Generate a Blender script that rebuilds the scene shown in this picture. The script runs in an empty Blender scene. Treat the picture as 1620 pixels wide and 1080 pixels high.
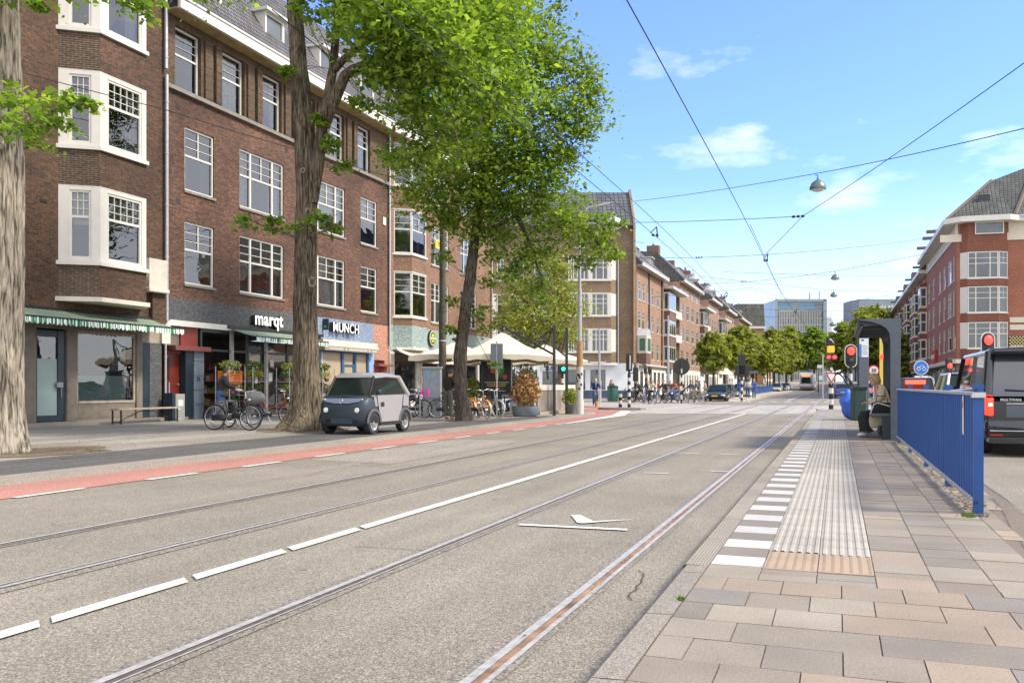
import bpy, math, random
import numpy as np
from mathutils import Vector, Matrix
R = math.radians
random.seed(11)
SC = bpy.context.scene
COL = SC.collection
PI = math.pi

# ---------------------------------------------------------------- camera
cam = bpy.data.objects.new('camera', bpy.data.cameras.new('camera'))
COL.objects.link(cam)
cam.data.sensor_width = 36
cam.data.lens = 1400 / 1620 * 36
cam.data.shift_y = 71 / 1620
cam.data.clip_start = 0.05
cam.data.clip_end = 6000
cam.location = (0, 0, 1.28)
cam.rotation_euler = (R(90), 0, R(20.2))
SC.camera = cam

# ---------------------------------------------------------------- world and sun
SUN_EL, SUN_AZ = R(47), R(83)          # azimuth from +Y towards +X
w = bpy.data.worlds.new("World")
SC.world = w
w.use_nodes = True
nt = w.node_tree
for n in list(nt.nodes): nt.nodes.remove(n)
def wn(t, **k):
    n = nt.nodes.new(t)
    for a, b in k.items(): setattr(n, a, b)
    return n
wo = wn('ShaderNodeOutputWorld'); bg = wn('ShaderNodeBackground')
sky = wn('ShaderNodeTexSky', sky_type='NISHITA')
sky.sun_disc = False; sky.sun_elevation = SUN_EL; sky.sun_rotation = SUN_AZ
sky.air_density = 1.0; sky.dust_density = 0.3; sky.ozone_density = 2.2; sky.altitude = 0
tc = wn('ShaderNodeTexCoord'); sep = wn('ShaderNodeSeparateXYZ')
nt.links.new(tc.outputs['Generated'], sep.inputs[0])
mp = wn('ShaderNodeMapping'); mp.inputs['Scale'].default_value = (1.0, 1.0, 2.6)
nt.links.new(tc.outputs['Generated'], mp.inputs[0])
nz = wn('ShaderNodeTexNoise'); nz.inputs['Scale'].default_value = 4.2; nz.inputs['Detail'].default_value = 7; nz.inputs['Roughness'].default_value = .58
nt.links.new(mp.outputs[0], nz.inputs['Vector'])
# cloud amount: more of it low over the horizon
mr = wn('ShaderNodeMapRange'); mr.inputs[1].default_value = 0.0; mr.inputs[2].default_value = .5; mr.inputs[3].default_value = .51; mr.inputs[4].default_value = .60
nt.links.new(sep.outputs[2], mr.inputs[0])
sub = wn('ShaderNodeMath', operation='SUBTRACT'); nt.links.new(nz.outputs[0], sub.inputs[0]); nt.links.new(mr.outputs[0], sub.inputs[1])
mul0 = wn('ShaderNodeMath', operation='MULTIPLY'); mul0.inputs[1].default_value = 3.6
nt.links.new(sub.outputs[0], mul0.inputs[0])
# a bank of broken cloud added in the unseen south to neutralise ambient light
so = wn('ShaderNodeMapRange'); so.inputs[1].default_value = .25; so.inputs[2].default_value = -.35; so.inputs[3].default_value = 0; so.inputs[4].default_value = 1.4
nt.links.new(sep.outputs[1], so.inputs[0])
ea = wn('ShaderNodeMapRange'); ea.inputs[1].default_value = .22; ea.inputs[2].default_value = .55; ea.inputs[3].default_value = 0; ea.inputs[4].default_value = 1.5  # unseen eastern cloud, added to whiten the window reflections
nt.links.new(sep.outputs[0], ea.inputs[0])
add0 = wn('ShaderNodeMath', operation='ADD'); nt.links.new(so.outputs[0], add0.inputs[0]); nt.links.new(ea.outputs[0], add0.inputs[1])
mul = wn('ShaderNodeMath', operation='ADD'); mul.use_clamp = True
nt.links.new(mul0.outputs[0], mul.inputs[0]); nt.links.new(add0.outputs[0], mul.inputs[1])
# pale band of haze low over the horizon
hz = wn('ShaderNodeMapRange'); hz.inputs[1].default_value = 0; hz.inputs[2].default_value = .22; hz.inputs[3].default_value = .42; hz.inputs[4].default_value = 0
nt.links.new(sep.outputs[2], hz.inputs[0])
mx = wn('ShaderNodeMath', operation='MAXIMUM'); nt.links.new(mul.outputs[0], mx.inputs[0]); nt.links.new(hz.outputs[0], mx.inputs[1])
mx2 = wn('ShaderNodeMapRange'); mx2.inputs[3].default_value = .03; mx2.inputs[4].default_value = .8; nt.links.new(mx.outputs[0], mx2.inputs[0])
hsv = wn('ShaderNodeMixRGB', blend_type='MULTIPLY'); hsv.inputs[0].default_value = 1; hsv.inputs[2].default_value = (0.54, .69, 1.14, 1)
nt.links.new(sky.outputs[0], hsv.inputs[1])
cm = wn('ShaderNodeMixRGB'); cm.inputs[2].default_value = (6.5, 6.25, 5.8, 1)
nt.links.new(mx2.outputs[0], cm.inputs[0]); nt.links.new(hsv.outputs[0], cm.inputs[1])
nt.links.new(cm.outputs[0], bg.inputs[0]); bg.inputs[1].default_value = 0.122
nt.links.new(bg.outputs[0], wo.inputs[0])
sun = bpy.data.objects.new('sun', bpy.data.lights.new('sun', 'SUN'))
COL.objects.link(sun)
sun.data.energy = 2.0; sun.data.angle = R(10); sun.data.color = (1, .91, .78)
sdir = Vector((math.sin(SUN_AZ) * math.cos(SUN_EL), math.cos(SUN_AZ) * math.cos(SUN_EL), math.sin(SUN_EL)))
sun.rotation_euler = sdir.to_track_quat('Z', 'Y').to_euler()
SC.view_settings.view_transform = 'Standard'
SC.view_settings.look = 'None'
SC.view_settings.exposure = 1.45
SC.view_settings.gamma = 1
SC.render.engine = 'CYCLES'

# ---------------------------------------------------------------- materials
def newmat(name):
    m = bpy.data.materials.new(name); m.use_nodes = True
    t = m.node_tree; b = t.nodes['Principled BSDF']
    return m, t, b
def nd(t, k, **a):
    n = t.nodes.new(k)
    for x, y in a.items():
        if x == 'inp':
            for i, v in y.items(): n.inputs[i].default_value = v
        else: setattr(n, x, y)
    return n
def c4(c): return (c[0], c[1], c[2], 1)
MC = {}
def M(name, col, rough=.6, metal=0, var=.12, scale=6, bump=0, emit=0, spec=.5, coat=0):
    if name in MC: return MC[name]
    m, t, b = newmat(name)
    b.inputs['Roughness'].default_value = rough; b.inputs['Metallic'].default_value = metal
    b.inputs['Specular IOR Level'].default_value = spec
    if coat: b.inputs['Coat Weight'].default_value = coat; b.inputs['Coat Roughness'].default_value = .04
    if var or bump:
        o = nd(t, 'ShaderNodeTexCoord'); n = nd(t, 'ShaderNodeTexNoise', inp={'Scale': scale, 'Detail': 5, 'Roughness': .6})
        t.links.new(o.outputs['Object'], n.inputs['Vector'])
        r = nd(t, 'ShaderNodeMapRange', inp={1: .3, 2: .7, 3: 1 - var, 4: 1 + var}); t.links.new(n.outputs[0], r.inputs[0])
        x = nd(t, 'ShaderNodeVectorMath', operation='SCALE'); x.inputs[0].default_value = col[:3]
        t.links.new(r.outputs[0], x.inputs['Scale']); t.links.new(x.outputs[0], b.inputs['Base Color'])
        if bump:
            bp = nd(t, 'ShaderNodeBump', inp={'Strength': bump, 'Distance': .02}); t.links.new(n.outputs[0], bp.inputs['Height']); t.links.new(bp.outputs[0], b.inputs['Normal'])
    else: b.inputs['Base Color'].default_value = c4(col)
    if emit:
        b.inputs['Emission Color'].default_value = c4(col); b.inputs['Emission Strength'].default_value = emit
    MC[name] = m; return m
def brick(name, c1, c2, mortar, bw=.22, bh=.0655, ms=.009, grime=.35, painted=False, stain=None):
    m, t, b = newmat(name); b.inputs['Roughness'].default_value = .85
    u = nd(t, 'ShaderNodeUVMap')
    br = nd(t, 'ShaderNodeTexBrick', inp={'Color1': c4(c1), 'Color2': c4(c2), 'Mortar': c4(mortar), 'Scale': 1, 'Mortar Size': ms, 'Mortar Smooth': .2, 'Bias': 0, 'Brick Width': bw, 'Row Height': bh})
    t.links.new(u.outputs[0], br.inputs['Vector'])
    n = nd(t, 'ShaderNodeTexNoise', inp={'Scale': .55, 'Detail': 6, 'Roughness': .65}); t.links.new(u.outputs[0], n.inputs['Vector'])
    r = nd(t, 'ShaderNodeMapRange', inp={1: .32, 2: .68, 3: 1 - grime, 4: 1 + grime}); t.links.new(n.outputs[0], r.inputs[0])
    n2 = nd(t, 'ShaderNodeTexNoise', inp={'Scale': 9, 'Detail': 3}); t.links.new(u.outputs[0], n2.inputs['Vector'])
    r2 = nd(t, 'ShaderNodeMapRange', inp={1: .3, 2: .7, 3: .65, 4: 1.35}); t.links.new(n2.outputs[0], r2.inputs[0])
    mu = nd(t, 'ShaderNodeMath', operation='MULTIPLY'); t.links.new(r.outputs[0], mu.inputs[0]); t.links.new(r2.outputs[0], mu.inputs[1])
    x = nd(t, 'ShaderNodeVectorMath', operation='SCALE'); t.links.new(br.outputs['Color'], x.inputs[0]); t.links.new(mu.outputs[0], x.inputs['Scale'])
    last = x.outputs[0]
    if stain:
        n3 = nd(t, 'ShaderNodeTexNoise', inp={'Scale': .35, 'Detail': 4}); mpp = nd(t, 'ShaderNodeMapping', inp={'Location': (7, 3, 0), 'Scale': (1, .8, 1)})
        t.links.new(u.outputs[0], mpp.inputs[0]); t.links.new(mpp.outputs[0], n3.inputs['Vector'])
        r3 = nd(t, 'ShaderNodeMapRange', inp={1: .5, 2: .66, 3: 0, 4: .75}); t.links.new(n3.outputs[0], r3.inputs[0])
        mm = nd(t, 'ShaderNodeMixRGB', blend_type='MULTIPLY'); mm.inputs[2].default_value = c4(stain)
        t.links.new(r3.outputs[0], mm.inputs[0]); t.links.new(last, mm.inputs[1]); last = mm.outputs[0]
    t.links.new(last, b.inputs['Base Color'])
    bp = nd(t, 'ShaderNodeBump', inp={'Strength': .6, 'Distance': .008}); bp.invert = True
    t.links.new(br.outputs['Fac'], bp.inputs['Height']); t.links.new(bp.outputs[0], b.inputs['Normal'])
    return m
def asphalt(name, base, light, dark, scale=55, rough=.9, patch=.12, amt=1.0):
    m, t, b = newmat(name); b.inputs['Roughness'].default_value = rough
    o = nd(t, 'ShaderNodeTexCoord')
    v = nd(t, 'ShaderNodeTexVoronoi', feature='F1', inp={'Scale': scale * 1.3}); t.links.new(o.outputs['Object'], v.inputs['Vector'])
    sr = nd(t, 'ShaderNodeSeparateColor'); t.links.new(v.outputs['Color'], sr.inputs[0])
    ra = nd(t, 'ShaderNodeValToRGB'); e = ra.color_ramp.elements
    e[0].position = 0; e[0].color = c4(dark); e[1].position = 1; e[1].color = c4(light)
    a = e.new(.22); a.color = c4([q * .8 for q in base]); a = e.new(.7); a.color = c4([q * 1.1 for q in base])
    t.links.new(sr.outputs[0], ra.inputs[0])
    n = nd(t, 'ShaderNodeTexNoise', inp={'Scale': .45, 'Detail': 6, 'Roughness': .6}); t.links.new(o.outputs['Object'], n.inputs['Vector'])
    r = nd(t, 'ShaderNodeMapRange', inp={1: .3, 2: .7, 3: 1 - patch, 4: 1 + patch}); t.links.new(n.outputs[0], r.inputs[0])
    # long tyre-polished streaks along the street
    mp = nd(t, 'ShaderNodeMapping', inp={'Scale': (1.3, .03, 1)}); t.links.new(o.outputs['Object'], mp.inputs[0])
    ns = nd(t, 'ShaderNodeTexNoise', inp={'Scale': 1.5, 'Detail': 3}); t.links.new(mp.outputs[0], ns.inputs['Vector'])
    rs = nd(t, 'ShaderNodeMapRange', inp={1: .3, 2: .7, 3: 1 - patch * .7, 4: 1 + patch * .7}); t.links.new(ns.outputs[0], rs.inputs[0])
    mu = nd(t, 'ShaderNodeMath', operation='MULTIPLY'); t.links.new(r.outputs[0], mu.inputs[0]); t.links.new(rs.outputs[0], mu.inputs[1])
    x = nd(t, 'ShaderNodeVectorMath', operation='SCALE'); t.links.new(ra.outputs[0], x.inputs[0]); t.links.new(mu.outputs[0], x.inputs['Scale'])
    t.links.new(x.outputs[0], b.inputs['Base Color'])
    bp = nd(t, 'ShaderNodeBump', inp={'Strength': .5, 'Distance': .006}); t.links.new(v.outputs['Distance'], bp.inputs['Height']); t.links.new(bp.outputs[0], b.inputs['Normal'])
    return m
def attrmat(name, rough=.85, speck=.25, scale=90, bump=.3):
    """colour of each slab from the 'tint' attribute, plus fine aggregate speckle"""
    m, t, b = newmat(name); b.inputs['Roughness'].default_value = rough
    a = nd(t, 'ShaderNodeAttribute', attribute_name='tint'); o = nd(t, 'ShaderNodeTexCoord')
    n = nd(t, 'ShaderNodeTexNoise', inp={'Scale': scale, 'Detail': 3, 'Roughness': .7}); t.links.new(o.outputs['Object'], n.inputs['Vector'])
    n2 = nd(t, 'ShaderNodeTexNoise', inp={'Scale': 2.2, 'Detail': 6}); t.links.new(o.outputs['Object'], n2.inputs['Vector'])
    r = nd(t, 'ShaderNodeMapRange', inp={1: .3, 2: .7, 3: 1 - speck, 4: 1 + speck}); t.links.new(n.outputs[0], r.inputs[0])
    r2 = nd(t, 'ShaderNodeMapRange', inp={1: .3, 2: .7, 3: .86, 4: 1.1}); t.links.new(n2.outputs[0], r2.inputs[0])
    mu = nd(t, 'ShaderNodeMath', operation='MULTIPLY'); t.links.new(r.outputs[0], mu.inputs[0]); t.links.new(r2.outputs[0], mu.inputs[1])
    x = nd(t, 'ShaderNodeVectorMath', operation='SCALE'); t.links.new(a.outputs['Color'], x.inputs[0]); t.links.new(mu.outputs[0], x.inputs['Scale'])
    t.links.new(x.outputs[0], b.inputs['Base Color'])
    bp = nd(t, 'ShaderNodeBump', inp={'Strength': bump, 'Distance': .004}); t.links.new(n.outputs[0], bp.inputs['Height']); t.links.new(bp.outputs[0], b.inputs['Normal'])
    return m
def glassmat(name, tint=(.8, .84, .84), ior=2.1, rough=.0):
    m, t, b = newmat(name); t.nodes.remove(b); out = t.nodes['Material Output']
    tr = nd(t, 'ShaderNodeBsdfTransparent', inp={'Color': c4(tint)}); gl = nd(t, 'ShaderNodeBsdfGlossy', inp={'Roughness': rough, 'Color': (.95, .97, 1, 1)})
    fr = nd(t, 'ShaderNodeFresnel', inp={'IOR': ior}); mi = nd(t, 'ShaderNodeMixShader')
    o = nd(t, 'ShaderNodeTexCoord'); n = nd(t, 'ShaderNodeTexNoise', inp={'Scale': 1.3, 'Detail': 1}); t.links.new(o.outputs['Object'], n.inputs['Vector'])
    bp = nd(t, 'ShaderNodeBump', inp={'Strength': .12, 'Distance': .05}); t.links.new(n.outputs[0], bp.inputs['Height']); t.links.new(bp.outputs[0], gl.inputs['Normal'])
    t.links.new(fr.outputs[0], mi.inputs[0]); t.links.new(tr.outputs[0], mi.inputs[1]); t.links.new(gl.outputs[0], mi.inputs[2]); t.links.new(mi.outputs[0], out.inputs[0])
    return m
def leafmat(name, a, bcol, trans=.35):
    m, t, b = newmat(name); out = t.nodes['Material Output']
    g = nd(t, 'ShaderNodeNewGeometry'); ra = nd(t, 'ShaderNodeValToRGB'); e = ra.color_ramp.elements
    e[0].color = c4(a); e[1].color = c4(bcol); t.links.new(g.outputs['Random Per Island'], ra.inputs[0])
    t.links.new(ra.outputs[0], b.inputs['Base Color']); b.inputs['Roughness'].default_value = .5; b.inputs['Specular IOR Level'].default_value = .3
    tr = nd(t, 'ShaderNodeBsdfTranslucent'); br = nd(t, 'ShaderNodeMixRGB', blend_type='MULTIPLY'); br.inputs[0].default_value = 1; br.inputs[2].default_value = (1.5, 1.4, .6, 1)
    t.links.new(ra.outputs[0], br.inputs[1]); t.links.new(br.outputs[0], tr.inputs[0])
    mi = nd(t, 'ShaderNodeMixShader'); mi.inputs[0].default_value = trans
    t.links.new(b.outputs[0], mi.inputs[1]); t.links.new(tr.outputs[0], mi.inputs[2]); t.links.new(mi.outputs[0], out.inputs[0])
    return m
def bark(name, a, b_, sc=1.0):
    m, t, b = newmat(name); b.inputs['Roughness'].default_value = .95
    o = nd(t, 'ShaderNodeTexCoord'); mp = nd(t, 'ShaderNodeMapping', inp={'Scale': (17 * sc, 17 * sc, 1.9 * sc)}); t.links.new(o.outputs['Object'], mp.inputs[0])
    n = nd(t, 'ShaderNodeTexNoise', inp={'Scale': 1, 'Detail': 6, 'Roughness': .62, 'Distortion': .5}); t.links.new(mp.outputs[0], n.inputs['Vector'])
    v = nd(t, 'ShaderNodeTexVoronoi', feature='DISTANCE_TO_EDGE', inp={'Scale': 1.1}); t.links.new(mp.outputs[0], v.inputs['Vector'])
    ad = nd(t, 'ShaderNodeMath', operation='MULTIPLY_ADD'); ad.inputs[1].default_value = .3; t.links.new(v.outputs['Distance'], ad.inputs[0]); t.links.new(n.outputs[0], ad.inputs[2])
    ra = nd(t, 'ShaderNodeValToRGB'); e = ra.color_ramp.elements; e[0].position = .41; e[0].color = c4([q * .25 for q in a]); e[1].position = .66; e[1].color = c4(b_)
    x = e.new(.5); x.color = c4(a); t.links.new(ad.outputs[0], ra.inputs[0])
    n2 = nd(t, 'ShaderNodeTexNoise', inp={'Scale': 1.2, 'Detail': 4}); t.links.new(o.outputs['Object'], n2.inputs['Vector'])
    r2 = nd(t, 'ShaderNodeMapRange', inp={1: .35, 2: .65, 3: .75, 4: 1.2}); t.links.new(n2.outputs[0], r2.inputs[0])
    s = nd(t, 'ShaderNodeVectorMath', operation='SCALE'); t.links.new(ra.outputs[0], s.inputs[0]); t.links.new(r2.outputs[0], s.inputs['Scale'])
    t.links.new(s.outputs[0], b.inputs['Base Color'])
    bp = nd(t, 'ShaderNodeBump', inp={'Strength': 1, 'Distance': .03}); t.links.new(ad.outputs[0], bp.inputs['Height']); t.links.new(bp.outputs[0], b.inputs['Normal'])
    return m
def stripemat(name, c1, c2, period, duty=.5, axis=0):
    """woven stripes across a cloth, from the UV in metres"""
    m, t, b = newmat(name); b.inputs['Roughness'].default_value = .85
    u = nd(t, 'ShaderNodeUVMap'); s = nd(t, 'ShaderNodeSeparateXYZ'); t.links.new(u.outputs[0], s.inputs[0])
    d = nd(t, 'ShaderNodeMath', operation='DIVIDE'); d.inputs[1].default_value = period; t.links.new(s.outputs[axis], d.inputs[0])
    f = nd(t, 'ShaderNodeMath', operation='FRACT'); t.links.new(d.outputs[0], f.inputs[0])
    g = nd(t, 'ShaderNodeMath', operation='GREATER_THAN'); g.inputs[1].default_value = duty; t.links.new(f.outputs[0], g.inputs[0])
    mi = nd(t, 'ShaderNodeMixRGB'); mi.inputs[1].default_value = c4(c1); mi.inputs[2].default_value = c4(c2); t.links.new(g.outputs[0], mi.inputs[0])
    t.links.new(mi.outputs[0], b.inputs['Base Color']); return m
def tilemat(name, c1, c2, groove, bw=.2, bh=.3):
    """roof tiles: rounded bumps in courses"""
    m, t, b = newmat(name); b.inputs['Roughness'].default_value = .7
    u = nd(t, 'ShaderNodeUVMap')
    br = nd(t, 'ShaderNodeTexBrick', inp={'Color1': c4(c1), 'Color2': c4(c2), 'Mortar': c4(groove), 'Scale': 1, 'Mortar Size': .05, 'Mortar Smooth': .9, 'Brick Width': bw, 'Row Height': bh})
    br.offset = 0; t.links.new(u.outputs[0], br.inputs['Vector'])
    n = nd(t, 'ShaderNodeTexNoise', inp={'Scale': .6, 'Detail': 5}); t.links.new(u.outputs[0], n.inputs['Vector'])
    r = nd(t, 'ShaderNodeMapRange', inp={1: .3, 2: .7, 3: .7, 4: 1.3}); t.links.new(n.outputs[0], r.inputs[0])
    x = nd(t, 'ShaderNodeVectorMath', operation='SCALE'); t.links.new(br.outputs['Color'], x.inputs[0]); t.links.new(r.outputs[0], x.inputs['Scale'])
    t.links.new(x.outputs[0], b.inputs['Base Color'])
    bp = nd(t, 'ShaderNodeBump', inp={'Strength': 1, 'Distance': .05}); bp.invert = True
    t.links.new(br.outputs['Fac'], bp.inputs['Height']); t.links.new(bp.outputs[0], b.inputs['Normal'])
    return m

# ---------------------------------------------------------------- mesh helpers
class MB:
    def __init__(s): s.v = []; s.f = []; s.c = []; s.col = None
    def add(s, vs, fs, T=None):
        k = len(s.v)
        s.v += [tuple(T @ Vector(q)) for q in vs] if T is not None else [tuple(q) for q in vs]
        s.f += [tuple(k + i for i in f) for f in fs]; s.c += [s.col] * len(fs); return s
    def box(s, x0, y0, z0, x1, y1, z1, T=None):
        x0, x1 = min(x0, x1), max(x0, x1); y0, y1 = min(y0, y1), max(y0, y1); z0, z1 = min(z0, z1), max(z0, z1)
        return s.add([(x0,y0,z0),(x1,y0,z0),(x1,y1,z0),(x0,y1,z0),(x0,y0,z1),(x1,y0,z1),(x1,y1,z1),(x0,y1,z1)],
              [(0,3,2,1),(4,5,6,7),(0,1,5,4),(1,2,6,5),(2,3,7,6),(3,0,4,7)], T)
    def rbox(s, x0, y0, z0, x1, y1, z1, b, T=None):
        """box with all its edges chamfered by b"""
        x0, x1 = min(x0, x1), max(x0, x1); y0, y1 = min(y0, y1), max(y0, y1); z0, z1 = min(z0, z1), max(z0, z1)
        def ring(z, e): return [(x0+e,y0,z),(x1-e,y0,z),(x1,y0+e,z),(x1,y1-e,z),(x1-e,y1,z),(x0+e,y1,z),(x0,y1-e,z),(x0,y0+e,z)]
        def ringi(z): return [(x0+b,y0+b*.5,z),(x1-b,y0+b*.5,z),(x1-b*.5,y0+b,z),(x1-b*.5,y1-b,z),(x1-b,y1-b*.5,z),(x0+b,y1-b*.5,z),(x0+b*.5,y1-b,z),(x0+b*.5,y0+b,z)]
        vs = ringi(z0) + ring(z0+b*.6, b) + ring(z1-b*.6, b) + ringi(z1)
        fs = [tuple(reversed(range(8))), tuple(range(24, 32))]
        for k in range(3):
            for i in range(8): fs.append((k*8+i, k*8+(i+1)%8, k*8+8+(i+1)%8, k*8+8+i))
        return s.add(vs, fs, T)
    def quad(s, a, b, c, d): return s.add([a, b, c, d], [(0, 1, 2, 3)])
    def poly(s, pts, T=None): return s.add(pts, [tuple(range(len(pts)))], T)
    def tube(s, pts, r, n=8, cap=True, T=None):
        pts = [Vector(p) for p in pts]; m = len(pts); rs = list(r) if hasattr(r, '__len__') else [r] * m
        vs = []; up = None
        for i, p in enumerate(pts):
            d = (pts[min(i+1, m-1)] - pts[max(i-1, 0)]).normalized()
            if up is None:
                up = Vector((0,0,1)) if abs(d.z) < .9 else Vector((1,0,0))
            a = d.cross(up).normalized(); bb = a.cross(d).normalized(); up = bb
            for k in range(n):
                t = 2*PI*k/n; vs.append(p + (a*math.cos(t) + bb*math.sin(t)) * rs[i])
        fs = [(i*n+k, i*n+(k+1)%n, (i+1)*n+(k+1)%n, (i+1)*n+k) for i in range(m-1) for k in range(n)]
        if cap: fs += [tuple(reversed(range(n))), tuple(range((m-1)*n, m*n))]
        return s.add(vs, fs, T)
    def cyl(s, p0, p1, r0, r1=None, n=12, T=None): return s.tube([p0, p1], [r0, r0 if r1 is None else r1], n, True, T)
    def lathe(s, prof, n=16, T=None):
        vs = []; m = len(prof)
        for (r, z) in prof:
            for k in range(n): vs.append((r*math.cos(2*PI*k/n), r*math.sin(2*PI*k/n), z))
        fs = [(i*n+k, i*n+(k+1)%n, (i+1)*n+(k+1)%n, (i+1)*n+k) for i in range(m-1) for k in range(n)]
        fs += [tuple(reversed(range(n))), tuple(range((m-1)*n, m*n))]
        return s.add(vs, fs, T)
    def ell(s, c, r, n=12, m=8, T=None):
        r = r if hasattr(r, '__len__') else (r, r, r)
        vs = [(c[0], c[1], c[2]-r[2])]
        for i in range(1, m):
            a = -PI/2 + PI*i/m
            for k in range(n): vs.append((c[0]+r[0]*math.cos(a)*math.cos(2*PI*k/n), c[1]+r[1]*math.cos(a)*math.sin(2*PI*k/n), c[2]+r[2]*math.sin(a)))
        vs.append((c[0], c[1], c[2]+r[2])); L = len(vs)-1
        fs = [(0, 1+(k+1)%n, 1+k) for k in range(n)]
        for i in range(m-2):
            for k in range(n): fs.append((1+i*n+k, 1+i*n+(k+1)%n, 1+(i+1)*n+(k+1)%n, 1+(i+1)*n+k))
        fs += [(L, 1+(m-2)*n+k, 1+(m-2)*n+(k+1)%n) for k in range(n)]
        return s.add(vs, fs, T)
    def torus(s, c, ax, Rr, r, n=28, m=7):
        """ring round axis ax ('x','y','z')"""
        vs = []
        for i in range(n):
            t = 2*PI*i/n
            for k in range(m):
                p = 2*PI*k/m; q = Rr + r*math.cos(p); h = r*math.sin(p); a, b = q*math.cos(t), q*math.sin(t)
                v = (h, a, b) if ax == 'x' else ((a, h, b) if ax == 'y' else (a, b, h)); vs.append((v[0]+c[0], v[1]+c[1], v[2]+c[2]))
        return s.add(vs, [(i*m+k, i*m+(k+1)%m, ((i+1)%n)*m+(k+1)%m, ((i+1)%n)*m+k) for i in range(n) for k in range(m)])
    def prism(s, poly, ax, a, b, T=None):
        """2D polygon (p,q) extruded along ax from a to b; 'x': (y,z), 'y': (x,z), 'z': (x,y)"""
        f = {'x': lambda p, h: (h, p[0], p[1]), 'y': lambda p, h: (p[0], h, p[1]), 'z': lambda p, h: (p[0], p[1], h)}[ax]
        n = len(poly); vs = [f(p, a) for p in poly] + [f(p, b) for p in poly]
        fs = [tuple(reversed(range(n))), tuple(range(n, 2*n))] + [(i, (i+1)%n, n+(i+1)%n, n+i) for i in range(n)]
        return s.add(vs, fs, T)
    def build(s, name, mat, parent=None, smooth=0, uv=True):
        me = bpy.data.meshes.new(name); me.from_pydata(s.v, [], s.f)
        if uv and len(s.f) < 60000:
            U = me.uv_layers.new(name='UVMap'); V = me.vertices; dat = np.zeros(len(me.loops)*2)
            for p in me.polygons:
                n = p.normal
                if abs(n.z) > .97: t = Vector((1,0,0)); b = Vector((0,1,0))
                else:
                    t = Vector((-n.y, n.x, 0)).normalized(); b = n.cross(t)
                for li in p.loop_indices:
                    q = V[me.loops[li].vertex_index].co; dat[2*li] = q.dot(t); dat[2*li+1] = q.dot(b)
            U.data.foreach_set('uv', dat)
        if any(c is not None for c in s.c):
            A = me.color_attributes.new('tint', 'FLOAT_COLOR', 'CORNER'); dd = []
            for p in me.polygons:
                c = s.c[p.index] or (.3, .3, .3); dd += [c[0], c[1], c[2], 1] * p.loop_total
            A.data.foreach_set('color', dd)
        if smooth:
            me.shade_smooth()
            if smooth < 180: me.set_sharp_from_angle(angle=R(smooth))
        if mat: me.materials.append(mat)
        o = bpy.data.objects.new(name, me); COL.objects.link(o)
        if parent: o.parent = parent
        return o
def thing(name, label, cat, loc=(0,0,0), rz=0, group=None):
    o = bpy.data.objects.new(name, None); COL.objects.link(o); o.location = loc; o.rotation_euler = (0, 0, rz); o.empty_display_size = .2
    o['label'] = label; o['category'] = cat
    if group: o['group'] = group
    return o
def tag(o, label, cat, group=None):
    o['label'] = label; o['category'] = cat
    if group: o['group'] = group
    return o
def struct(o, k='structure', label=None):
    o['kind'] = k
    if label: o['label'] = label
    return o
def copy_tree(o, parent=None):
    c = o.copy(); COL.objects.link(c)
    if parent: c.parent = parent
    for ch in o.children: copy_tree(ch, c)
    return c
def text(s, size, depth, mat, parent, M4, name='lettering', bold=0, align='CENTER', spacing=1.0):
    cu = bpy.data.curves.new(name, 'FONT'); cu.body = s; cu.size = size; cu.extrude = depth; cu.offset = bold; cu.align_x = align; cu.align_y = 'CENTER'; cu.space_character = spacing
    to = bpy.data.objects.new(name, cu); COL.objects.link(to)
    dg = bpy.context.evaluated_depsgraph_get(); me = bpy.data.meshes.new_from_object(to.evaluated_get(dg))
    bpy.data.objects.remove(to); bpy.data.curves.remove(cu)
    me.transform(M4); me.materials.clear(); me.materials.append(mat)
    o = bpy.data.objects.new(name, me); COL.objects.link(o)
    if parent: o.parent = parent
    return o
def TM(loc, right, up):
    """matrix that lays text (x right, y up) at loc"""
    r = Vector(right).normalized(); u = Vector(up).normalized(); n = r.cross(u)
    m = Matrix((r, u, n)).transposed().to_4x4(); m.translation = Vector(loc); return m
def zg(y):
    """the street climbs gently to a bridge far away"""
    if y < 60: return 0
    if y < 180: return .5 * ((y-60)/120)**1.5
    if y < 300: return .5 + 2.3 * ((y-180)/120)**1.2
    return 2.8 + max(0, min(1, (y-300)/60))*.2
# ================================================================ ground
mAsph = asphalt('asphalt', (.203,.182,.142), (.36,.322,.25), (.085,.074,.055), 95, patch=.16)
mAsph2 = asphalt('asphalt_smooth', (.27,.245,.21), (.42,.38,.33), (.14,.13,.11), 60, patch=.18)
mDark = asphalt('asphalt_dark', (.075,.073,.068), (.16,.15,.14), (.03,.03,.03), 60, patch=.25)
mRed = asphalt('asphalt_red', (.36,.165,.13), (.46,.24,.19), (.2,.09,.07), 70, patch=.1)
mPave = asphalt('footway', (.24,.22,.185), (.34,.31,.27), (.1,.095,.085), 60, patch=.25)
mKerb = asphalt('kerb_stone', (.25,.225,.185), (.34,.31,.26), (.16,.14,.115), 110, patch=.15)
mPaint = M('road_paint', (.60,.58,.53), .75, var=.22, scale=5)
mSlab = attrmat('slab')
mJoint = M('joint_sand', (.155,.125,.09), .95, var=.3, scale=30)
def grid(x0, x1, y0, y1, ys=None, z=0, mb=None, nx=1):
    mb = mb or MB(); ys = ys or [y0 + (y1-y0)*i/24 for i in range(25)]; k = len(mb.v)
    for y in ys:
        for i in range(nx+1): mb.v.append((x0+(x1-x0)*i/nx, y, z+zg(y)))
    for j in range(len(ys)-1):
        for i in range(nx):
            a = k+j*(nx+1)+i; mb.f.append((a, a+1, a+nx+2, a+nx+1)); mb.c.append(mb.col)
    return mb
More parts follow.
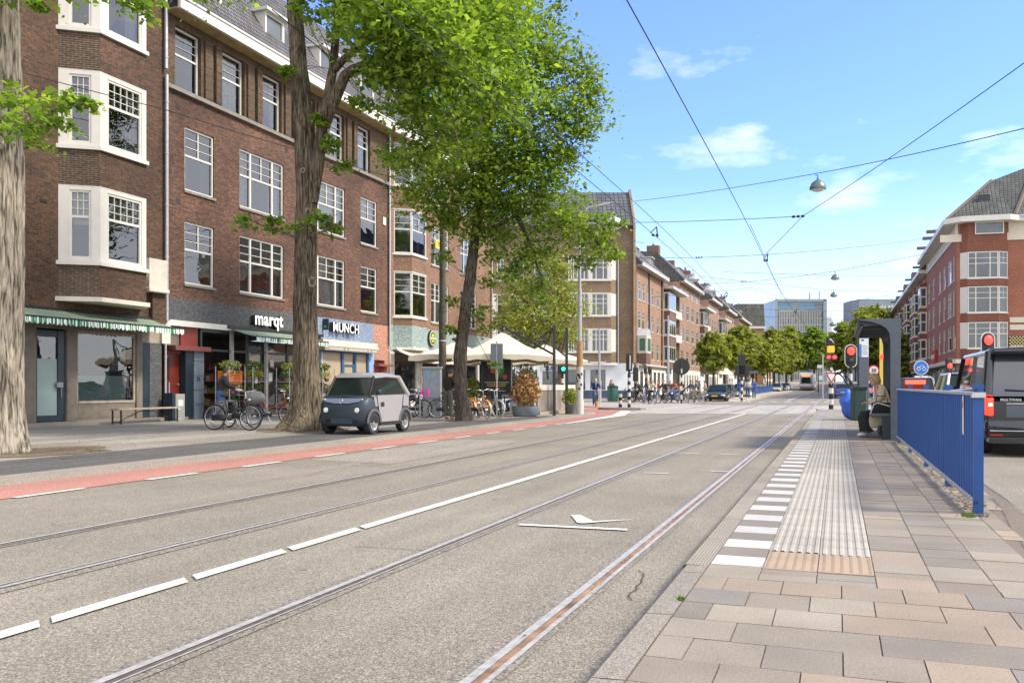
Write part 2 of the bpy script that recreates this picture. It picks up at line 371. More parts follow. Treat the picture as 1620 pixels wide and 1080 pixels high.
YS = [-30, 0, 60] + [60+8*i for i in range(1, 38)] + [380, 600, 2500]
struct(grid(-2500, 2500, -60, 2500, [-60]+YS, -.008).build('ground', mAsph2), label='wide grey asphalt ground reaching the horizon')
struct(grid(-10.0, 1.4, -8, 62, [-8, 62], 0).build('road', mAsph), label='grey asphalt carriageway with two tram tracks')
struct(grid(-10.0, 8.6, 62, 360, [62]+YS[3:-2], 0).build('road', mAsph), label='road beyond the junction, rising gently')
struct(grid(1.4, 8.6, -8, 45, [-8, 45], 0).build('road', mAsph), label='narrow asphalt lane right of the tram stop')
# repaired patches of dark and light asphalt
mb = MB(); mb.poly([(-8.6,13.2,.004),(-6.9,13.0,.004),(-6.9,19.5,.004),(-8.6,19.7,.004)])
struct(mb.build('road_patch', asphalt('asphalt_patch', (.24,.215,.18), (.42,.37,.31), (.1,.09,.08), 60)), label='slightly paler resurfaced strip of the road')
# junction surface: paler asphalt
mb = MB(); mb.poly([(-10,41.5,.005),(8.6,44,.005),(8.6,62,.005),(-10,62,.005)])
mb.poly([(-60,56,.005),(-10,46,.005),(-10,72.2,.005),(-60,84,.005)]); mb.poly([(8.6,44,.005),(80,44,.005),(80,78,.005),(8.6,78,.005)])
struct(mb.build('junction', asphalt('asphalt_pale', (.34,.315,.275), (.46,.43,.38), (.2,.18,.16), 50, patch=.15)), label='pale asphalt surface of the street junction')
# bike lane
mb = MB(); mb.poly([(-10.02,-8,.008),(-8.86,-8,.008),(-8.86,38.5,.008),(-10.3,45.6,.008),(-11.8,48.5,.008),(-13.2,52.5,.008),(-16,57,.008),(-20.5,58,.008),(-19.9,53.2,.008),(-15.0,47.0,.008),(-12.0,43.3,.008),(-10.4,39.5,.008),(-10.02,36,.008)])
struct(mb.build('bike_lane', mRed), label='red asphalt cycle lane beside the kerb')
# footway and its kerb
kx = [(-8,-10.02),(30,-10.02),(36,-10.05),(39.5,-10.45),(43,-12.1),(46.2,-14.7),(52,-19.5)]
mb = MB(); mb.poly([(x-.3, y, .1) for y, x in kx] + [(-60,52,.1),(-60,-8,.1)])
struct(mb.build('footway', mPave), label='worn grey footway in front of the shops')
mb = MB()
for (y0,x0),(y1,x1) in zip(kx, kx[1:]):
    mb.add([(x0,y0,0),(x1,y1,0),(x0-.02,y0,.09),(x1-.02,y1,.09),(x0-.34,y0,.104),(x1-.34,y1,.104)], [(0,1,3,2),(2,3,5,4)])
struct(mb.build('kerb', mKerb), label='low concrete kerb along the red cycle lane')
mb = MB(); mb.poly([(-12.55,-8,.104),(-10.36,-8,.104),(-10.36,31,.104),(-10.7,34,.104),(-11.6,31.5,.104),(-12.1,26,.104),(-12.35,14,.104)])
struct(mb.build('parking_strip', mDark), label='strip of dark asphalt between the trees and the kerb')
# cracks and repair seams across the footway
mb = MB(); rr = random.Random(5)
for k in range(16):
    x = rr.uniform(-21,-10.8); y = rr.uniform(8,34); a = rr.uniform(-.4,.4) + (PI/2 if k%2 else 0); L = rr.uniform(.8,3); w_ = .012; px, py = x, y
    for j in range(6):
        a2 = a + rr.uniform(-.35,.35); nx_, ny_ = px+math.cos(a2)*L/6, py+math.sin(a2)*L/6
        d = Vector((-(ny_-py), nx_-px)).normalized()*w_
        mb.quad((px+d.x,py+d.y,.1075),(px-d.x,py-d.y,.1075),(nx_-d.x,ny_-d.y,.1075),(nx_+d.x,ny_+d.y,.1075)); px, py = nx_, ny_
for (x, y, a, L) in [(-2.3,13.4,.1,1.2),(-3.4,14.1,0,.9),(-7.3,9.5,1.5,4),(-7.6,15,1.6,5),(-5.6,12,1.5,3),(-3.6,6.2,.3,.8),(3,12,1.5,5),(-1.15,5.2,1.75,.9)]:
    px, py = x, y
    for j in range(9):
        a2 = a+rr.uniform(-.4,.4); nx_, ny_ = px+math.cos(a2)*L/9, py+math.sin(a2)*L/9; d = Vector((-(ny_-py), nx_-px)).normalized()*.004
        mb.quad((px+d.x,py+d.y,.0085),(px-d.x,py-d.y,.0085),(nx_-d.x,ny_-d.y,.0085),(nx_+d.x,ny_+d.y,.0085)); px, py = nx_, ny_
struct(mb.build('pavement_cracks', M('crack', (.05,.045,.04), .95, var=.3)), 'stuff', 'fine dark cracks and seams in the footway and road')
mb = MB()
for (x, y, dx, dy) in [(-15.5,15.2,.5,.14),(-15.1,16.1,.35,.1),(-13.2,18.2,.6,.05),(-14,20.8,.5,.12),(-13.4,23.9,.4,.1)]:
    mb.poly([(x,y,.1082),(x+dx,y+dy*.3,.1082),(x+dx,y+dy,.1082),(x,y+dy*.7,.1082)])
struct(mb.build('paint_traces', M('worn_paint', (.5,.48,.43), .9, var=.5, scale=20)), 'stuff', 'traces of worn white paint on the footway')
# painted markings
mb = MB()
def line(x0, y0, x1, y1, wd, z=.012, m=None):
    m = m or mb; d = Vector((-(y1-y0), x1-x0)).normalized()*wd/2
    zz0, zz1 = z+zg(y0), z+zg(y1); m.quad((x0+d.x,y0+d.y,zz0),(x0-d.x,y0-d.y,zz0),(x1-d.x,y1-d.y,zz1),(x1+d.x,y1+d.y,zz1))
y = 5.45
while y < 32: line(-8.83, y, -8.83, y+1.0, .1); y += 2.07
mb.poly([(-8.8,29,.013),(-8.65,29,.013),(-8.72,38,.013),(-10.0,45,.013),(-10.6,45.3,.013),(-9.3,38,.013)])
for a, b in [(-3,2.3),(2.36,3.58),(3.66,4.72),(4.8,5.82),(5.9,6.94),(7.02,22),(22.1,42.4)]:
    e = .05; mb.poly([(-4.08,a+e,.012),(-3.96,a-e,.012),(-3.96,b-e,.012),(-4.08,b+e,.012)])
line(-2.75, 7.67, -1.75, 7.72, .085)
mb.poly([(-2.48,8.42,.012),(-2.37,8.42,.012),(-2.16,8.1,.012),(-1.82,8.36,.012),(-2.22,7.94,.012),(-2.28,7.96,.012)])
for x, y, l in [(-2.5,12.9,.35),(-2.7,17.0,.45),(-1.9,16.9,.35),(-2.2,24.5,.5),(-1.65,13.5,.3)]: line(x-l/2, y, x+l/2, y+.04, .06)
for k in range(11): line(-9.6+k*1.45, 41.0+.85*k, -8.9+k*1.45, 41.4+.85*k, .55)       # crossing near side
for k in range(10): line(-9.0+k*1.5, 46+.8*k, -8.35+k*1.5, 46.4+.8*k, .45)
for k in range(14): line(-8.0+k*1.0, 74.0, -7.5+k*1.0, 74.0, 1.6)                     # crossing far side
for k in range(4): line(-14.2+k*1.5, 49.2+k*1.1, -13.4+k*1.5, 49.8+k*1.1, .5)
line(-4.02, 80, -4.02, 170, .12); line(-8.8, 80, -8.8, 150, .1); line(1.6, 80, 1.6, 170, .12)
for k in range(9): line(3.9, 3+k*4.5, 3.9, 5+k*4.5, .1)
line(-.75, 79, -.75, 120, .1)
struct(mb.build('road_markings', mPaint), label='white painted lane lines, dashes and crossing marks')
# tram rails
mSteel = M('rail_steel', (.42,.41,.385), .5, .25, var=.25, scale=20)
mGroove = M('rail_rust', (.22,.135,.08), .9, 0, var=.55, scale=5)
mGroove2 = M('rail_dirt', (.085,.07,.055), .9, 0, var=.4, scale=12)
mSeal = asphalt('rail_sealing', (.185,.165,.135), (.32,.28,.23), (.07,.06,.05), 60)
ysr = [-8, 60] + YS[3:-2]
for nme, xs, lab in (('tram_track', (-6.35,-4.97), 'left tram track, two worn rails in the asphalt beyond the centre line'), ('tram_track', (-2.98,-1.50), 'right tram track, shiny grooved rails beside the platform')):
    T = thing(nme, lab, 'tram track'); del T['category']; T['kind'] = 'structure'
    for i, x in enumerate(xs):
        rust = abs(x+1.5) < .01
        r = grid(x-.024, x+.024, 0, 0, ysr, .0125).build('rail', mSteel, T)
        sgn = 1 if x in (-2.98, -6.35) else -1
        g0, g1 = (.024, .062) if sgn > 0 else (-.062, -.024)
        if rust: g0, g1 = (.024, .066)
        gm = grid(x+g0, x+g1, 0, 0, ysr, .0095).build('groove', mGroove if rust else mGroove2, r)
        a = (g1, g1+.014) if g0 > 0 else (g0-.014, g0)
        if rust: a = (g1, g1+.03)
        grid(x+a[0], x+a[1], 0, 0, ysr, .0115).build('guard_lip', mSteel, r)
        grid(x-.10, x+.13, 0, 0, ysr, .0055).build('sealing_strip', mSeal, r)

# ================================================================ tram platform
PB = thing('platform', 'tram stop platform of tinted paving slabs with a ribbed guide strip', 'platform'); del PB['category']; PB['kind'] = 'structure'
def sink(y): return 0
mb = MB(); mb.poly([(-.86,.5,.194),(1.5,.5,.194),(1.5,9.4,.194),(1.5,44.6,.194),(-.4,44.8,.194),(-.86,43,.194)])
mb.build('slab_bed', mJoint, PB)
tints = [(.215,.185,.143),(.23,.20,.155),(.195,.17,.137),(.25,.215,.163),(.275,.22,.16),(.285,.225,.165),(.265,.23,.18),(.25,.205,.155),(.205,.185,.155),(.24,.20,.15)]
def slab(mb, x0, x1, y0, y1, col, z=.2, g=.003):
    if x1-x0 < .03 or y1-y0 < .03: return
    mb.col = col; dz = rr.uniform(-.002,.002)
    mb.add([(x0+g,y0+g,z+dz),(x1-g,y0+g,z+dz),(x1-g,y1-g,z+dz),(x0+g,y1-g,z+dz),(x0+g,y0+g,z-.009),(x1-g,y0+g,z-.009),(x1-g,y1-g,z-.009),(x0+g,y1-g,z-.009)],
           [(0,1,2,3),(0,4,5,1),(1,5,6,2),(2,6,7,3),(3,7,4,0)])
def shade(c, k): return tuple(q*k for q in c)
mb = MB(); rr = random.Random(3)
def edgeX(y):   # the outer edge of the island
    return 1.42 if y > 9.6 else (1.36 if y > 8.6 else (1.24 if y > 7 else 1.12))
# near part: large slabs in stretcher rows
y = .64; row = 0
while y < 5.1:
    dy = .32; x = -.73 - (.15 if row % 2 else 0); 
    while x < 1.5:
        wd = .3 if rr.random() < .85 else .6; xa, xb = max(x, -.73), min(x+wd, 1.5 if y < 4.4 else 1.2)
        if rr.random() < .12 and wd > .4: # split slab
            slab(mb, xa, (xa+xb)/2, y, y+dy, shade(rr.choice(tints[:4]), rr.uniform(.9,1.1))); slab(mb, (xa+xb)/2, xb, y, y+dy, shade(rr.choice(tints), rr.uniform(.9,1.1)))
        elif xb > xa: slab(mb, xa, xb, y, y+dy, shade(rr.choice(tints), rr.uniform(.88,1.12)))
        x += wd
    y += dy; row += 1
YT = 5.12
slab(mb, -.73, -.42, YT, 5.48, shade(tints[3], 1)); slab(mb, -.42, -.11, YT, 5.28, tints[3]); slab(mb, -.11, .2, YT, 5.25, tints[1])
slab(mb, -.42, -.11, 5.28, 5.45, tints[0]); slab(mb, -.11, .2, 5.25, 5.42, tints[8])
# right-hand field of narrower slabs
x_cols = [.2,.5,.8,1.1,1.42]
for ci in range(4):
    y = YT - .0
    while y < 44.4:
        dy = rr.choice((.3,.3,.3,.15,.3)); x0, x1 = x_cols[ci], min(x_cols[ci+1], edgeX(y))
        k = 1 if y < 14 else .92
        slab(mb, x0, x1, y, y+dy, shade(rr.choice(tints[:4]*2+tints), k*rr.uniform(.85,1.1))); y += dy
mb.build('slabs', mSlab, PB)
# black and white edge markers: pale tiles every other tile
mb = MB(); y = 5.48; k = 0
while y < 44.2:
    h = .318
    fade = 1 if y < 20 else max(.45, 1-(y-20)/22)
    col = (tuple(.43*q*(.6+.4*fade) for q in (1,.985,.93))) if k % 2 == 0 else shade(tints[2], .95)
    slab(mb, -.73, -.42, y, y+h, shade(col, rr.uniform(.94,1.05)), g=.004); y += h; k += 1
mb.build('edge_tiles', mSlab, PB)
# ribbed guide tiles
mTac = attrmat('guide_tile', speck=.12)
mb = MB(); y0 = 6.04; y = y0
while y < 44:
    for (xa, xb) in ((-.42,-.11),(-.11,.2)):
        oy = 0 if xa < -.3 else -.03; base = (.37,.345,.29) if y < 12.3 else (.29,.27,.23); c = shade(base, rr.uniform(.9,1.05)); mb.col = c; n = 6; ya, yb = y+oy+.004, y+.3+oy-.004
        st = (xb-xa)/n; xs = []
        for i in range(n):
            a = xa+i*st; xs += [(a,.2),(a+st*.28,.2),(a+st*.42,.207),(a+st*.78,.207),(a+st*.92,.2)]
        xs.append((xb-.004, .2)); kk = len(mb.v)
        for (x, z) in xs: mb.v += [(x,ya,z),(x,yb,z)]
        for i in range(len(xs)-1): mb.f.append((kk+2*i, kk+2*i+2, kk+2*i+3, kk+2*i+1)); mb.c.append(c if (i % 5) in (1,2,3) else shade(c, .85))
    y += .3
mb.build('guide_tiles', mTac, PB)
# studded warning tiles
mb = MB(); mb.col = (.40,.29,.20)
for (xa, xb) in ((-.42,-.11),(-.11,.2)):
    slab(mb, xa, xb, 5.45, 6.035, (.33,.25,.175), g=.003)
mb.col = (.30,.225,.155)
for i in range(12):
    for j in range(12):
        cx, cy = -.395+i*.0513+(.012 if i > 5 else 0), 5.49+j*.046
        mb.add([(cx-.012,cy-.012,.2),(cx+.012,cy-.012,.2),(cx+.012,cy+.012,.2),(cx-.012,cy+.012,.2),(cx-.007,cy-.007,.207),(cx+.007,cy-.007,.207),(cx+.007,cy+.007,.207),(cx-.007,cy+.007,.207)],
               [(4,5,6,7),(0,1,5,4),(1,2,6,5),(2,3,7,6),(3,0,4,7)])
mb.build('warning_tiles', mTac, PB)
# ribbed sloping kerb towards the track, plain concrete at the near end
mb = MB(); y = 5.42; n = 7
while y < 44:
    c = shade((.27,.245,.2), rr.uniform(.9,1.08)); L = 1.0; 
    pts = []
    for i in range(n):
        a = -.735-.14*i/n; pts += [(a,.199),(a-.012,.199),(a-.013,.192),(a-.018,.192)]
    pts += [(-.875,.196),(-.885,.18),(-.90,-.02)]; kk = len(mb.v)
    for (x, z) in pts: mb.v += [(x, y+.005, z), (x, min(y+L,44.2)-.005, z)]
    for i in range(len(pts)-1): mb.f.append((kk+2*i+2, kk+2*i, kk+2*i+1, kk+2*i+3)); mb.c.append(shade(c, .45 if (i % 4) in (1,2) and i < 4*n else 1))
    y += L
mb.build('ribbed_kerb', mSlab, PB)
mb = MB(); ya = 5.42; pr = [(-.735,.2),(-.86,.196),(-.885,.17),(-.91,-.02)]
y = .2
while y < ya-.02:
    yb = min(y+1.0, ya); kk = len(mb.v)
    for (x, z) in pr: mb.v += [(x,y+.004,z),(x,yb-.004,z)]
    for i in range(3): mb.f.append((kk+2*i+2, kk+2*i, kk+2*i+1, kk+2*i+3)); mb.c.append(None)
    y = yb
mb.build('kerb', mKerb, PB)
mb = MB()   # outer kerb of the island, curving round near the end of the railing
ep = [(1.5,44.6),(1.5,9.8),(1.47,9.2),(1.42,8.6),(1.34,7.8),(1.28,7.0),(1.22,6.2),(1.2,5.4),(1.5,4.2),(1.5,.3)]
for (x0,y0_),(x1,y1_) in zip(ep, ep[1:]):
    mb.add([(x0-.09,y0_,.195),(x1-.09,y1_,.195),(x0+.05,y0_,.185),(x1+.05,y1_,.185),(x0+.08,y0_,-.02),(x1+.08,y1_,-.02)], [(0,1,3,2),(2,3,5,4)])
mb.add([(-.98,44.6,.19),(1.5,44.6,.19),(1.5,45.2,0),(-.9,45.2,0)], [(0,1,2,3)])
mb.build('outer_kerb', mDark, PB)
# moss and dirt at the foot of the railing
mb = MB(); rm = random.Random(8)
for k in range(700):
    y = 8.2 + rm.random()**1.6*11; x = 1.12 + rm.gauss(0,.07); s_ = rm.uniform(.004,.016)
    if x > edgeX(y)-.02: continue
    mb.poly([(x+s_*math.cos(t)*rm.uniform(.6,1.2), y+s_*2*math.sin(t)*rm.uniform(.6,1.2), .2065+rm.random()*.003) for t in (0,1.2,2.5,3.7,5)])
struct(mb.build('dirt', M('dirt', (.07,.06,.045), 1, var=.4, scale=30)), 'stuff', 'dirt and crumbs gathered under the blue railing')
def tuft(mb, x, y, z, r, n, h):
    for k in range(n):
        a = rm.uniform(0, 2*PI); d = r*rm.random()**.5; px, py = x+d*math.cos(a), y+d*math.sin(a); hh = h*rm.uniform(.4,1); bx, by = rm.gauss(0,hh*.5), rm.gauss(0,hh*.5); w_ = .004
        mb.add([(px-w_,py,z),(px+w_,py,z),(px+bx,py+by,z+hh)], [(0,1,2)])
mb = MB(); tuft(mb, 1.02, 8.2, .2, .06, 90, .05); tuft(mb, 1.2, 8.9, .2, .05, 50, .04); tuft(mb, -.74, 4.5, .2, .02, 40, .03)
for q in range(8): tuft(mb, -13.4+rm.gauss(0,.9), 12.0+rm.gauss(0,.6), .11, .15, 50, .06)
for q in range(5): tuft(mb, -13.2+rm.gauss(0,.9), 20.6+rm.gauss(0,.5), .11, .15, 50, .06)
struct(mb.build('weeds', leafmat('weed_leaf', (.06,.12,.02), (.16,.25,.05))), 'stuff', 'small green weeds in the paving joints')
mSoil = asphalt('soil', (.13,.095,.06), (.3,.22,.14), (.05,.04,.025), 40, patch=.4)
# bare earth and litter round the street trees
for (x, y, r0, lab) in [(-13.6,11.9,1.35,'patch of bare earth with litter round the leftmost tree'),(-13.6,20.7,1.2,'patch of bare earth round the tree beside the small car'),(-12.1,28.3,.8,'patch of bare earth round the slender tree')]:
    mb = MB(); pts = [(x+r0*math.cos(t)*rm.uniform(.75,1.15), y+r0*1.1*math.sin(t)*rm.uniform(.75,1.15), .1095) for t in [i*2*PI/18 for i in range(18)]]
    mb.poly(pts); struct(mb.build('soil', mSoil), 'structure', lab)
# ================================================================ building materials
bA = brick('brick_dark', (0.0385,0.0180,0.0096), (0.1066,0.0440,0.0207), (0.0866,0.0706,0.0496), grime=.3, stain=(.62,.62,.62))
bAo = brick('brick_bay', (0.0519,0.0314,0.0204), (0.0799,0.0451,0.0263), (0.1590,0.1308,0.0944), grime=.25)
bB = brick('brick_brown', (0.0593,0.0246,0.0148), (0.1474,0.0639,0.0367), (0.0998,0.0737,0.0523), grime=.3, stain=(.62,.6,.58))
bBt = brick('brick_yellow', (0.0868,0.0542,0.0280), (0.1169,0.0743,0.0413), (0.0567,0.0403,0.0259), grime=.3)
bC = brick('brick_rose', (0.187,0.088,0.054), (0.242,0.129,0.077), (0.172,0.145,0.101), grime=.2)
bGrey = brick('brick_painted_grey', (.085,.088,.09), (.105,.108,.11), (.035,.035,.035), ms=.007, grime=.12)
bBlue = brick('brick_painted_blue', (.19,.25,.35), (.23,.29,.39), (.10,.14,.2), ms=.007, grime=.12)
bPink = brick('brick_painted_salmon', (.38,.19,.135), (.43,.23,.16), (.3,.13,.09), ms=.007, grime=.12)
bTeal = brick('brick_painted_teal', (.26,.33,.315), (.30,.37,.355), (.14,.19,.18), ms=.007, grime=.15)
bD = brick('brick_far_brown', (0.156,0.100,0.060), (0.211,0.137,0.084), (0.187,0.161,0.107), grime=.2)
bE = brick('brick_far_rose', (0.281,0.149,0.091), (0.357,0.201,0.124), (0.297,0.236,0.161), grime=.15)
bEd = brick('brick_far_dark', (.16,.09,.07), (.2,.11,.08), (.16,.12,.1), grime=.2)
bRt = brick('brick_red', (0.255,0.074,0.044), (0.323,0.105,0.062), (0.221,0.149,0.102), grime=.15)
bRd = brick('brick_red_dark', (0.187,0.053,0.033), (0.230,0.074,0.044), (0.128,0.088,0.058), grime=.15)
tDark = tilemat('roof_tiles_dark', (.10,.095,.09), (.16,.15,.145), (.02,.02,.02))
tGrn = tilemat('roof_tiles_mossy', (.085,.10,.085), (.13,.14,.12), (.02,.025,.02), .24, .34)
mWhite = M('white_frame', (.56,.545,.50), .45, var=.05, scale=3)
mCream = M('cream_frame', (.62,.60,.53), .5, var=.07, scale=3)
mSill = M('stone_sill', (.20,.185,.16), .8, var=.2)
mConc = M('pale_render', (.52,.49,.42), .8, var=.15, scale=1.5)
mYel = M('soffit_ochre', (.30,.22,.10), .8, var=.35, scale=2)
mInt = M('interior', (.035,.034,.03), .9, var=.5, scale=1)
mCurt = M('curtain', (.50,.50,.47), .9, var=.25, scale=9)
mCurtG = M('curtain_green', (.10,.16,.13), .9, var=.25, scale=9)
mBlind = stripemat('blind', (.5,.49,.45), (.30,.29,.27), .06, .75, 1)
gl = glassmat('window_glass'); glD = M('window_glass_far', (.05,.065,.075), .04, 0, var=.5, scale=.7, spec=1.0)
mPipe = M('zinc_pipe', (.42,.43,.44), .45, .6, var=.15)

def wall(mb, O, U, wd, z0, z1, ops=(), depth=.14, u0=0):
    """vertical wall with real openings and reveals; O 2D origin, U 2D unit direction, outside on the right of U"""
    O = Vector(O); U = Vector(U); N = Vector((U.y, -U.x))
    P3 = lambda u, z, d=0: (O.x+U.x*u-N.x*d, O.y+U.y*u-N.y*d, z)
    us = sorted(set([u0, wd] + [q for o in ops for q in (o[0], o[2])])); zs = sorted(set([z0, z1] + [q for o in ops for q in (o[1], o[3])]))
    us = [q for q in us if u0-1e-6 <= q <= wd+1e-6]; zs = [q for q in zs if z0-1e-6 <= q <= z1+1e-6]
    for a, b in zip(us, us[1:]):
        run = None
        for c, d in zip(zs, zs[1:]):
            hole = any(o[0] < (a+b)/2 < o[2] and o[1] < (c+d)/2 < o[3] for o in ops)
            if hole:
                if run: mb.quad(P3(a,run[0]), P3(b,run[0]), P3(b,run[1]), P3(a,run[1])); run = None
            else: run = (run[0], d) if run else (c, d)
        if run: mb.quad(P3(a,run[0]), P3(b,run[0]), P3(b,run[1]), P3(a,run[1]))
    for (a, c, b, d) in ops:
        mb.quad(P3(a,c), P3(a,d), P3(a,d,depth), P3(a,c,depth)); mb.quad(P3(b,d), P3(b,c), P3(b,c,depth), P3(b,d,depth))
        mb.quad(P3(a,d), P3(b,d), P3(b,d,depth), P3(a,d,depth)); mb.quad(P3(b,c), P3(a,c), P3(a,c,depth), P3(b,c,depth))
def fmat(O, U, d=0):
    """local frame of a facade: x along, y into the wall, z up"""
    U = Vector(U); N = Vector((U.y, -U.x)); m = Matrix(((U.x, -N.x, 0, O[0]), (U.y, -N.y, 0, O[1]), (0, 0, 1, 0), (0, 0, 0, 1))); return m @ Matrix.Translation((0, d, 0))
rw = random.Random(21)
def window(par, O, U, a, c, b, d, kind='sash', inset=.1, fm=None, curtain=None, sill=True, far=False, pane=None, label=None):
    """one window as a part (> pane, sill, curtain) of its building; kind sets the glazing bars"""
    fm = fm or mWhite; T = fmat(O, U); mb = MB(); y0, y1 = inset-.05, inset+.04; t = .07 if not far else .09
    mb.box(a, y0, c, a+t, y1, d, T); mb.box(b-t, y0, c, b, y1, d, T); mb.box(a+t, y0, d-t, b-t, y1, d, T); mb.box(a+t, y0, c, b-t, y1, c+t, T)
    g0, g1 = y0+.02, y1-.01; A, B, Cc, Dd = a+t, b-t, c+t, d-t; zt = Cc+(Dd-Cc)*.56; bt = .022 if not far else .035
    def vb(x, z0, z1, w_=None): w_ = w_ or bt; mb.box(x-w_/2, g0, z0, x+w_/2, g1, z1, T)
    def hb(z, x0, x1, w_=None): w_ = w_ or bt; mb.box(x0, g0-.002, z-w_/2, x1, g1-.002, z+w_/2, T)
    if kind == 'sash':
        hb(zt, A, B, .07); vb((A+B)/2, zt, Dd, .05)
        for k in (1, 2): hb(zt+(Dd-zt)*k/3, A, B)
    elif kind == 'sash3':      # bars across only
        hb(zt, A, B, .07)
        for k in (1, 2): hb(zt+(Dd-zt)*k/3, A, B)
    elif kind == 'triple':
        q = (B-A)*.24
        for x in (A+q, B-q): mb.box(x-.05, y0, Cc, x+.05, y1, Dd, T)
        for x0, x1 in ((A, A+q-.05), (A+q+.05, B-q-.05), (B-q+.05, B)):
            hb(zt, x0, x1, .07)
            for k in (1, 2): hb(zt+(Dd-zt)*k/3, x0, x1)
        vb((A+B)/2, zt, Dd, .05)
    elif kind == 'leaded':
        hb(zt+.12, A, B, .08); n = max(3, round((B-A)/.28))
        for k in range(1, n): vb(A+(B-A)*k/n, zt+.12, Dd, .02)
        for k in (1, 2): hb(zt+.12+(Dd-zt-.12)*k/3, A, B, .02)
    elif kind == 'cross':
        hb(zt, A, B); vb((A+B)/2, Cc, Dd)
        hb((zt+Dd)/2, A, B)
    elif kind == 'far':
        hb(zt, A, B, .08); vb((A+B)/2, zt, Dd, .05); hb((zt+Dd)/2, A, B, .05)
    elif kind == 'wide':
        q = (B-A)*.25
        for x in (A+q, B-q): vb(x, Cc, Dd, .09)
        hb(zt, A, B, .06); hb((zt+Dd)/2, A, B, .05)
    f = mb.build('window', fm, par)
    p = MB(); p.quad(*[tuple(T @ Vector(q)) for q in ((A-.01,inset+.005,Cc-.01),(B+.01,inset+.005,Cc-.01),(B+.01,inset+.005,Dd+.01),(A-.01,inset+.005,Dd+.01))]).build('pane', pane or (glD if far else gl), f)
    if sill:
        sb = MB(); sb.box(a-.06, -.06, c-.09, b+.06, .13, c-.003, T); sb.build('sill', mSill if not far else fm, f)
    if curtain and not far:
        cb = MB(); yb = inset+.16
        if curtain == 'blind': cb.box(A, yb, zt-.1, B, yb+.01, Dd, T); cb.build('blind', mBlind, f)
        else:
            wd = {'s': .26, 'f': .52, 'l': .3, 'r': .3}.get(curtain[0], .26)*(B-A)
            for s in ((0, 1) if curtain[0] in 'sf' else ((0,) if curtain[0] == 'l' else (1,))):
                x0 = A if s == 0 else B-wd; n = 10; k = len(cb.v)
                for i in range(n+1):
                    x = x0+wd*i/n; yy = yb+.03*math.sin(i*2.4+a)
                    cb.v += [tuple(T @ Vector((x,yy,Cc))), tuple(T @ Vector((x,yy,Dd)))]
                for i in range(n): cb.f.append((k+2*i, k+2*i+2, k+2*i+3, k+2*i+1)); cb.c.append(None)
            cb.build('curtain', mCurtG if curtain.endswith('g') else mCurt, f)
    if label: f['label'] = label
    return f
def interior(par, O, U, a, b, z0, z1, d=1.4, mat=None):
    T = fmat(O, U); m = MB()
    m.add([(a,d,z0),(b,d,z0),(b,d,z1),(a,d,z1)], [(0,1,2,3)], T)
    for z in (z0, (z0*2+z1)/3+.05, (z0+2*z1)/3+.05, z1): m.add([(a,.2,z),(b,.2,z),(b,d,z),(a,d,z)], [(0,1,2,3)], T)
    m.add([(a,.2,z0),(a,d,z0),(a,d,z1),(a,.2,z1)], [(0,1,2,3)], T); m.add([(b,.2,z0),(b,d,z0),(b,d,z1),(b,.2,z1)], [(0,1,2,3)], T)
    return m.build('interior', mat or mInt, par)
def drainpipe(par, x, y, z0, z1, r=.05):
    mb = MB(); mb.cyl((x,y,z0), (x,y,z1), r, n=10)
    for z in np.arange(z0+.4, z1, 1.8): mb.cyl((x,y,z-.03), (x,y,z+.03), r+.015, n=10)
    mb.build('drainpipe', mPipe, par, smooth=40)
UP = (0, 1)
def mansard(par, O, U, a, b, z0, z1, over=.7, back=2.6, fascia=.45, tm=None, soff=True):
    """white gutter board, ochre soffit and steep tiled slope"""
    T = fmat(O, U)
    g = MB(); g.box(a, -over, z0, b, -over+.12, z0+fascia, T); g.box(a, -over-.04, z0+fascia-.06, b, -over+.12, z0+fascia+.02, T); g.build('gutter', mWhite, par)
    s_ = MB(); s_.box(a+.01, -over+.12, z0+.01, b-.01, .1, z0+.06, T); s_.build('soffit', mYel if soff else mConc, par)
    r = MB(); r.add([(a,-over+.12,z0+fascia-.03),(b,-over+.12,z0+fascia-.03),(b,back,z1),(a,back,z1),(b,back+6,z1+.8),(a,back+6,z1+.8)], [(0,1,2,3),(3,2,4,5)], T)
    r.add([(a,-over+.12,z0+fascia-.03),(a,back,z1),(a,back+6,z1+.8),(a,back+6,z0),(a,.1,z0)], [(0,1,2,3,4)], T); r.add([(b,-over+.12,z0+fascia-.03),(b,back,z1),(b,back+6,z1+.8),(b,back+6,z0),(b,.1,z0)], [(4,3,2,1,0)], T)
    return r.build('roof', tm or tDark, par)
def dormer(par, O, U, a, b, z0, z1, y0, fm=None, far=False, depth=1.6, flat=.12):
    T = fmat(O, U); m = MB(); m.box(a, y0, z0, a+.1, y0+depth, z1, T); m.box(b-.1, y0, z0, b, y0+depth, z1, T); m.box(a-.15, y0-.2, z1, b+.15, y0+depth+.3, z1+flat, T); m.box(a+.1, y0, z0, b-.1, y0+depth, z0+.06, T)
    d = m.build('dormer', fm or mWhite, par)
    w_ = MB(); n = max(1, round((b-a)/.9)); 
    for k in range(n+1): x = a+.1+(b-a-.2)*k/n; w_.box(x-.04, y0+.02, z0+.06, x+.04, y0+.08, z1, T)
    w_.box(a+.1, y0+.021, z0+.06, b-.1, y0+.081, z0+.14, T); w_.box(a+.1, y0+.019, z1-.1, b-.1, y0+.079, z1-.001, T)
    w_.build('dormer_frame', fm or mWhite, d)
    g = MB(); g.add([(a+.1,y0+.06,z0+.1),(b-.1,y0+.06,z0+.1),(b-.1,y0+.06,z1-.05),(a+.1,y0+.06,z1-.05)], [(0,1,2,3)], T); g.build('pane', glD, d)
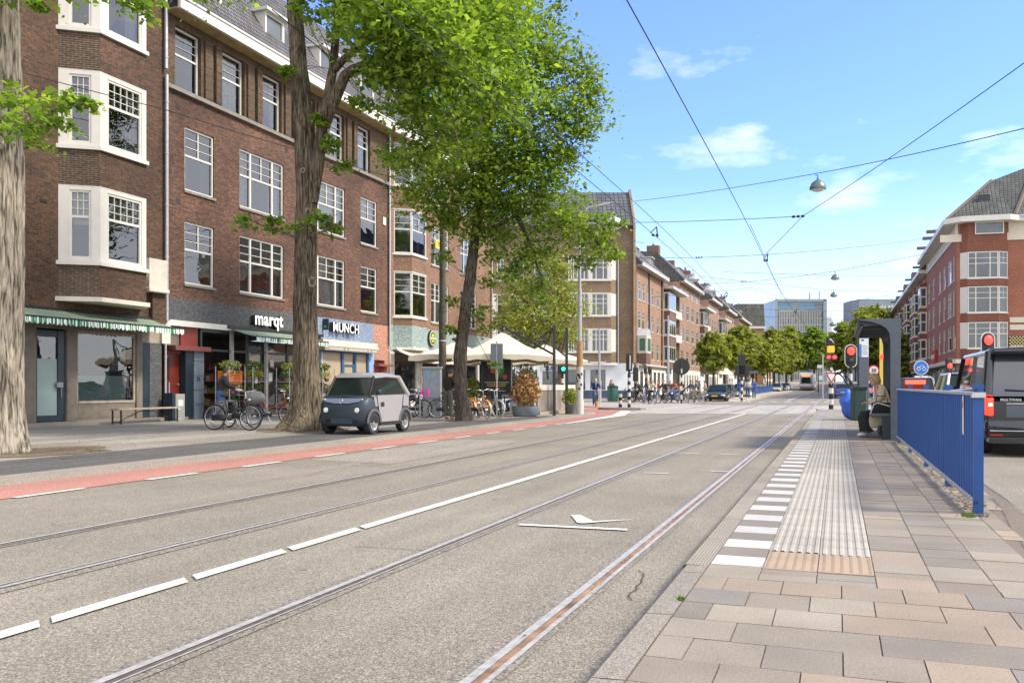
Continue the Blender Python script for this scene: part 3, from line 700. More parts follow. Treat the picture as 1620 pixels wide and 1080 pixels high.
def canted(x0, y0, L=1.15, ang=54, flat=1.92):
    """outline of a canted bay: start on the wall, out, along, back"""
    a = R(ang); p0 = (x0, y0); p1 = (x0+L*math.sin(a), y0+L*math.cos(a)); p2 = (p1[0], p1[1]+flat); p3 = (x0, p2[1]+L*math.cos(a)); return [p0, p1, p2, p3]
def seg(p, q): d = Vector((q[0]-p[0], q[1]-p[1])); return d.normalized(), d.length

# ================================================================ building A: dark brick block with the canted bay
A = thing('apartment_building', 'dark brown brick block with a canted white bay above the long striped awning', 'building', (0,0,0))
OX = -22
bay = canted(OX, 20.27, 1.15, 54, 1.92)
mb = MB(); wall(mb, (OX, 8), UP, 16.72, 3.55, 16.5, [(bay[0][1]-8, 3.9, bay[3][1]-8, 16.5), (3.0,5.05,5.6,7.3), (3.0,8.55,5.6,10.8), (3.0,12.1,5.6,14.3)], .3); mb.build('wall', bA, A)
for z in (5.05, 8.55, 12.1): window(A, (OX,8), UP, 3.0, z, 5.6, z+2.25, 'triple', curtain='s')
mb = MB(); mb.box(OX+.004, 24.0, 3.45, OX+.16, 24.68, 5.0); mb.build('pilaster', bA, A)
mb = MB(); mb.box(OX+.005, 23.7, 4.6, OX+.3, 24.55, 5.6); mb.rbox(OX+.006, 23.66, 4.47, OX+.36, 24.62, 4.6, .03); mb.build('balcony_block', mConc, A)
def bay_shell(par, bay, bands, brickm, brickm2):
    for z0, z1 in bands:
        for i in range(3):
            U, L = seg(bay[i], bay[i+1]); m = MB(); wall(m, bay[i], U, L, z0, z1); m.build('bay_wall', brickm if i == 0 else brickm2, par)
def bay_lid(par, bay, z0, z1, out, mat, name):
    cx = OX; pts = []
    for i, p in enumerate(bay):
        q = Vector(p); 
        if i in (0, 3): q += Vector((0, -out if i == 0 else out))
        else: q += Vector((out, -out*.4 if i == 1 else out*.4))
        pts.append((q.x, q.y))
    m = MB(); m.prism(pts, 'z', z0, z1); return m.build(name, mat, par)
bay_shell(A, bay, [(3.98,5.0),(7.36,8.5),(10.86,12.05),(14.35,15.5)], bAo, bA)
bay_lid(A, bay, 3.85, 3.985, .12, mConc, 'bay_base')
for z0, z1 in ((5.05,7.36),(8.55,10.86),(12.1,14.35)):
    bay_lid(A, bay, z0-.1, z0+.02, .09, mWhite, 'bay_sill'); bay_lid(A, bay, z1-.02, z1+.0, .01, mWhite, 'bay_head')
    for i, kd in ((0, 'leaded'), (1, 'leaded'), (2, 'leaded')):
        U, L = seg(bay[i], bay[i+1]); T = fmat(bay[i], U)
        m = MB(); wl = .3; wr = .24
        if i == 1: wl, wr = .3, .2
        m.box(0.001, -.005, z0+.02, wl, .12, z1-.02, T); m.box(L-wr, -.005, z0+.02, L-.001, .12, z1-.02, T); m.box(wl, -.004, z1-.14, L-wr, .12, z1-.021, T); m.box(wl, -.004, z0+.021, L-wr, .12, z0+.1, T)
        m.build('bay_frame', mWhite, A)
        window(A, bay[i], U, wl, z0+.1, L-wr, z1-.14, 'leaded', .07, curtain='blind' if z0 < 6 else ('r' if i else None), sill=False)
# inside of the bay
mb = MB(); mb.prism([(OX-.6, 20.5), (OX-.2, 20.6), (OX-.2, 23.7), (OX-.6, 23.8)], 'z', 3.9, 15); mb.build('interior', mInt, A)
interior(A, (OX,8), UP, 0, 16.7, .1, 15, 2.2)
mb = MB(); mb.box(OX+.02, 19.6, 6.72, OX+.03, 19.85, 6.8); mb.box(OX+.02, 19.62, 14, OX+.03, 19.66, 14.02); mb.build('air_brick', mInt, A)
mansard(A, (OX,8), UP, 0, 16.7, 16.5, 21)
# ground floor shop
mTaupe = M('taupe_wood', (.17,.145,.115), .75, var=.2, scale=4, bump=.3); mTaupeL = M('taupe_wood_light', (.30,.26,.205), .75, var=.2, scale=4)
mNavy = M('navy_paint', (.016,.035,.05), .35, var=.2); mBlk = M('black_paint', (.018,.019,.021), .35, var=.15)
mFrost = M('frosted_glass', (.30,.40,.37), .35, var=.12, scale=1.2)
g0 = -14.0
mb = MB()
for y0, y1, m_ in ((18.9,19.42,0),(20.52,20.9,0),(23.35,23.62,0),(15.2,15.8,0),(11,11.4,0)): mb.rbox(OX-.08, y0, .22, OX+.1, y1, 3.2, .02)
mb.box(OX-.1, 8, 3.0, OX+.08, 23.62, 3.2); mb.box(OX-.1, 8, 3.2, OX+.03, 24.7, 3.56)
mb.box(OX-.08, 20.9, .22, OX+.02, 23.35, .75); mb.box(OX+.021, 20.98, .3, OX+.03, 23.25, .34); mb.box(OX+.021, 20.98, .66, OX+.03, 23.25, .7); mb.box(OX-.08, 15.8, .22, OX+.02, 18.9, .75)
mb.build('shopfront', mTaupe, A)
mb = MB(); mb.box(OX+.0, 8, .1, OX+.32, 24.68, .22); mb.build('plinth_step', mKerb, A)
d = MB(); d.box(OX-.06, 19.44, .24, OX+.0, 20.5, .42); d.box(OX-.06, 19.44, .42, OX+.0, 19.52, 2.95); d.box(OX-.06, 20.25, .42, OX+.02, 20.5, 2.95); d.box(OX-.06, 19.52, 2.75, OX, 20.25, 2.95)
dd = d.build('door', mNavy, A, smooth=0)
d = MB(); d.box(OX-.04, 19.52, .42, OX-.03, 20.25, 2.1); d.build('frosted_pane', mFrost, dd); d = MB(); d.quad((OX-.035,19.52,2.1),(OX-.035,20.25,2.1),(OX-.035,20.25,2.75),(OX-.035,19.52,2.75)); d.build('pane', gl, dd)
d = MB(); d.box(OX+.02, 20.15, 1.25, OX+.1, 20.36, 1.4); d.tube([(OX+.06,20.33,.95),(OX+.06,20.33,1.3)], .015); d.build('handle', M('lock_grey', (.3,.3,.3), .4, .8), dd)
d = MB(); d.box(OX-.05, 20.9, .75, OX+.03, 20.98, 3.0); d.box(OX-.05, 23.27, .75, OX+.03, 23.35, 3.0); d.box(OX-.05, 20.98, .75, OX+.05, 23.27, .83); d.box(OX-.05, 20.98, 2.92, OX+.03, 23.27, 3.0)
sw = d.build('shop_window', mTaupeL, A)
d = MB(); d.quad((OX-.01,20.98,.83),(OX-.01,23.27,.83),(OX-.01,23.27,2.92),(OX-.01,20.98,2.92)); d.build('pane', gl, sw)
d = MB(); d.quad((OX-.03,20.98,.83),(OX-.03,23.0,.83),(OX-.03,23.0,1.62),(OX-.03,20.98,1.62)); d.build('frosted_film', mFrost, sw)
d = MB(); d.box(OX-.07, 22.42, 1.98, OX-.06, 23.02, 2.82); po = d.build('poster', M('poster_green', (.13,.19,.09), .6, var=.1), sw)
d = MB(); d.rbox(OX-.055, 22.5, 2.02, OX-.045, 22.74, 2.35, .005); d.ell((OX-.05,22.62,2.44), (.008,.06,.08)); d.build('figure', M('poster_dark', (.03,.04,.06), .6), po)
d = MB(); d.box(OX-.055, 22.76, 2.1, OX-.045, 22.97, 2.5); d.build('panel', mWhite, po)
text('VAN DER WAARDT', .085, .002, mWhite, po, TM((OX-.045,22.72,2.74), (0,1,0), (0,0,1)), bold=.002) if False else None
d = MB(); 
for k in range(2):
    for j in range(9): d.box(OX-.052, 22.5+j*.05, 2.68-k*.08, OX-.046, 22.53+j*.05, 2.72-k*.08)
d.build('poster_lines', M('poster_pale', (.5,.55,.35), .6), po)
# rear room seen through the shop window
mb = MB(); mb.box(OX-1.9, 21.0, .3, OX-1.85, 21.7, 2.3); mb.box(OX-1.6, 21.9, 1.7, OX-1.3, 23.2, 2.5); mb.build('room_panels', M('room_blue', (.11,.14,.18), .6, var=.3, scale=2), A)
mb = MB(); mb.box(OX-1.0, 21.2, .3, OX-.96, 21.26, 1.85); mb.box(OX-1.0, 22.2, .3, OX-.96, 22.26, 1.85); mb.box(OX-1.0, 21.0, 1.83, OX-.5, 22.9, 1.88); mb.build('counter', mInt, A)
# taupe post, dark reveal and grey painted pier with a white downpipe
mb = MB(); mb.box(OX-.1, 23.62, .1, OX+.03, 23.98, 2.75); mb.build('dark_panel', mNavy, A)
mb = MB(); mb.box(OX-.1, 23.98, .1, OX+.05, 24.55, 2.76); mb.build('painted_pier', bGrey, A)
mb = MB(); mb.box(OX-.1, 23.62, 2.76, OX+.02, 24.5, 3.2); mb.build('panel_over_pier', mTaupeL, A)
mb = MB(); mb.rbox(OX-.1, 24.5, 2.76, OX+.12, 24.92, 3.56, .01); mb.build('pier_capital', mCream, A)
drainpipe(A, OX+.1, 24.68, .1, 2.76, .045)
drainpipe(A, OX+.12, 24.72, 3.56, 12.1, .065); drainpipe(A, OX+.12, 24.69, 12.3, 16.5, .065)
mb = MB(); mb.rbox(OX-.04, 18.3, 1.38, OX+.07, 18.55, 1.42, .01); mb.cyl((OX+.07,18.42,1.58), (OX+.08,18.42,1.58), .07, n=20); mb.build('no_entry_sticker', M('sticker_red', (.55,.03,.03), .5), A)
# striped awning
def awning(y0, y1, xw, zt, out, zf, label, mat, val, n_sc, mfr, drop=.2, scal=.06, name='awning'):
    T = thing(name, label, 'awning', (0,0,0))
    m = MB(); N = 10; k = 0
    for j in range(N+1):
        f = j/N; x = xw+out*f; z = zt-(zt-zf)*f - .05*math.sin(PI*f)
        m.v += [(x,y0,z),(x,y1,z)]
    for j in range(N): m.f.append((2*j, 2*j+2, 2*j+3, 2*j+1)); m.c.append(None)
    m.build('cloth', mat, T)
    m = MB(); n = n_sc*6; k = 0
    for i in range(n+1):
        y = y0+(y1-y0)*i/n; ph = (i/6) % 1; dz = drop-scal*(1-math.sin(PI*ph)); xx = xw+out+.015+.012*math.sin(i*1.3)
        m.v += [(xx,y,zf),(xx+.01,y,zf-dz)]
    for i in range(n): m.f.append((2*i, 2*i+1, 2*i+3, 2*i+2)); m.c.append(None)
    m.build('valance', val, T)
    m = MB(); m.cyl((xw+out,y0,zf), (xw+out,y1,zf), .03); m.cyl((xw+.06,y0,zt), (xw+.06,y1,zt), .06)
    for y in (y0+.3, y1-.3): m.tube([(xw+.06,y,zt-.15),(xw+out*.5,y+.25,(zt+zf)/2-.12),(xw+out,y,zf-.02)], .022)
    m.build('arms', mfr, T)
    return T
mStr = stripemat('awning_stripes', (.055,.10,.055), (.30,.36,.26), .17, .5, 0)
mStrV = stripemat('valance_stripes', (.02,.16,.075), (.72,.78,.72), .17, .5, 0)
awning(17.2, 24.05, OX+.0, 3.58, 1.4, 3.2, 'long green and white striped awning over the leftmost shopfront', mStr, mStrV, 42, mBlk)

# ================================================================ building B
Bd = thing('apartment_building', 'brown brick block over the dark grey supermarket front and the blue snack bar', 'building', (0,0,0))
y0 = 24.72; O = (OX, y0); W = 16.4
rel = lambda a, b: (a-y0, b-y0)
ws = []
for (za, zb) in ((4.97,7.22),(8.33,10.62)):
    for ya, yb, k in ((25.76,27.35,'sash'),(28.87,31.8,'triple'),(33.75,36.75,'triple'),(38.25,39.88,'sash')):
        ws.append((ya-y0, za, yb-y0, zb, k))
w3 = [(25.27,26.63),(27.78,29.18),(30.3,31.66),(32.83,34.2),(35.35,36.7),(37.87,39.2)]
mb = MB(); wall(mb, O, UP, W, 4.42, 11.72, [q[:4] for q in ws], .16); mb.build('wall', bB, Bd)
mb = MB(); wall(mb, (OX+.002,y0), UP, W, 11.72, 14.36, [(a-y0,11.93,b-y0,14.08) for a, b in w3], .3)
for a, b in w3:
    if (a, b) == w3[0]: continue
    for (p, q) in ((a-.62, a-.1),):
        mb.box(OX+.0, p-.38, 11.9, OX+.09, q-.5, 14.05); mb.box(OX+.0, p+.18, 11.9, OX+.13, q-.02, 14.06)
mb.build('upper_wall', bBt, Bd)
mb = MB()
for a, b in w3[1:]:
    for k in range(8): z = 11.95+k*.28; mb.box(OX+.09, a-1.0, z, OX+.094, a-.62, z+.022); mb.box(OX+.13, a-.44, z, OX+.134, a-.12, z+.022)
mb.build('pilaster_joints', mInt, Bd)
mb = MB(); mb.box(OX+.003, y0, 11.72, OX+.14, y0+W, 11.86); mb.build('string_course', mSill, Bd)
cur = [None, 'l', 'f', 'sg', 's', 'r', None, 's']
for i, q in enumerate(ws): window(Bd, O, UP, *q[:4], q[4], .1, fm=mWhite, curtain=['lg','rg','f','blind','sg','s','f','blind'][i])
for i, (a, b) in enumerate(w3): window(Bd, O, UP, a-y0, 11.93, b-y0, 14.08, 'sash3', .2, curtain=['rg','f','s','s','f','f'][i], sill=False)
interior(Bd, O, UP, 0, W, 4.3, 14.3, 1.8)
mansard(Bd, O, UP, 0, W, 14.36, 19.6, over=.72, back=2.7, fascia=.42)
for a in (26.7, 30.8, 34.9, 38.6): dormer(Bd, O, UP, a-y0, a-y0+1.35, 15.0, 16.8, .2)
mb = MB()
for yy, zz in ((25.3,11.1),(25.3,7.75),(31.9,11.2),(40.4,8.3)):
    for j in range(3): mb.box(OX+.001, yy+j*.08, zz, OX+.006, yy+j*.08+.05, zz+.2)
mb.build('air_bricks', mInt, Bd)
drainpipe(Bd, OX+.1, 41.08, 3.4, 14.3, .06)
mb = MB(); mb.box(OX+.02, 40.45, 9.6, OX+.06, 40.75, 10.0); mb.build('vent_grille', mWhite, Bd)
# ground floor
mb = MB(); wall(mb, (OX+.004,y0), UP, 10.0, 3.62, 4.42); mb.build('painted_band', bGrey, Bd); mb = MB(); mb.box(OX-.02, y0+.0, 4.41, OX+.03, y0+9.2, 4.44)
mb = MB(); mb.box(OX-.1, y0+.2, 3.42, OX+.1, 28.8, 3.62); mb.build('beam', mCream, Bd)
mb = MB(); mb.box(OX-.1, 28.8, 3.42, OX+.06, 34.6, 3.62); mb.build('beam', mBlk, Bd)
mb = MB(); wall(mb, (OX+.005,34.3), UP, 5.2, 3.45, 4.42); mb.build('painted_band', bBlue, Bd)
mb = MB(); wall(mb, (OX+.004,39.5), UP, 1.62, 2.62, 4.42); mb.box(OX-.2, 40.7, .1, OX+.004, 41.1, 2.62); mb.build('painted_band', bPink, Bd)
mRedD = M('door_red', (.16,.022,.012), .35, var=.15, scale=3); mOran = M('door_orange', (.5,.05,.02), .4, var=.1)
# portal with the dark red door
mb = MB(); mb.box(OX-.3, 24.95, .12, OX-.2, 25.7, 2.45); mb.box(OX-.21, 25.08, .35, OX-.18, 25.56, 1.1); dr = mb.build('door', mRedD, Bd)
mb = MB(); mb.box(OX-.195, 25.12, 1.5, OX-.18, 25.2, 2.3); mb.build('door_light', mBlk, dr); MB().box(OX-.2, 25.1, 1.05, OX-.13, 25.16, 1.42).build('handle', mPipe, dr); MB().cyl((OX-.2,25.6,1.35), (OX-.12,25.6,1.35), .03).build('knob', mPipe, dr)
mb = MB(); mb.box(OX-.28, 24.9, 2.55, OX+.35, 26.75, 2.72); mb.box(OX-.28, 24.95, 2.45, OX-.1, 25.7, 2.55); mb.build('door_canopy', M('canopy_red', (.17,.045,.035), .5, var=.1), Bd)
mb = MB(); mb.box(OX-.3, 25.7, 2.72, OX-.12, 26.6, 3.42); mb.build('red_panel', M('panel_red', (.22,.03,.015), .4, var=.25, scale=2), Bd)
mb = MB(); mb.box(OX-.3, 24.92, 2.72, OX-.2, 25.7, 3.42); mb.build('transom_panel', mTaupe, Bd)
mSt = M('blue_stone', (.16,.19,.22), .55, var=.18, scale=2.5)
mb = MB()
for k in range(5): mb.rbox(OX-.25, 26.13, .1+k*.525, OX+.12, 26.66, .1+k*.525+.51, .012)
mb.build('stone_pier', mSt, Bd)
mb = MB(); mb.box(OX-.25, 25.72, .1, OX+.08, 26.12, 2.55); mb.build('dark_reveal', mNavy, Bd)
text('73', .2, .003, mBlk, Bd, TM((OX+.126,26.34,1.53), (0,1,0), (0,0,1)), 'house_number', bold=.006); text('7', .16, .003, mBlk, Bd, TM((OX+.126,26.62,1.53), (0,1,0), (0,0,1)), 'house_number')
mb = MB(); mb.box(OX-.3, 24.95, .1, OX+.2, 25.72, .2); mb.build('doorstep', mKerb, Bd)
# supermarket front: steel posts and large panes, deep lit interior
mSteelP = M('steel_post', (.36,.35,.33), .4, .5, var=.12)
mGrn = M('dark_green_frame', (.02,.045,.04), .35, var=.1)
for y in (28.4, 30.6, 33.9): MB().box(OX-.06, y-.07, .1, OX+.04, y+.07, 3.42).build('steel_post', mSteelP, Bd)
mb = MB()
for y in (26.72, 29.5, 32.2, 34.45): mb.box(OX-.16, y-.05, .1, OX-.06, y+.05, 3.42)
mb.box(OX-.14, 26.7, 2.6, OX-.08, 34.5, 2.68); mb.box(OX-.15, 26.7, .1, OX-.07, 34.5, .26); mb.box(OX-.15, 26.7, 3.3, OX-.07, 34.5, 3.42)
mb.build('shopfront', mGrn, Bd)
mb = MB(); mb.quad((OX-.11,29.5,.26),(OX-.11,34.45,.26),(OX-.11,34.45,3.3),(OX-.11,29.5,3.3)); mb.build('pane', gl, Bd)
mb = MB()
for y, z, h in ((30.9,1.5,.35),(31.0,2.1,.3),(33.0,1.6,.3),(29.9,1.4,.35),(29.95,2.0,.2)): mb.box(OX-.105, y, z, OX-.1, y+.25, z+h)
mb.build('paper_notices', mWhite, Bd)
mb = MB(); mb.box(OX-5, y0+.2, .1, OX-4.9, 41, 3.5); mb.box(OX-5, y0+.2, 3.4, OX-.15, 34.5, 3.45); mb.build('shop_room', M('shop_wall', (.11,.09,.06), .8, var=.5, scale=1.5), Bd)
# shelves, crates and goods inside
mGoods = attrmat('goods', speck=.3, scale=20)
mb = MB(); rg = random.Random(4)
for sy in (27.2, 29.4, 31.5, 33.3):
    for z in (.5, 1.0, 1.5, 2.0):
        mb.col = (.12,.10,.08); mb.box(OX-3.4, sy, z-.03, OX-2.8, sy+1.6, z)
        y = sy
        while y < sy+1.5:
            wd = rg.uniform(.08,.25); mb.col = rg.choice([(.5,.12,.04),(.45,.35,.06),(.1,.28,.06),(.4,.38,.34),(.08,.1,.25),(.3,.05,.05),(.35,.2,.08)]); mb.box(OX-2.9+rg.uniform(0,.1), y, z, OX-3.3, y+wd, z+rg.uniform(.12,.34)); y += wd+.02
mb.build('shelf_goods', mGoods, Bd)
# snack bar front
mBl = M('blue_paint', (.035,.11,.22), .4, var=.1); mBlL = M('pale_blue_paint', (.25,.36,.55), .5, var=.1); mPaper = M('window_paper', (.40,.33,.23), .25, var=.12, scale=1, coat=.4)
mb = MB()
for y in (34.6, 36.55, 38.95): mb.box(OX-.1, y-.08, .1, OX+.04, y+.08, 2.95)
mb.box(OX-.1, 34.6, .1, OX+.0, 39, .55); mb.box(OX-.1, 34.6, 2.85, OX+.02, 39, 2.95); mb.box(OX-.1, 36.55, 2.25, OX+.0, 37.7, 2.33); mb.box(OX-.1, 37.7, .1, OX+.01, 37.84, 2.9); mb.box(OX-.08, 36.65, .55, OX-.01, 36.75, 2.25); mb.box(OX-.08, 37.55, .55, OX-.01, 37.68, 2.25)
mb.build('shopfront', mBl, Bd)
mb = MB(); mb.box(OX-.06, 34.7, .55, OX-.05, 36.47, 2.85); mb.box(OX-.06, 36.75, .55, OX-.05, 37.55, 2.85); mb.box(OX-.06, 37.84, .55, OX-.05, 38.87, 2.85); mb.build('papered_window', mPaper, Bd)
mb = MB(); mb.box(OX-.04, 38.1, .95, OX-.035, 38.45, 1.45); mb.box(OX-.04, 34.75, .6, OX-.035, 34.9, 2.9); mb.build('paper_notices', mWhite, Bd)
mb = MB(); mb.box(OX-.1, 39.05, .1, OX+.03, 39.55, 3.3); mb.build('pale_pier', mBlL, Bd)
mb = MB(); mb.box(OX-.1, 34.4, 2.95, OX+.03, 39.05, 3.12); mb.box(OX-.1, 34.4, 3.12, OX+.38, 39.4, 3.2); mb.box(OX-.1, 34.4, 3.2, OX+.3, 39.4, 3.42); mb.build('awning_box', mConc, Bd)
mb = MB(); mb.quad((OX+.39,34.4,2.92),(OX+.39,39.3,2.92),(OX+.39,39.3,3.12),(OX+.39,34.4,3.12)); vl = mb.build('valance', M('valance_taupe', (.25,.22,.18), .8, var=.1), Bd)
m = MB(); y = 34.8
while y < 39.1: w_ = .05+.07*abs(math.sin(y*7)); m.box(OX+.392, y, 2.98, OX+.397, y+w_, 3.05); y += w_+(.03 if math.sin(y*3) < .8 else .2)
m.build('valance_print', mWhite, vl)
mb = MB(); mb.box(OX-.3, 39.85, .1, OX-.22, 40.7, 2.3); mb.build('door', mOran, Bd, smooth=0)
mb = MB(); mb.box(OX-.3, 39.5, 2.3, OX+.35, 41.0, 2.42); mb.build('door_canopy', M('canopy_brown', (.22,.07,.05), .5), Bd)
mb = MB(); mb.box(OX-.25, 39.6, 2.42, OX-.15, 40.6, 2.95); mb.build('transom', mRedD, Bd)
mSign = M('sign_white', (.85,.85,.83), .5, var=0, emit=.15)
# raised channel letters with dark returns
for s, yy, z, sz, lab in (('marqt', 30.45, 3.98, .74, 'white raised letters reading marqt on the dark grey band'), ('MUNCH', 36.5, 4.0, .62, 'white raised capitals reading MUNCH on the blue band')):
    T = thing('shop_sign', lab, 'sign', (OX,0,0))
    bo = .016 if s == 'marqt' else .001; text(s, sz, .09, mBlk, T, TM((.14,yy,z), (0,1,0), (0,0,1)), 'letter_returns', bold=bo+.004, spacing=1.06); text(s, sz, .006, mSign, T, TM((.246,yy,z), (0,1,0), (0,0,1)), 'letters', bold=bo, spacing=1.06)
T = thing('projecting_sign', 'small dark projecting box with a green tick beside the MUNCH letters', 'sign', (OX,34.85,3.85)); MB().box(.02,-.05,0,.3,.05,.5).build('box', mNavy, T); MB().box(.1,-.056,.1,.22,-.05,.2).build('mark', M('mark_green', (.1,.4,.05), .5), T)
awning(28.2, 33.3, OX+.02, 3.55, 1.25, 3.18, 'green and white striped awning under the marqt letters', mStr, mStrV, 38, mBlk)
MB().box(OX+.03, 28.0, 3.5, OX+.2, 34.6, 3.62).build('awning_cassette', mBlk, Bd)

# ================================================================ building C
Cb = thing('apartment_building', 'rose brick block with a bay and pale teal band, beyond the snack bar', 'building', (0,0,0))
y0 = 41.15; O = (OX, y0); W = 14.6
bay = canted(OX, 41.65, 1.0, 54, 1.75)
fl = [(4.97,7.3),(8.3,10.6),(11.9,14.1)]
cw = [(46.3-y0,48.7-y0,'triple'), (50.5-y0,53.1-y0,'triple')]
mb = MB(); wall(mb, O, UP, W, 4.55, 14.4, [(a,z0,b,z1) for z0, z1 in fl for a, b, k in cw] + [(bay[0][1]-y0,3.6,bay[3][1]-y0,14.4)], .14); mb.build('wall', bC, Cb)
mb = MB(); wall(mb, O, UP, W, 3.1, 4.55, [(bay[0][1]-y0,3.2,bay[3][1]-y0,4.55)], .1); mb.build('painted_band', bTeal, Cb)
bay_shell(Cb, bay, [(4.5,4.9),(7.36,8.2),(10.66,11.8),(14.1,14.4)], bC, bC); bay_shell(Cb, bay, [(3.35,4.5)], bTeal, bTeal)
bay_lid(Cb, bay, 3.22, 3.36, .1, mConc, 'bay_base')
for z0, z1 in fl:
    bay_lid(Cb, bay, z0-.08, z0+.02, .07, mWhite, 'bay_sill')
    bay_lid(Cb, bay, z1+.02, z1+.07, .02, mWhite, 'bay_head')
    for i in range(3):
        U, L = seg(bay[i], bay[i+1]); window(Cb, bay[i], U, .02, z0+.02, L-.02, z1+.02, ('sash3','triple','sash3')[i] if i != 1 else 'sash', .06, curtain='blind', sill=False)
    for a, b, k in cw: window(Cb, O, UP, a, z0, b, z1, 'triple', .1, curtain='f')
interior(Cb, O, UP, 0, W, .1, 14.3, 1.8)
mansard(Cb, O, UP, 0, W, 14.4, 19.6, over=.72, back=2.7, fascia=.42)
for a in (1.2, 4.8, 8.6, 12): dormer(Cb, O, UP, a, a+1.5, 15.0, 16.8, .2)
drainpipe(Cb, OX+.1, 55.6, 3.4, 14.3, .06)
# corner return to the side street
mb = MB(); wall(mb, (OX-12,y0+W), (1,0), 12, .1, 14.4); 
Cb2 = MB(); wall(Cb2, (OX,y0+W), (-1,0), 14, .1, 14.4, [(2,4.97,3.5,7.3),(2,8.3,3.5,10.6),(6,4.97,7.5,7.3),(6,8.3,7.5,10.6)]); Cb2.build('side_wall', bC, Cb)
mb = MB()
for y in (41.2, 44.3, 44.75, 47.3, 50.3, 53.2, 55.4): mb.box(OX-.1, y, .1, OX+.05, y+(.5 if y in (41.2,44.3) else .28), 3.1)
mb.box(OX-.12, 41.2, .1, OX+.0, 55.7, .5); mb.build('shopfront', mCream, Cb)
mb = MB(); mb.quad((OX-.05,41.6,.5),(OX-.05,55.4,.5),(OX-.05,55.4,3.1),(OX-.05,41.6,3.1)); mb.build('pane', gl, Cb)
mb = MB(); mb.box(OX+.05, 44.45, 1.5, OX+.12, 44.6, 1.9); mb.box(OX+.05, 44.62, 1.45, OX+.2, 44.76, 1.85); mb.build('meter_boxes', mWhite, Cb)
awning(41.3, 47.4, OX+.3, 3.25, 1.3, 2.75, 'cream awning with a scalloped edge over the corner cafe front', M('awning_cream', (.60,.54,.42), .85, var=.06), M('awning_cream'  , (.60,.54,.42)), 30, mCream, drop=.25)
awning(47.6, 51.0, OX+.3, 3.2, 1.0, 2.9, 'cream half-open awning behind the leaning street tree', M('awning_cream', (.6,.54,.42)), M('awning_cream', (.6,.54,.42)), 17, mCream, drop=.2)
T = thing('round_sign', 'round black sign with a yellow-green emblem on the teal band', 'sign', (OX+.03,46.25,4.05))
Mx = Matrix.Rotation(PI/2, 4, 'Y')
MB().lathe([(.47,0),(.47,.1)], 32, Mx).build('disc', mBlk, T)
MB().lathe([(.43,.1),(.43,.106)], 32, Mx).build('ring', M('ring_cream', (.6,.6,.45), .5), T); MB().lathe([(.38,.106),(.38,.112)], 32, Mx).build('inner_disc', M('disc_olive', (.10,.13,.03), .5), T)
MB().box(.112,-.36,-.05,.116,.36,.05).build('band', M('band_pale', (.6,.62,.3), .5), T); text('BUDELS', .1, .002, mBlk, T, TM((.118,0,0), (0,1,0), (0,0,1)), 'lettering') if False else None
mb = MB(); mb.prism([(-.22,.1),(0,.28),(.22,.1)], 'x', .112, .117); mb.box(.112,-.2,-.2,.117,.2,-.12); mb.build('emblem', M('emblem_yellow', (.5,.55,.1), .5), T)
T = thing('for_sale_board', 'yellow and red lettered board on the rose brick wall', 'sign', (OX+.1,46.6,9.3)); MB().box(0,0,0,.04,.9,.5).build('board', M('board_yellow', (.6,.5,.05), .6), T)
text('TE', .3, .004, M('board_red', (.5,.04,.02), .6), T, TM((.045,.45,.26), (0,1,0), (0,0,1)), 'lettering', bold=.01)
# ================================================================ building D: corner block facing us across the side street
D = thing('corner_building', 'brown brick corner block with dark tiled roof and white shopfront beyond the terrace', 'building', (0,0,0))
T0 = R(20.2); UD = (math.cos(T0), math.sin(T0)); zc = 85.0
def camp(x, z=zc): k = (x-810)/1400; return (z*(k*math.cos(T0)-math.sin(T0)), z*(k*math.sin(T0)+math.cos(T0)))
OD = camp(735); px = zc/1400
ux = lambda x: (x-735)*px
rows = [(4.56,6.7),(8.0,10.1),(11.4,13.5)]
ops = [(ux(a),z0,ux(b),z1) for a, b in ((786,797),(806,829),(845,868)) for z0, z1 in rows]
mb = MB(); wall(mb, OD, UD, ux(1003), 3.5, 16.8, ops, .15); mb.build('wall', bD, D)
for o in ops: window(D, OD, UD, *o, 'far', .08, far=True)
# projecting bay with rounded end on the right
NB = Vector((UD[1], -UD[0])); T = fmat(OD, UD)
bp_ = [(ux(893),0),(ux(897),-.9),(ux(965),-.9),(ux(972),-.55),(ux(975),0)]
for z0, z1 in ((3.5,4.56),(6.72,8.0),(10.12,11.4),(13.52,14.4)): MB().prism(bp_, 'z', z0, z1, T).build('bay_wall', bD, D)
for z0, z1 in rows:
    for a, b in ((898,904),(905.5,930),(934.5,960)):
        window(D, (OD[0]+NB.x*.9, OD[1]+NB.y*.9), UD, ux(a), z0, ux(b), z1, 'wide' if b-a > 10 else 'far', .05, far=True, sill=False)
    m = MB()
    for k in range(2):
        (a, ya), (b, yb) = bp_[2+k], bp_[3+k]
        m.add([(a,ya-.02,z0),(b,yb-.02 if k == 0 else yb,z0),(b,yb-.02 if k == 0 else yb,z1),(a,ya-.02,z1)], [(0,1,2,3)], T)
    m.box(ux(893), -.99, z0-.12, ux(966), -.6, z0, T); m.box(ux(930), -.93, z0, ux(934.5), -.85, z1, T); m.box(ux(960), -.93, z0, ux(965.5), -.85, z1, T); m.box(ux(897.5), -.93, z1, ux(965.5), -.85, z1+.08, T)
    m.build('bay_frame', mWhite, D)
mb = MB()
for z0, z1 in rows[:2]: mb.box(ux(779), -.05, z0-.05, ux(785.5), .02, z1+.05, T)
mb.build('shutter', mCream, D)
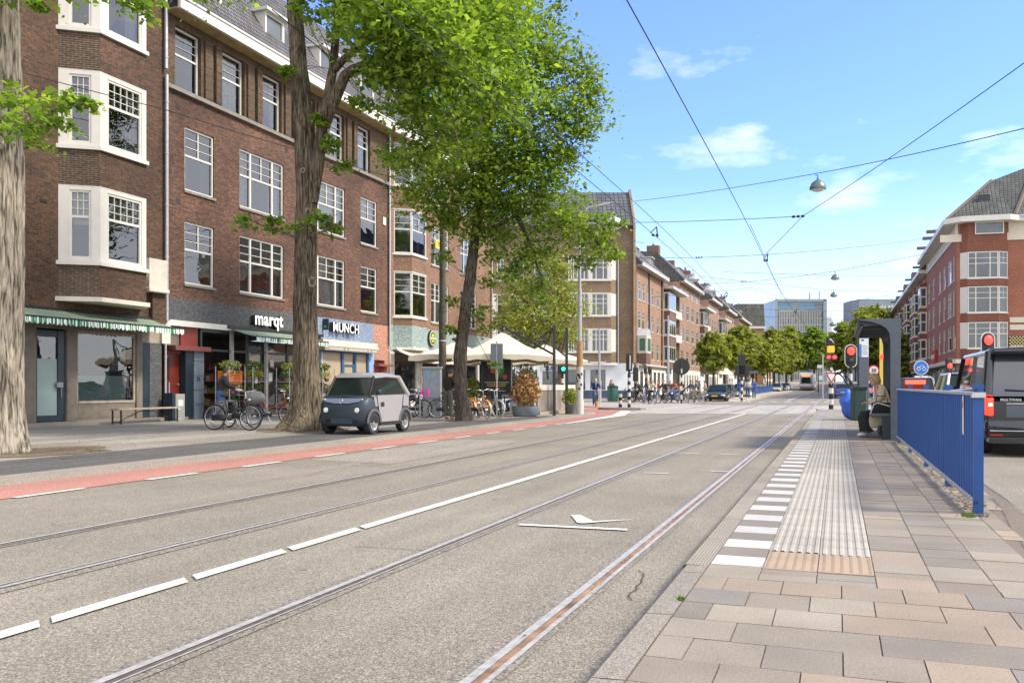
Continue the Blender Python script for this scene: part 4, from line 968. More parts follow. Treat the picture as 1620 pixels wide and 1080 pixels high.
# tall roof
mb = MB(); mb.add([(ux(745),-.5,16.75),(ux(1001),-.5,16.75),(ux(1001),3.2,20.6),(ux(745),3.2,20.6),(ux(745),9,16),(ux(1001),9,16)], [(0,1,2,3),(3,2,5,4)], T); mb.box(ux(745), -.52, 16.6, ux(1001), 0, 16.75, T)
mb.build('roof', tilemat('roof_tiles_blue', (.055,.065,.075), (.09,.10,.115), (.015,.015,.02), .42, .5), D)
mb = MB(); mb.add([(ux(1001),-.55,3.5),(ux(1001),-.55,16.9),(ux(1001),3.2,20.9),(ux(1001),9,16.2),(ux(1001),9,3.5),(ux(1005),-.3,3.5),(ux(1005),-.3,16.9),(ux(1005),3.2,20.9),(ux(1007),13,16.2),(ux(1007),13,3.5)], [(0,1,2,3,4),(9,8,7,6,5),(0,5,6,1),(1,6,7,2),(2,7,8,3)], T); mb.build('gable_wall', bD, D)
mb = MB(); mb.box(ux(977), -.2, 3.5, ux(978.5), -.1, 14.4, T); mb.box(ux(893), -1.0, 14.4, ux(976), .0, 14.5, T); mb.build('downpipe', mPipe, D)
mShopW = M('shop_white', (.66,.69,.72), .6, var=.06, scale=1); mShopB = M('shop_blue', (.035,.07,.13), .5, var=.1, scale=1)
gops = [(ux(a),.95,ux(b),2.9) for a, b in ((858,890),(897,926),(934,958),(790,815),(825,850))]
mb = MB(); wall(mb, OD, UD, ux(1003), .9, 3.5, gops, .15); mb.box(ux(893), -.9, 3.3, ux(975), -.02, 3.52, T); mb.build('shopfront', mShopW, D)
mb = MB(); mb.box(ux(735), -.04, .1, ux(1003), .1, .9, T); mb.build('blue_plinth', mShopB, D)
for o in gops:
    p = MB(); p.add([(o[0],.1,o[1]),(o[2],.1,o[1]),(o[2],.1,o[3]),(o[0],.1,o[3])], [(0,1,2,3)], T); p.build('shop_pane', glD, D)
mb = MB(); mb.box(ux(855), -.1, 2.75, ux(893), -.02, 3.3, T); sg = mb.build('fascia_sign', M('fascia_mint', (.45,.52,.46), .6), D)
text('SUPE', .5, .01, M('letter_blue', (.03,.07,.25), .5), sg, T @ TM((ux(872),-.115,3.0), (1,0,0), (0,0,1)), 'lettering', bold=.02)
mb = MB(); mb.box(ux(945), -1.05, 2.4, ux(947.5), -1, 4.2, T); mb.box(ux(932), -1.06, 3.5, ux(957), -1, 3.62, T); mb.build('cross_sign', mWhite, D)
mb = MB(); mb.box(ux(740), .35, 0, ux(1001), .5, 16, T); mb.build('interior', mInt, D)

# ================================================================ E row: repeating rose brick units on the left of the far street
XE = -21.3
units = [(98.6,115.3,14.9,4,'u0'),(127.6,147.5,16.3,4,'u1'),(158,172.3,16.5,4,'u2'),(183,198.6,16.6,3,'u3'),(209,234,16.8,4,'u4'),(246,275,17,4,'u5'),(290,330,17,3,'u6')]
labs = ['rose brick house row unit nearest the junction, with a white corner shop','rose brick unit with stair bay, second along the left side of the far street','rose brick unit with grey mansard, third along the left side of the far street','rose brick unit behind the street trees, fourth along the left side','rose brick unit behind the street trees, fifth along the left side','distant rose brick unit, sixth along the left side of the street','farthest rose brick unit on the left side of the street']
bal_prev = None
for i, (ya, yb, ev, ncol, nm) in enumerate(units):
    E_ = thing('row_house', labs[i], 'building', (0,0,0), group='rose brick row on the left of the far street')
    O = (XE, ya); L = yb-ya; rowsE = [(4.5,6.6),(7.9,10.0),(11.2,13.4)]
    if i: rowsE = rowsE + [(14.6,15.6)]
    cols = [(L*(k+.22)/ncol, L*(k+.22)/ncol+L/ncol*.5) for k in range(ncol)] if i else [(1.0,2.3),(3.2,4.5),(6.2,7.5),(8.6,9.9),(12.0,13.3),(14.6,15.9)]
    op = [(a,z0,b,z1) for a, b in cols for z0, z1 in rowsE]
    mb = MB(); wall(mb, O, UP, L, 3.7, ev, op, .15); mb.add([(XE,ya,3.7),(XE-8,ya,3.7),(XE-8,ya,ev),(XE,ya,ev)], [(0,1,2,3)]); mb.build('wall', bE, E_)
    for o in op: window(E_, O, UP, *o, 'far' if i < 3 else 'plain', .08, far=True, sill=i < 2)
    mb = MB(); mb.box(XE-.02, ya+.01, .1, XE+.05, yb-.01, 3.7) if i != 0 else mb.box(XE-.02, ya+.01, .1, XE+.25, yb-.01, 3.9); mb.build('shopfront', M('shop_plaster', (.70,.66,.58), .7, var=.08, scale=.5), E_)
    mb = MB(); n = int(L/2.6)
    for k in range(n): y = ya+.8+k*2.6; mb.box(XE+.26 if i == 0 else XE+.051, y, .5, XE+.27 if i == 0 else XE+.06, y+1.5, 3.0)
    mb.build('shop_pane', glD, E_)
    Tm = fmat(O, UP)
    mansard(E_, O, UP, 0, L, ev, ev+4.4, over=.75, back=3.4, fascia=.4, soff=False)
    if i:   # dark flank of the roof and its raised gutter return
        m = MB(); m.add([(-.02,-.7,ev+.4),(-.02,3.4,ev+4.5),(-.02,9,ev+4.5),(-.02,9,ev)], [(0,1,2,3)], Tm); m.build('roof_flank', mBlk if False else tDark, E_)
    nd_ = 2 if i < 4 else 1
    for k in range(nd_): a = L*(k+.3)/nd_; dormer(E_, O, UP, a, a+(1.5 if i == 0 else 3.2), ev+.9, ev+2.4, .55, far=True)
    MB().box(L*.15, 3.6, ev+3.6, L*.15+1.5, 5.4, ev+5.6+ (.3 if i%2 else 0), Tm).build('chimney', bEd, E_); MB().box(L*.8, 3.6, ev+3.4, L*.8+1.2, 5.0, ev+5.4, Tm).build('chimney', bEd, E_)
    mb = MB()
    for k in range(3): mb.cyl(tuple(Tm @ Vector((L*.15+.3+k*.45,4.5,ev+5.6))), tuple(Tm @ Vector((L*.15+.3+k*.45,4.5,ev+6.2))), .13, n=8)
    mb.build('chimney_pots', bEd, E_)
    if i == 0:
        mb = MB(); mb.rbox(XE+.0, 98.8, 3.9, XE+1.1, 101.2, 5.0, .05); mb.build('oriel_base', bEd, E_)
        mb = MB(); mb.rbox(XE+.0, 98.75, 5.0, XE+1.15, 101.25, 7.0, .05); mb.build('oriel_frame', mWhite, E_); mb = MB(); mb.box(XE+.3, 98.74, 5.3, XE+.95, 98.75, 6.7); mb.box(XE+1.15, 99.1, 5.3, XE+1.16, 100.9, 6.7); mb.build('pane', M('pane_green', (.08,.16,.12), .1), E_)
        mb = MB(); mb.prism([(98.7,7),(101.3,7),(100.7,7.8),(99.3,7.8)], 'x', XE, XE+1.1); mb.build('oriel_roof', M('lead_roof', (.42,.44,.46), .5), E_)
        for yy in (100.2, 108.5): mb = MB(); mb.box(XE+.02, yy+5, 3.9, XE+.16, yy+5.16, 14.8); mb.build('downpipe', mInt, E_)
        mb = MB(); mb.box(XE-.5, 98.7, 3.65, XE+.6, yb, 3.85); mb.build('cornice', mWhite, E_)
        text('CAFE EATS', .75, .03, mBlk, E_, TM((XE+.3,103.5,3.2), (0,1,0), (0,0,1)), 'lettering', bold=.03) if False else None
        for z in (2.9,):
            mb = MB(); mb.ell((XE+.35,102.0,z+.25), (.08,.75,.42), 10, 6); mb.ell((XE+.35,104.6,z+.25), (.08,1.0,.42), 10, 6); mb.build('wall_ornament', mBlk, E_)
    # stair bay and balconies in the gap after this unit
    if i < len(units)-1:
        yn = units[i+1][0]; gap = yn-yb; hb_ = min(gap*.42, 5.5)
        S = thing('stair_bay', ['white-windowed stair bay and balconies after the first rose unit','stair bay and balconies after the second rose unit','stair bay and balconies after the third rose unit','stair bay and balconies after the fourth rose unit','stair bay and balconies after the fifth rose unit','stair bay and balconies after the sixth rose unit'][i], 'building', (0,0,0), group='stair bays between the rose units')
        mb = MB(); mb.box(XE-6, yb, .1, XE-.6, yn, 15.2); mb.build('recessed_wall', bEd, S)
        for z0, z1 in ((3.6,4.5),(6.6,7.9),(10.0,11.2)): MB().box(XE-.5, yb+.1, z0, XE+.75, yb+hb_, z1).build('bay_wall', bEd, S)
        for z0, z1 in ((4.5,6.6),(7.9,10.0),(11.2,13.6)):
            m = MB(); m.box(XE-.5, yb+.1, z0, XE+.7, yb+hb_, z1); m.box(XE-.5, yb, z0-.08, XE+.82, yb+hb_+.1, z0); f = m.build('bay_window', mWhite, S)
            m = MB()
            for (a, b) in ((-.35,.0),(.1,.5)): m.box(XE+a, yb+.09, z0+.25, XE+b, yb+.095, z1-.2)
            for k in range(3): m.box(XE+.705, yb+.3+k*(hb_-.4)/3, z0+.25, XE+.71, yb+.1+(k+1)*(hb_-.4)/3, z1-.2)
            m.build('pane', glD, f)
            m = MB(); m.box(XE-.6, yb+hb_, z0-.5, XE+.35, yn, z0-.35); m.box(XE+.27, yb+hb_, z0-.35, XE+.35, yn, z0+.55); m.box(XE-.6, yb+hb_, z0-.35, XE-.55, yn, z1+.2); m.build('balcony', mCream, S)
            m = MB(); m.box(XE-.549, yb+hb_+.6, z0, XE-.54, yn-.8, z1); m.build('balcony_window', glD, S)
        m = MB(); m.box(XE-1, yb-.2, 14.0, XE+1.3, yn, 14.35); m.build('eaves_slab', mWhite, S)
        m = MB(); m.box(XE-.6, yb, .1, XE+.1, yb+gap*.5, 3.6); m.build('entrance_wall', mShopW, S); m = MB(); m.box(XE-.6, yb+gap*.5, .1, XE-.3, yn, 3.6); m.build('entrance_recess', mInt, S)
# end block closing the row and the towers far off
G = thing('end_building', 'brown block with a plain dark tiled roof closing the left row in the distance', 'building', (0,0,0))
def cbox(mb, x0, x1, y0, y1, z, dep, x0b=None):
    """box facing the camera direction at a given distance, sized from its real width"""
    pass
def facing(x0, x1, zc, zlo, zhi, dep): return camp(x0, zc), (x1-x0)*zc/1400
o, wd = facing(1166, 1208, 235, 0, 0, 12); TG = fmat(o, UD)
MB().box(0, 0, 0, wd, 12, 17, TG).build('wall', bE, G)
m = MB(); m.prism([(-.4,17.2),(wd+.4,17.2),(wd,23.2),(0,23.2)], 'y', 0, 12, TG); m.build('roof', tilemat('roof_tiles_olive', (.10,.10,.085), (.14,.14,.12), (.03,.03,.03), .4, .5), G)
MB().box(-.6, -.5, 16.6, wd+.6, 12, 17.2, TG).build('eaves', mWhite, G)
MB().box(wd*.35, 1.2, 19.3, wd*.42, 1.4, 20, TG).box(wd*.48, 1.2, 19.3, wd*.55, 1.4, 20, TG).build('skylight', M('skylight_blue', (.25,.38,.6), .2), G)
Gt = thing('office_tower', 'glass office tower with white vertical fins at the end of the street', 'building', (0,0,0))
zt = 460; o, wd = facing(1227, 1307, zt, 0, 0, 0); TG = fmat(o, UD); Ht = 1.28+(611-474)*zt/1400
MB().box(0, 0, 0, wd, 25, Ht, TG).build('body', M('tower_glass', (.10,.14,.165), .15, var=.35, scale=.12, spec=.8), Gt)
m = MB(); m.box(-.2, -.6, 0, .9, .1, Ht+.5, TG); m.box(0, -.6, Ht-1.0, wd, .2, Ht+.3, TG); m.box(wd-1.6, -.6, 0, wd+.2, .1, Ht+.3, TG); m.build('frame', M('tower_frame', (.22,.26,.29), .5, var=.05), Gt)
m = MB(); n = 26
for k in range(n): x = 1.8+(wd-4)*k/n; m.box(x, -.5, 0, x+.28, 0, Ht-5.8, TG)
for k in range(11): z = Ht-6-k*3.6; m.box(1.6, -.35, z, wd-1.8, 0, z+.35, TG)
m.build('fins', M('tower_fins', (.40,.41,.38), .5, var=.05), Gt)
m = MB(); rt = random.Random(2)
for k in range(60): x = 2+(wd-5)*rt.random(); z = rt.uniform(4, Ht-8); m.box(x, -.05, z, x+rt.uniform(.6,1.4), -.01, z+2, TG)
m.build('dark_windows', M('tower_dark', (.03,.04,.05), .2), Gt)
m = MB(); m.box(wd*.35, 4, Ht, wd*.9, 14, Ht+.8, TG); m.box(wd*.72, 4, Ht, wd*.74, 5, Ht+4, TG); m.box(wd*.92, 4, Ht, wd*.93, 5, Ht+5, TG); m.build('roof_plant', M('plant_grey', (.3,.32,.33), .6), Gt)
for a, b in ((2,8),(13,20)): MB().box(a, -.02, Ht-4.8, b, -.01, Ht-1.6, TG).build('sky_panel', M('tower_blue', (.10,.21,.32), .12), Gt)
Ga = thing('bank_building', 'grey office block with the bank name on its upper floor, right of the glass tower', 'building', (0,0,0))
zt = 420; o, wd = facing(1359, 1440, zt, 0, 0, 0); TG = fmat(o, UD); Ht = 1.28+(611-473)*zt/1400
MB().box(0, 0, 0, wd, 20, Ht, TG).build('body', M('bank_grey', (.17,.20,.24), .4, var=.1, scale=.2), Ga)
MB().box(3, -.4, 0, wd, 0, Ht-8, TG).build('lower_front', M('bank_pale', (.42,.44,.46), .5, var=.12, scale=.2), Ga)
m = MB()
for k in range(7): m.box(3.3, -.5, Ht-11-k*3.4, wd, -.41, Ht-9.6-k*3.4, TG)
m.build('window_bands', glD, Ga)
text('ABN·AMRO', 2.7, .05, mWhite, Ga, TG @ TM((14.2,-.1,Ht-3.9), (1,0,0), (0,0,1)), 'lettering', bold=.03)
m = MB(); m.prism([(6.6,Ht-2.6),(8.6,Ht-2.6),(8.6,Ht-4.4),(7.6,Ht-5.6),(6.6,Ht-4.4)], 'y', -.15, -.02, TG); m.build('shield', M('shield_teal', (.1,.45,.42), .5), Ga)
m = MB(); o2, wd2 = facing(1306, 1316, 500, 0, 0, 0); T2 = fmat(o2, UD)
Gs = thing('office_block', 'low pale block peeping out beside the glass tower', 'building', (0,0,0))
MB().box(0, 0, 0, wd2, 10, 1.28+110*500/1400, T2).build('body', M('pale_block', (.45,.47,.47), .6), Gs)

# ================================================================ right side: red corner block and the row behind it
XR = 10.8; UR = (0, -1)
Rc = thing('corner_building', 'red brick corner block with white windows and a mossy tiled hipped roof, far right', 'building', (0,0,0))
# street face: u runs towards the camera, so its outside is on the -X side
yc = 95.0; Lr = 30.0; O = (XR, yc+Lr)
def yy(y): return yc+Lr-y
opsR = []
for (ya, yb) in ((96.8,98.0),(99.4,102.2),(104.6,106.6),(109.2,111.2),(116.0,118.4),(121.5,123.5)):
    for z0, z1 in ((5.1,8.0),(8.9,11.5),(12.4,14.6)) if False else ((4.9,7.3),(8.3,10.8),(11.7,14.1)): opsR.append((yy(yb),z0,yy(ya),z1))
mb = MB(); wall(mb, O, UR, Lr, 3.9, 15.6, opsR, .15); mb.build('wall', bRt, Rc)
for o_ in opsR: window(Rc, O, UR, *o_, 'far' if o_[2]-o_[0] > 1.5 else 'plain', .08, far=True)
# front facing the junction
UF = Vector((math.cos(R(6)), math.sin(R(6)))); OF = Vector((XR, yc)); Lf = 26
rowsR = [(4.9,7.4),(8.3,10.8),(11.6,14.1)]
opF = [(12.6,z0,16.2,z1) for z0, z1 in rowsR]+[(18.5,z0,21,z1) for z0, z1 in rowsR]
mb = MB(); wall(mb, OF, UF, Lf, 3.9, 16.9, opF, .15); mb.build('front_wall', bRt, Rc)
for o_ in opF: window(Rc, OF, UF, *o_, 'far', .08, far=True)
TF = fmat(OF, UF)
# canted window bay near the corner
b0, b1 = .6, 4.4; bp2 = [(b0-.3,0),(b0+.2,-.7),(b1-.9,-.7),(b1,-.1),(b1,0)]
for z0, z1 in ((3.9,4.9),(7.45,8.3),(10.85,11.6),(14.1,16.9)): MB().prism(bp2, 'z', z0, z1, TF).build('bay_wall', bRd, Rc)
for z0, z1 in rowsR:
    OB = OF - Vector((UF.y, -UF.x))*-.7; OB = OF + Vector((UF.y, -UF.x))*.7
    window(Rc, (OB.x, OB.y), UF, b0+.2, z0, b1-.95, z1, 'wide', .04, far=True)
    (a, ya), (b, yb) = bp2[2], bp2[3]; p0 = TF @ Vector((a,ya,0)); p1 = TF @ Vector((b,yb,0)); U_, L_ = seg((p0.x,p0.y), (p1.x,p1.y)); window(Rc, (p0.x,p0.y), U_, 0, z0, L_, z1, 'far', .04, far=True)
    (a, ya), (b, yb) = bp2[0], bp2[1]; p0 = TF @ Vector((a,ya,0)); p1 = TF @ Vector((b,yb,0)); m = MB(); m.quad((p0.x-.02,p0.y-.02,z0),(p1.x-.02,p1.y-.02,z0),(p1.x-.02,p1.y-.02,z1),(p0.x-.02,p0.y-.02,z1)); m.build('bay_frame', mWhite, Rc)
mb = MB()
for z in (15.6,): mb.box(-1.5, -.12, 15.2, 6.4, -.02, 15.9, TF)
for z in (7.6, 6.9, 4.9): mb.box(4.6, -.08, z-.25, 6.3, -.02, z+.25, TF)
mb.box(4.5, -.05, 15.6, Lf, .02, 16.9, TF); mb.build('stone_bands', M('band_stone', (.55,.50,.40), .7, var=.1), Rc)
# yellow and black patterned brick panel, first floor
m = MB(); m.box(4.5, -.05, 4.95, 12.0, -.03, 6.1, TF); pan = m.build('pattern_panel', mInt, Rc); m = MB(); 
for r_ in range(7):
    for k in range(26):
        x = 4.55+k*.285+(.14 if r_ % 2 else 0); 
        if x < 11.8: m.box(x, -.08, 4.98+r_*.16, x+.15, -.05, 5.09+r_*.16, TF)
m.build('yellow_bricks', M('yellow_brick', (.62,.52,.22), .7, var=.1), pan)
m = MB(); 
for r_ in range(7):
    for k in range(4):
        y = 95.2+k*.3+(.15 if r_ % 2 else 0); m.box(XR-.06, y, 4.98+r_*.16, XR-.03, y+.16, 5.09+r_*.16)
m.build('yellow_bricks', M('yellow_brick', (.62,.52,.22)), pan)
# attic band with windows, gutter, hipped roof
mb = MB(); mb.box(XR-.12, yc, 15.6, XR+.1, yc+Lr, 16.9); mb.build('attic_band', M('band_stone', (.55,.50,.40)), Rc)
for k in range(6): window(Rc, O, UR, 1.5+k*5, 15.7, 4.0+k*5, 16.85, 'plain', -.1, far=True, sill=False)
window(Rc, OF, UF, 1.4, 15.75, 3.9, 16.9, 'plain', -.8, far=True, sill=False); window(Rc, OF, UF, 12.6, 15.0, 15.6, 16.9, 'plain', .0, far=True, sill=False)
P_ = lambda u, d, z: tuple(TF @ Vector((u, d, z)))
m = MB(); m.prism([(XR-1.2,yc-.3),(XR-1.2,yc+Lr),(XR+12,yc+Lr),(XR+12,yc+3),(P_(Lf,-.7,0)[0],P_(Lf,-.7,0)[1]),(P_(5.5,-.7,0)[0],P_(5.5,-.7,0)[1]),(P_(4.2,-1.7,0)[0],P_(4.2,-1.7,0)[1]),(P_(.0,-1.5,0)[0],P_(.0,-1.5,0)[1])], 'z', 16.9, 17.4); m.build('gutter', mWhite, Rc)
m = MB(); zr = 17.4; top = 23.4
A0 = (XR-.9, yc+Lr, zr); A1 = (XR-.9, yc-.2, zr); B1 = P_(4.8,-1.0,zr); B2 = P_(26,-.4,zr); R1 = (XR+3.6, yc+4.5, 21.8); R0 = (XR+3.6, yc+Lr, 21.8); Rr = P_(8.2,4.8,top); R2 = P_(26,4.8,top)
m.add([A0,A1,R1,R0], [(0,1,2,3)]); m.add([A1,B1,R1], [(0,1,2)]); m.add([B1,B2,R2,Rr], [(0,1,2,3)]); m.add([B1,Rr,R1], [(0,1,2)]); m.add([R1,Rr,R2,(R2[0],R2[1]+8,top),R0], [(0,1,2,3,4)])
rf = m.build('roof', tilemat('roof_tiles_corner', (.05,.06,.05), (.085,.09,.08), (.012,.015,.012), .34, .42), Rc)
m = MB(); m.tube([A1, R1], .16, 6); m.tube([B1, Rr], .2, 6); m.tube([Rr, R2], .2, 6); m.tube([R1, R0], .16, 6); m.build('ridge_tiles', M('ridge', (.12,.09,.07), .8), rf)
s0 = Vector(A1).lerp(Vector(B1), .45).lerp(Vector(R1), .48)
m = MB(); m.rbox(s0.x-.5, s0.y-.25, s0.z-.4, s0.x+.5, s0.y+.2, s0.z+.45, .05); m.build('skylight_frame', mBlk, rf); m = MB(); m.add([(s0.x-.4,s0.y-.27,s0.z-.3),(s0.x+.4,s0.y-.27,s0.z-.3),(s0.x+.4,s0.y-.1,s0.z+.4),(s0.x-.4,s0.y-.1,s0.z+.4)], [(0,1,2,3)]); m.build('skylight', M('skylight_blue', (.25,.38,.6)), rf)
for y in (104, 108.5, 116): MB().box(XR-1.9, y, 17.6, XR-.8, y+.25, 17.95).build('hoist_beam', M('beam_brown', (.16,.12,.09), .7), Rc)
# shopfront
m = MB(); m.box(XR-.35, yc-.1, 3.5, XR+.1, yc+Lr, 3.9); m.box(-.2, -.4, 3.5, Lf, 0, 3.9, TF); m.build('cornice', M('band_stone', (.55,.50,.40)), Rc)
m = MB(); m.box(XR-.02, yc, .1, XR+.2, yc+Lr, 3.5); m.box(0, 0, .1, Lf, .2, 3.5, TF); m.build('shopfront', M('shop_brown', (.12,.09,.075), .6, var=.2), Rc)
m = MB()
for k in range(9): m.box(XR-.04, yc+1+k*3.2, .6, XR-.03, yc+3.4+k*3.2, 2.6); m.box(XR-.05, yc+1+k*3.2, 2.7, XR-.04, yc+3.4+k*3.2, 3.4)
for k in range(7): m.box(.8+k*3.5, -.02, .6, 3.4+k*3.5, -.01, 3.3, TF)
m.build('shop_pane', glD, Rc)
m = MB(); m.box(XR-.3, 112.5, 4.0, XR-.05, 117.4, 5.5); sg = m.build('shop_sign_board', M('sign_red', (.42,.012,.012), .5, var=.05), Rc); m = MB()
for k in range(6): m.box(XR-.33, 113.2+k*.62, 4.5, XR-.3, 113.62+k*.62, 5.0)
m.build('white_print', mWhite, sg)
m = MB(); m.box(XR+.3, yc+.6, .1, XR+.5, yc+Lr, 16); m.box(.6, .5, .1, Lf, .7, 16, TF); m.build('interior', mInt, Rc)
# row beyond, with projecting bays
rlab = ['red brick house with two stacks of white bay windows next to the corner block','red brick house with white bays, second beyond the corner block','red brick house with white bays, third beyond the corner block','distant red brick house, fourth beyond the corner block','distant red brick house, fifth beyond the corner block','distant red brick house, farthest of the right-hand row']
yb0 = 125.0
for i, L in enumerate((14, 16, 18, 24, 30, 40)):
    H_ = thing('row_house', rlab[i], 'building', (0,0,0), group='red brick row on the right of the far street'); ya, yb = yb0, yb0+L; O = (XR, yb); ev = 15.8
    ops_ = [(L*.38,z0,L*.5,z1) for z0, z1 in rowsR]+[(L*.55,z0,L*.65,z1) for z0, z1 in rowsR] + [(L*.3+k*L*.15,14.5,L*.4+k*L*.15,15.5) for k in range(3)]
    m = MB(); wall(m, O, UR, L, .1, ev, ops_, .15); m.build('wall', bRt, H_)
    for o_ in ops_: window(H_, O, UR, *o_, 'plain' if i > 1 else 'far', .08, far=True, sill=False)
    Tm = fmat(O, UR)
    for (a, b) in ((L*.06,L*.28),(L*.74,L*.96)):
        for z0, z1 in ((3.6,4.7),(7.4,8.1),(10.9,11.4),(14.1,14.6)): MB().box(a, -.85, z0, b, 0, z1, Tm).build('bay_wall', bRd, H_)
        for z0, z1 in ((4.7,7.4),(8.1,10.9),(11.4,14.1)):
            m = MB(); m.box(a+.02, -.8, z0, b-.02, 0, z1, Tm); f = m.build('bay_window', mWhite, H_)
            m = MB(); w_ = (b-a)/3
            for k in range(3):
                for (q0, q1) in ((.1,.5),(.56,.92)): m.box(a+w_*k+.12, -.81, z0+(z1-z0)*q0, a+w_*(k+1)-.1, -.805, z0+(z1-z0)*q1, Tm)
            for (q0, q1) in ((.1,.5),(.56,.92)): m.box(b-.015, -.65, z0+(z1-z0)*q0, b-.01, -.15, z0+(z1-z0)*q1, Tm)
            m.build('pane', glD, f)
    m = MB(); m.box(0, -1.0, ev, L, .1, ev+.45, Tm); m.build('gutter', mWhite, H_)
    m = MB(); m.add([(0,-.9,ev+.45),(L,-.9,ev+.45),(L,3.2,ev+4.6),(0,3.2,ev+4.6),(L,9,ev),(0,9,ev)], [(0,1,2,3),(3,2,4,5),(0,3,5),(1,4,2)], Tm); m.build('roof', tGrn, H_)
    m = MB(); m.box(L*.45, -.3, ev+1, L*.6, 1.5, ev+2.6, Tm); m.box(L*.1, 2.5, ev+3.5, L*.1+1.2, 4, ev+6, Tm); m.box(L*.49, -1.2, ev+1.5, L*.51, -.3, ev+1.8, Tm); m.build('dormer', M('beam_brown', (.16,.12,.09)), H_)
    m = MB()
    for k in range(int(L/4)): m.box(.8+k*4, -.03, .5, 3.4+k*4, -.02, 3.1, Tm)
    m.build('shop_pane', glD, H_)
    m = MB(); m.box(0, -.3, 3.2, L, 0, 3.5, Tm); m.build('cornice', M('band_stone', (.55,.50,.40)), H_)
    m = MB(); m.cyl(tuple(Tm @ Vector((.05,-.1,.1))), tuple(Tm @ Vector((.05,-.1,ev))), .08, n=6); m.build('drainpipe', mPipe, H_)
    yb0 = yb
# footways along the far blocks
mb = MB(); mb.poly([(-60,79.5,.1),(camp(735,78)[0],camp(735,78)[1],.1),(-13.6,70.5,.1),(-12.2,73.5,.1),(-12.2,340,.1+2.8),(-24,340,2.9),(-24,100,.1),(-24,90,.1),(-60,90,.1)]) if False else None
def foot(x0, x1, y0, y1, lab):
    ys = [y0]+[y for y in YS if y0 < y < y1]+[y1]; m = MB(); grid(x0, x1, 0, 0, ys, .11, m); m.add([(x0,y0,-.01),(x1,y0,-.01),(x1,y0,.11),(x0,y0,.11)], [(0,1,2,3)])
    for a, b in zip(ys, ys[1:]):
        for x in (x0, x1): m.add([(x,a,zg(a)-.02),(x,b,zg(b)-.02),(x,b,zg(b)+.11),(x,a,zg(a)+.11)], [(0,1,2,3)])
    return struct(m.build('footway', mPave), 'structure', lab)
foot(-21.3, -12.2, 76, 340, 'footway along the rose brick row'); foot(8.3, 10.8, 84, 340, 'footway along the red brick row')
m = MB(); c1, c2 = camp(690, 74.5), camp(1040, 71.5); c3, c4_ = camp(1040, 86), camp(690, 90)
m.prism([c1, c2, (-12.2,76), c3, c4_], 'z', 0, .1); struct(m.build('footway', M('kerb_pale', (.34,.31,.27), .9, var=.15, scale=1)), 'structure', 'footway round the white corner shop')
# ================================================================ people
mSkin = M('skin', (.50,.30,.21), .55, var=.05); mHairB = M('hair_brown', (.07,.042,.025), .7, var=.3, scale=30); mHairG = M('hair_grey', (.4,.37,.33), .7, var=.2, scale=30); mHairL = M('hair_fair', (.33,.23,.12), .6, var=.35, scale=25)
mSole = M('shoe_white', (.6,.6,.58), .6); mShoeD = M('shoe_dark', (.03,.025,.02), .5)
mEye = M('eye_dark', (.02,.015,.012), .3, var=0)
def skin_bm(verts, edges, rad, level=1, root=0):
    me = bpy.data.meshes.new('t'); me.from_pydata([tuple(v) for v in verts], edges, []); o = bpy.data.objects.new('t', me); COL.objects.link(o)
    md = o.modifiers.new('s', 'SKIN'); md.use_smooth_shade = True
    sv = me.skin_vertices[0].data
    for i, r in enumerate(rad): sv[i].radius = (r, r) if not hasattr(r, '__len__') else r; sv[i].use_root = (i == root)
    o.modifiers.new('u', 'SUBSURF').levels = level
    dg = bpy.context.evaluated_depsgraph_get(); dg.update(); m2 = bpy.data.meshes.new_from_object(o.evaluated_get(dg))
    vs = [tuple(v.co) for v in m2.vertices]; fs = [tuple(p.vertices) for p in m2.polygons]
    bpy.data.objects.remove(o); bpy.data.meshes.remove(me); bpy.data.meshes.remove(m2); return vs, fs
def chain(mb, pts, rad, level=1):
    vs, fs = skin_bm(pts, [(i, i+1) for i in range(len(pts)-1)], rad, level); mb.add(vs, fs)
def V(*a): return Vector(a)
STAND = dict(pel=V(0,0,.95), wai=V(0,0,1.1), che=V(0,.01,1.32), nek=V(0,.0,1.47), hd=V(0,.02,1.6), fwd=V(0,1,0),
    shL=V(-.17,0,1.41), elL=V(-.23,-.02,1.14), wrL=V(-.24,.08,.9), shR=V(.17,0,1.41), elR=V(.23,-.02,1.14), wrR=V(.24,.08,.9),
    hiL=V(-.09,0,.9), knL=V(-.1,.03,.5), anL=V(-.1,0,.1), hiR=V(.09,0,.9), knR=V(.1,.03,.5), anR=V(.1,0,.1), toL=V(-.1,.17,.035), toR=V(.1,.17,.035))
CYC = dict(pel=V(0,-.3,1.0), wai=V(0,-.24,1.15), che=V(0,-.13,1.36), nek=V(0,-.06,1.5), hd=V(0,-.01,1.63), fwd=V(0,1,0),
    shL=V(-.18,-.1,1.44), elL=V(-.27,.04,1.22), wrL=V(-.26,.3,1.13), shR=V(.18,-.1,1.44), elR=V(.27,.04,1.22), wrR=V(.26,.3,1.13),
    hiL=V(-.1,-.28,.96), knL=V(-.12,.14,.86), anL=V(-.12,.0,.44), hiR=V(.1,-.28,.96), knR=V(.12,.1,.62), anR=V(.12,-.08,.2), toL=V(-.12,.16,.38), toR=V(.12,.1,.15))
WAIT = dict(CYC); WAIT.update(knR=V(.2,-.05,.52), anR=V(.3,.02,.1), toR=V(.3,.19,.035), hiR=V(.1,-.25,.93))
WALK = dict(STAND); WALK.update(knL=V(-.1,.2,.52), anL=V(-.1,.26,.13), toL=V(-.1,.42,.08), knR=V(.1,-.03,.5), anR=V(.1,-.28,.16), toR=V(.1,-.13,.04), elL=V(-.22,-.1,1.15), wrL=V(-.23,-.12,.9), wrR=V(.23,.22,.96))
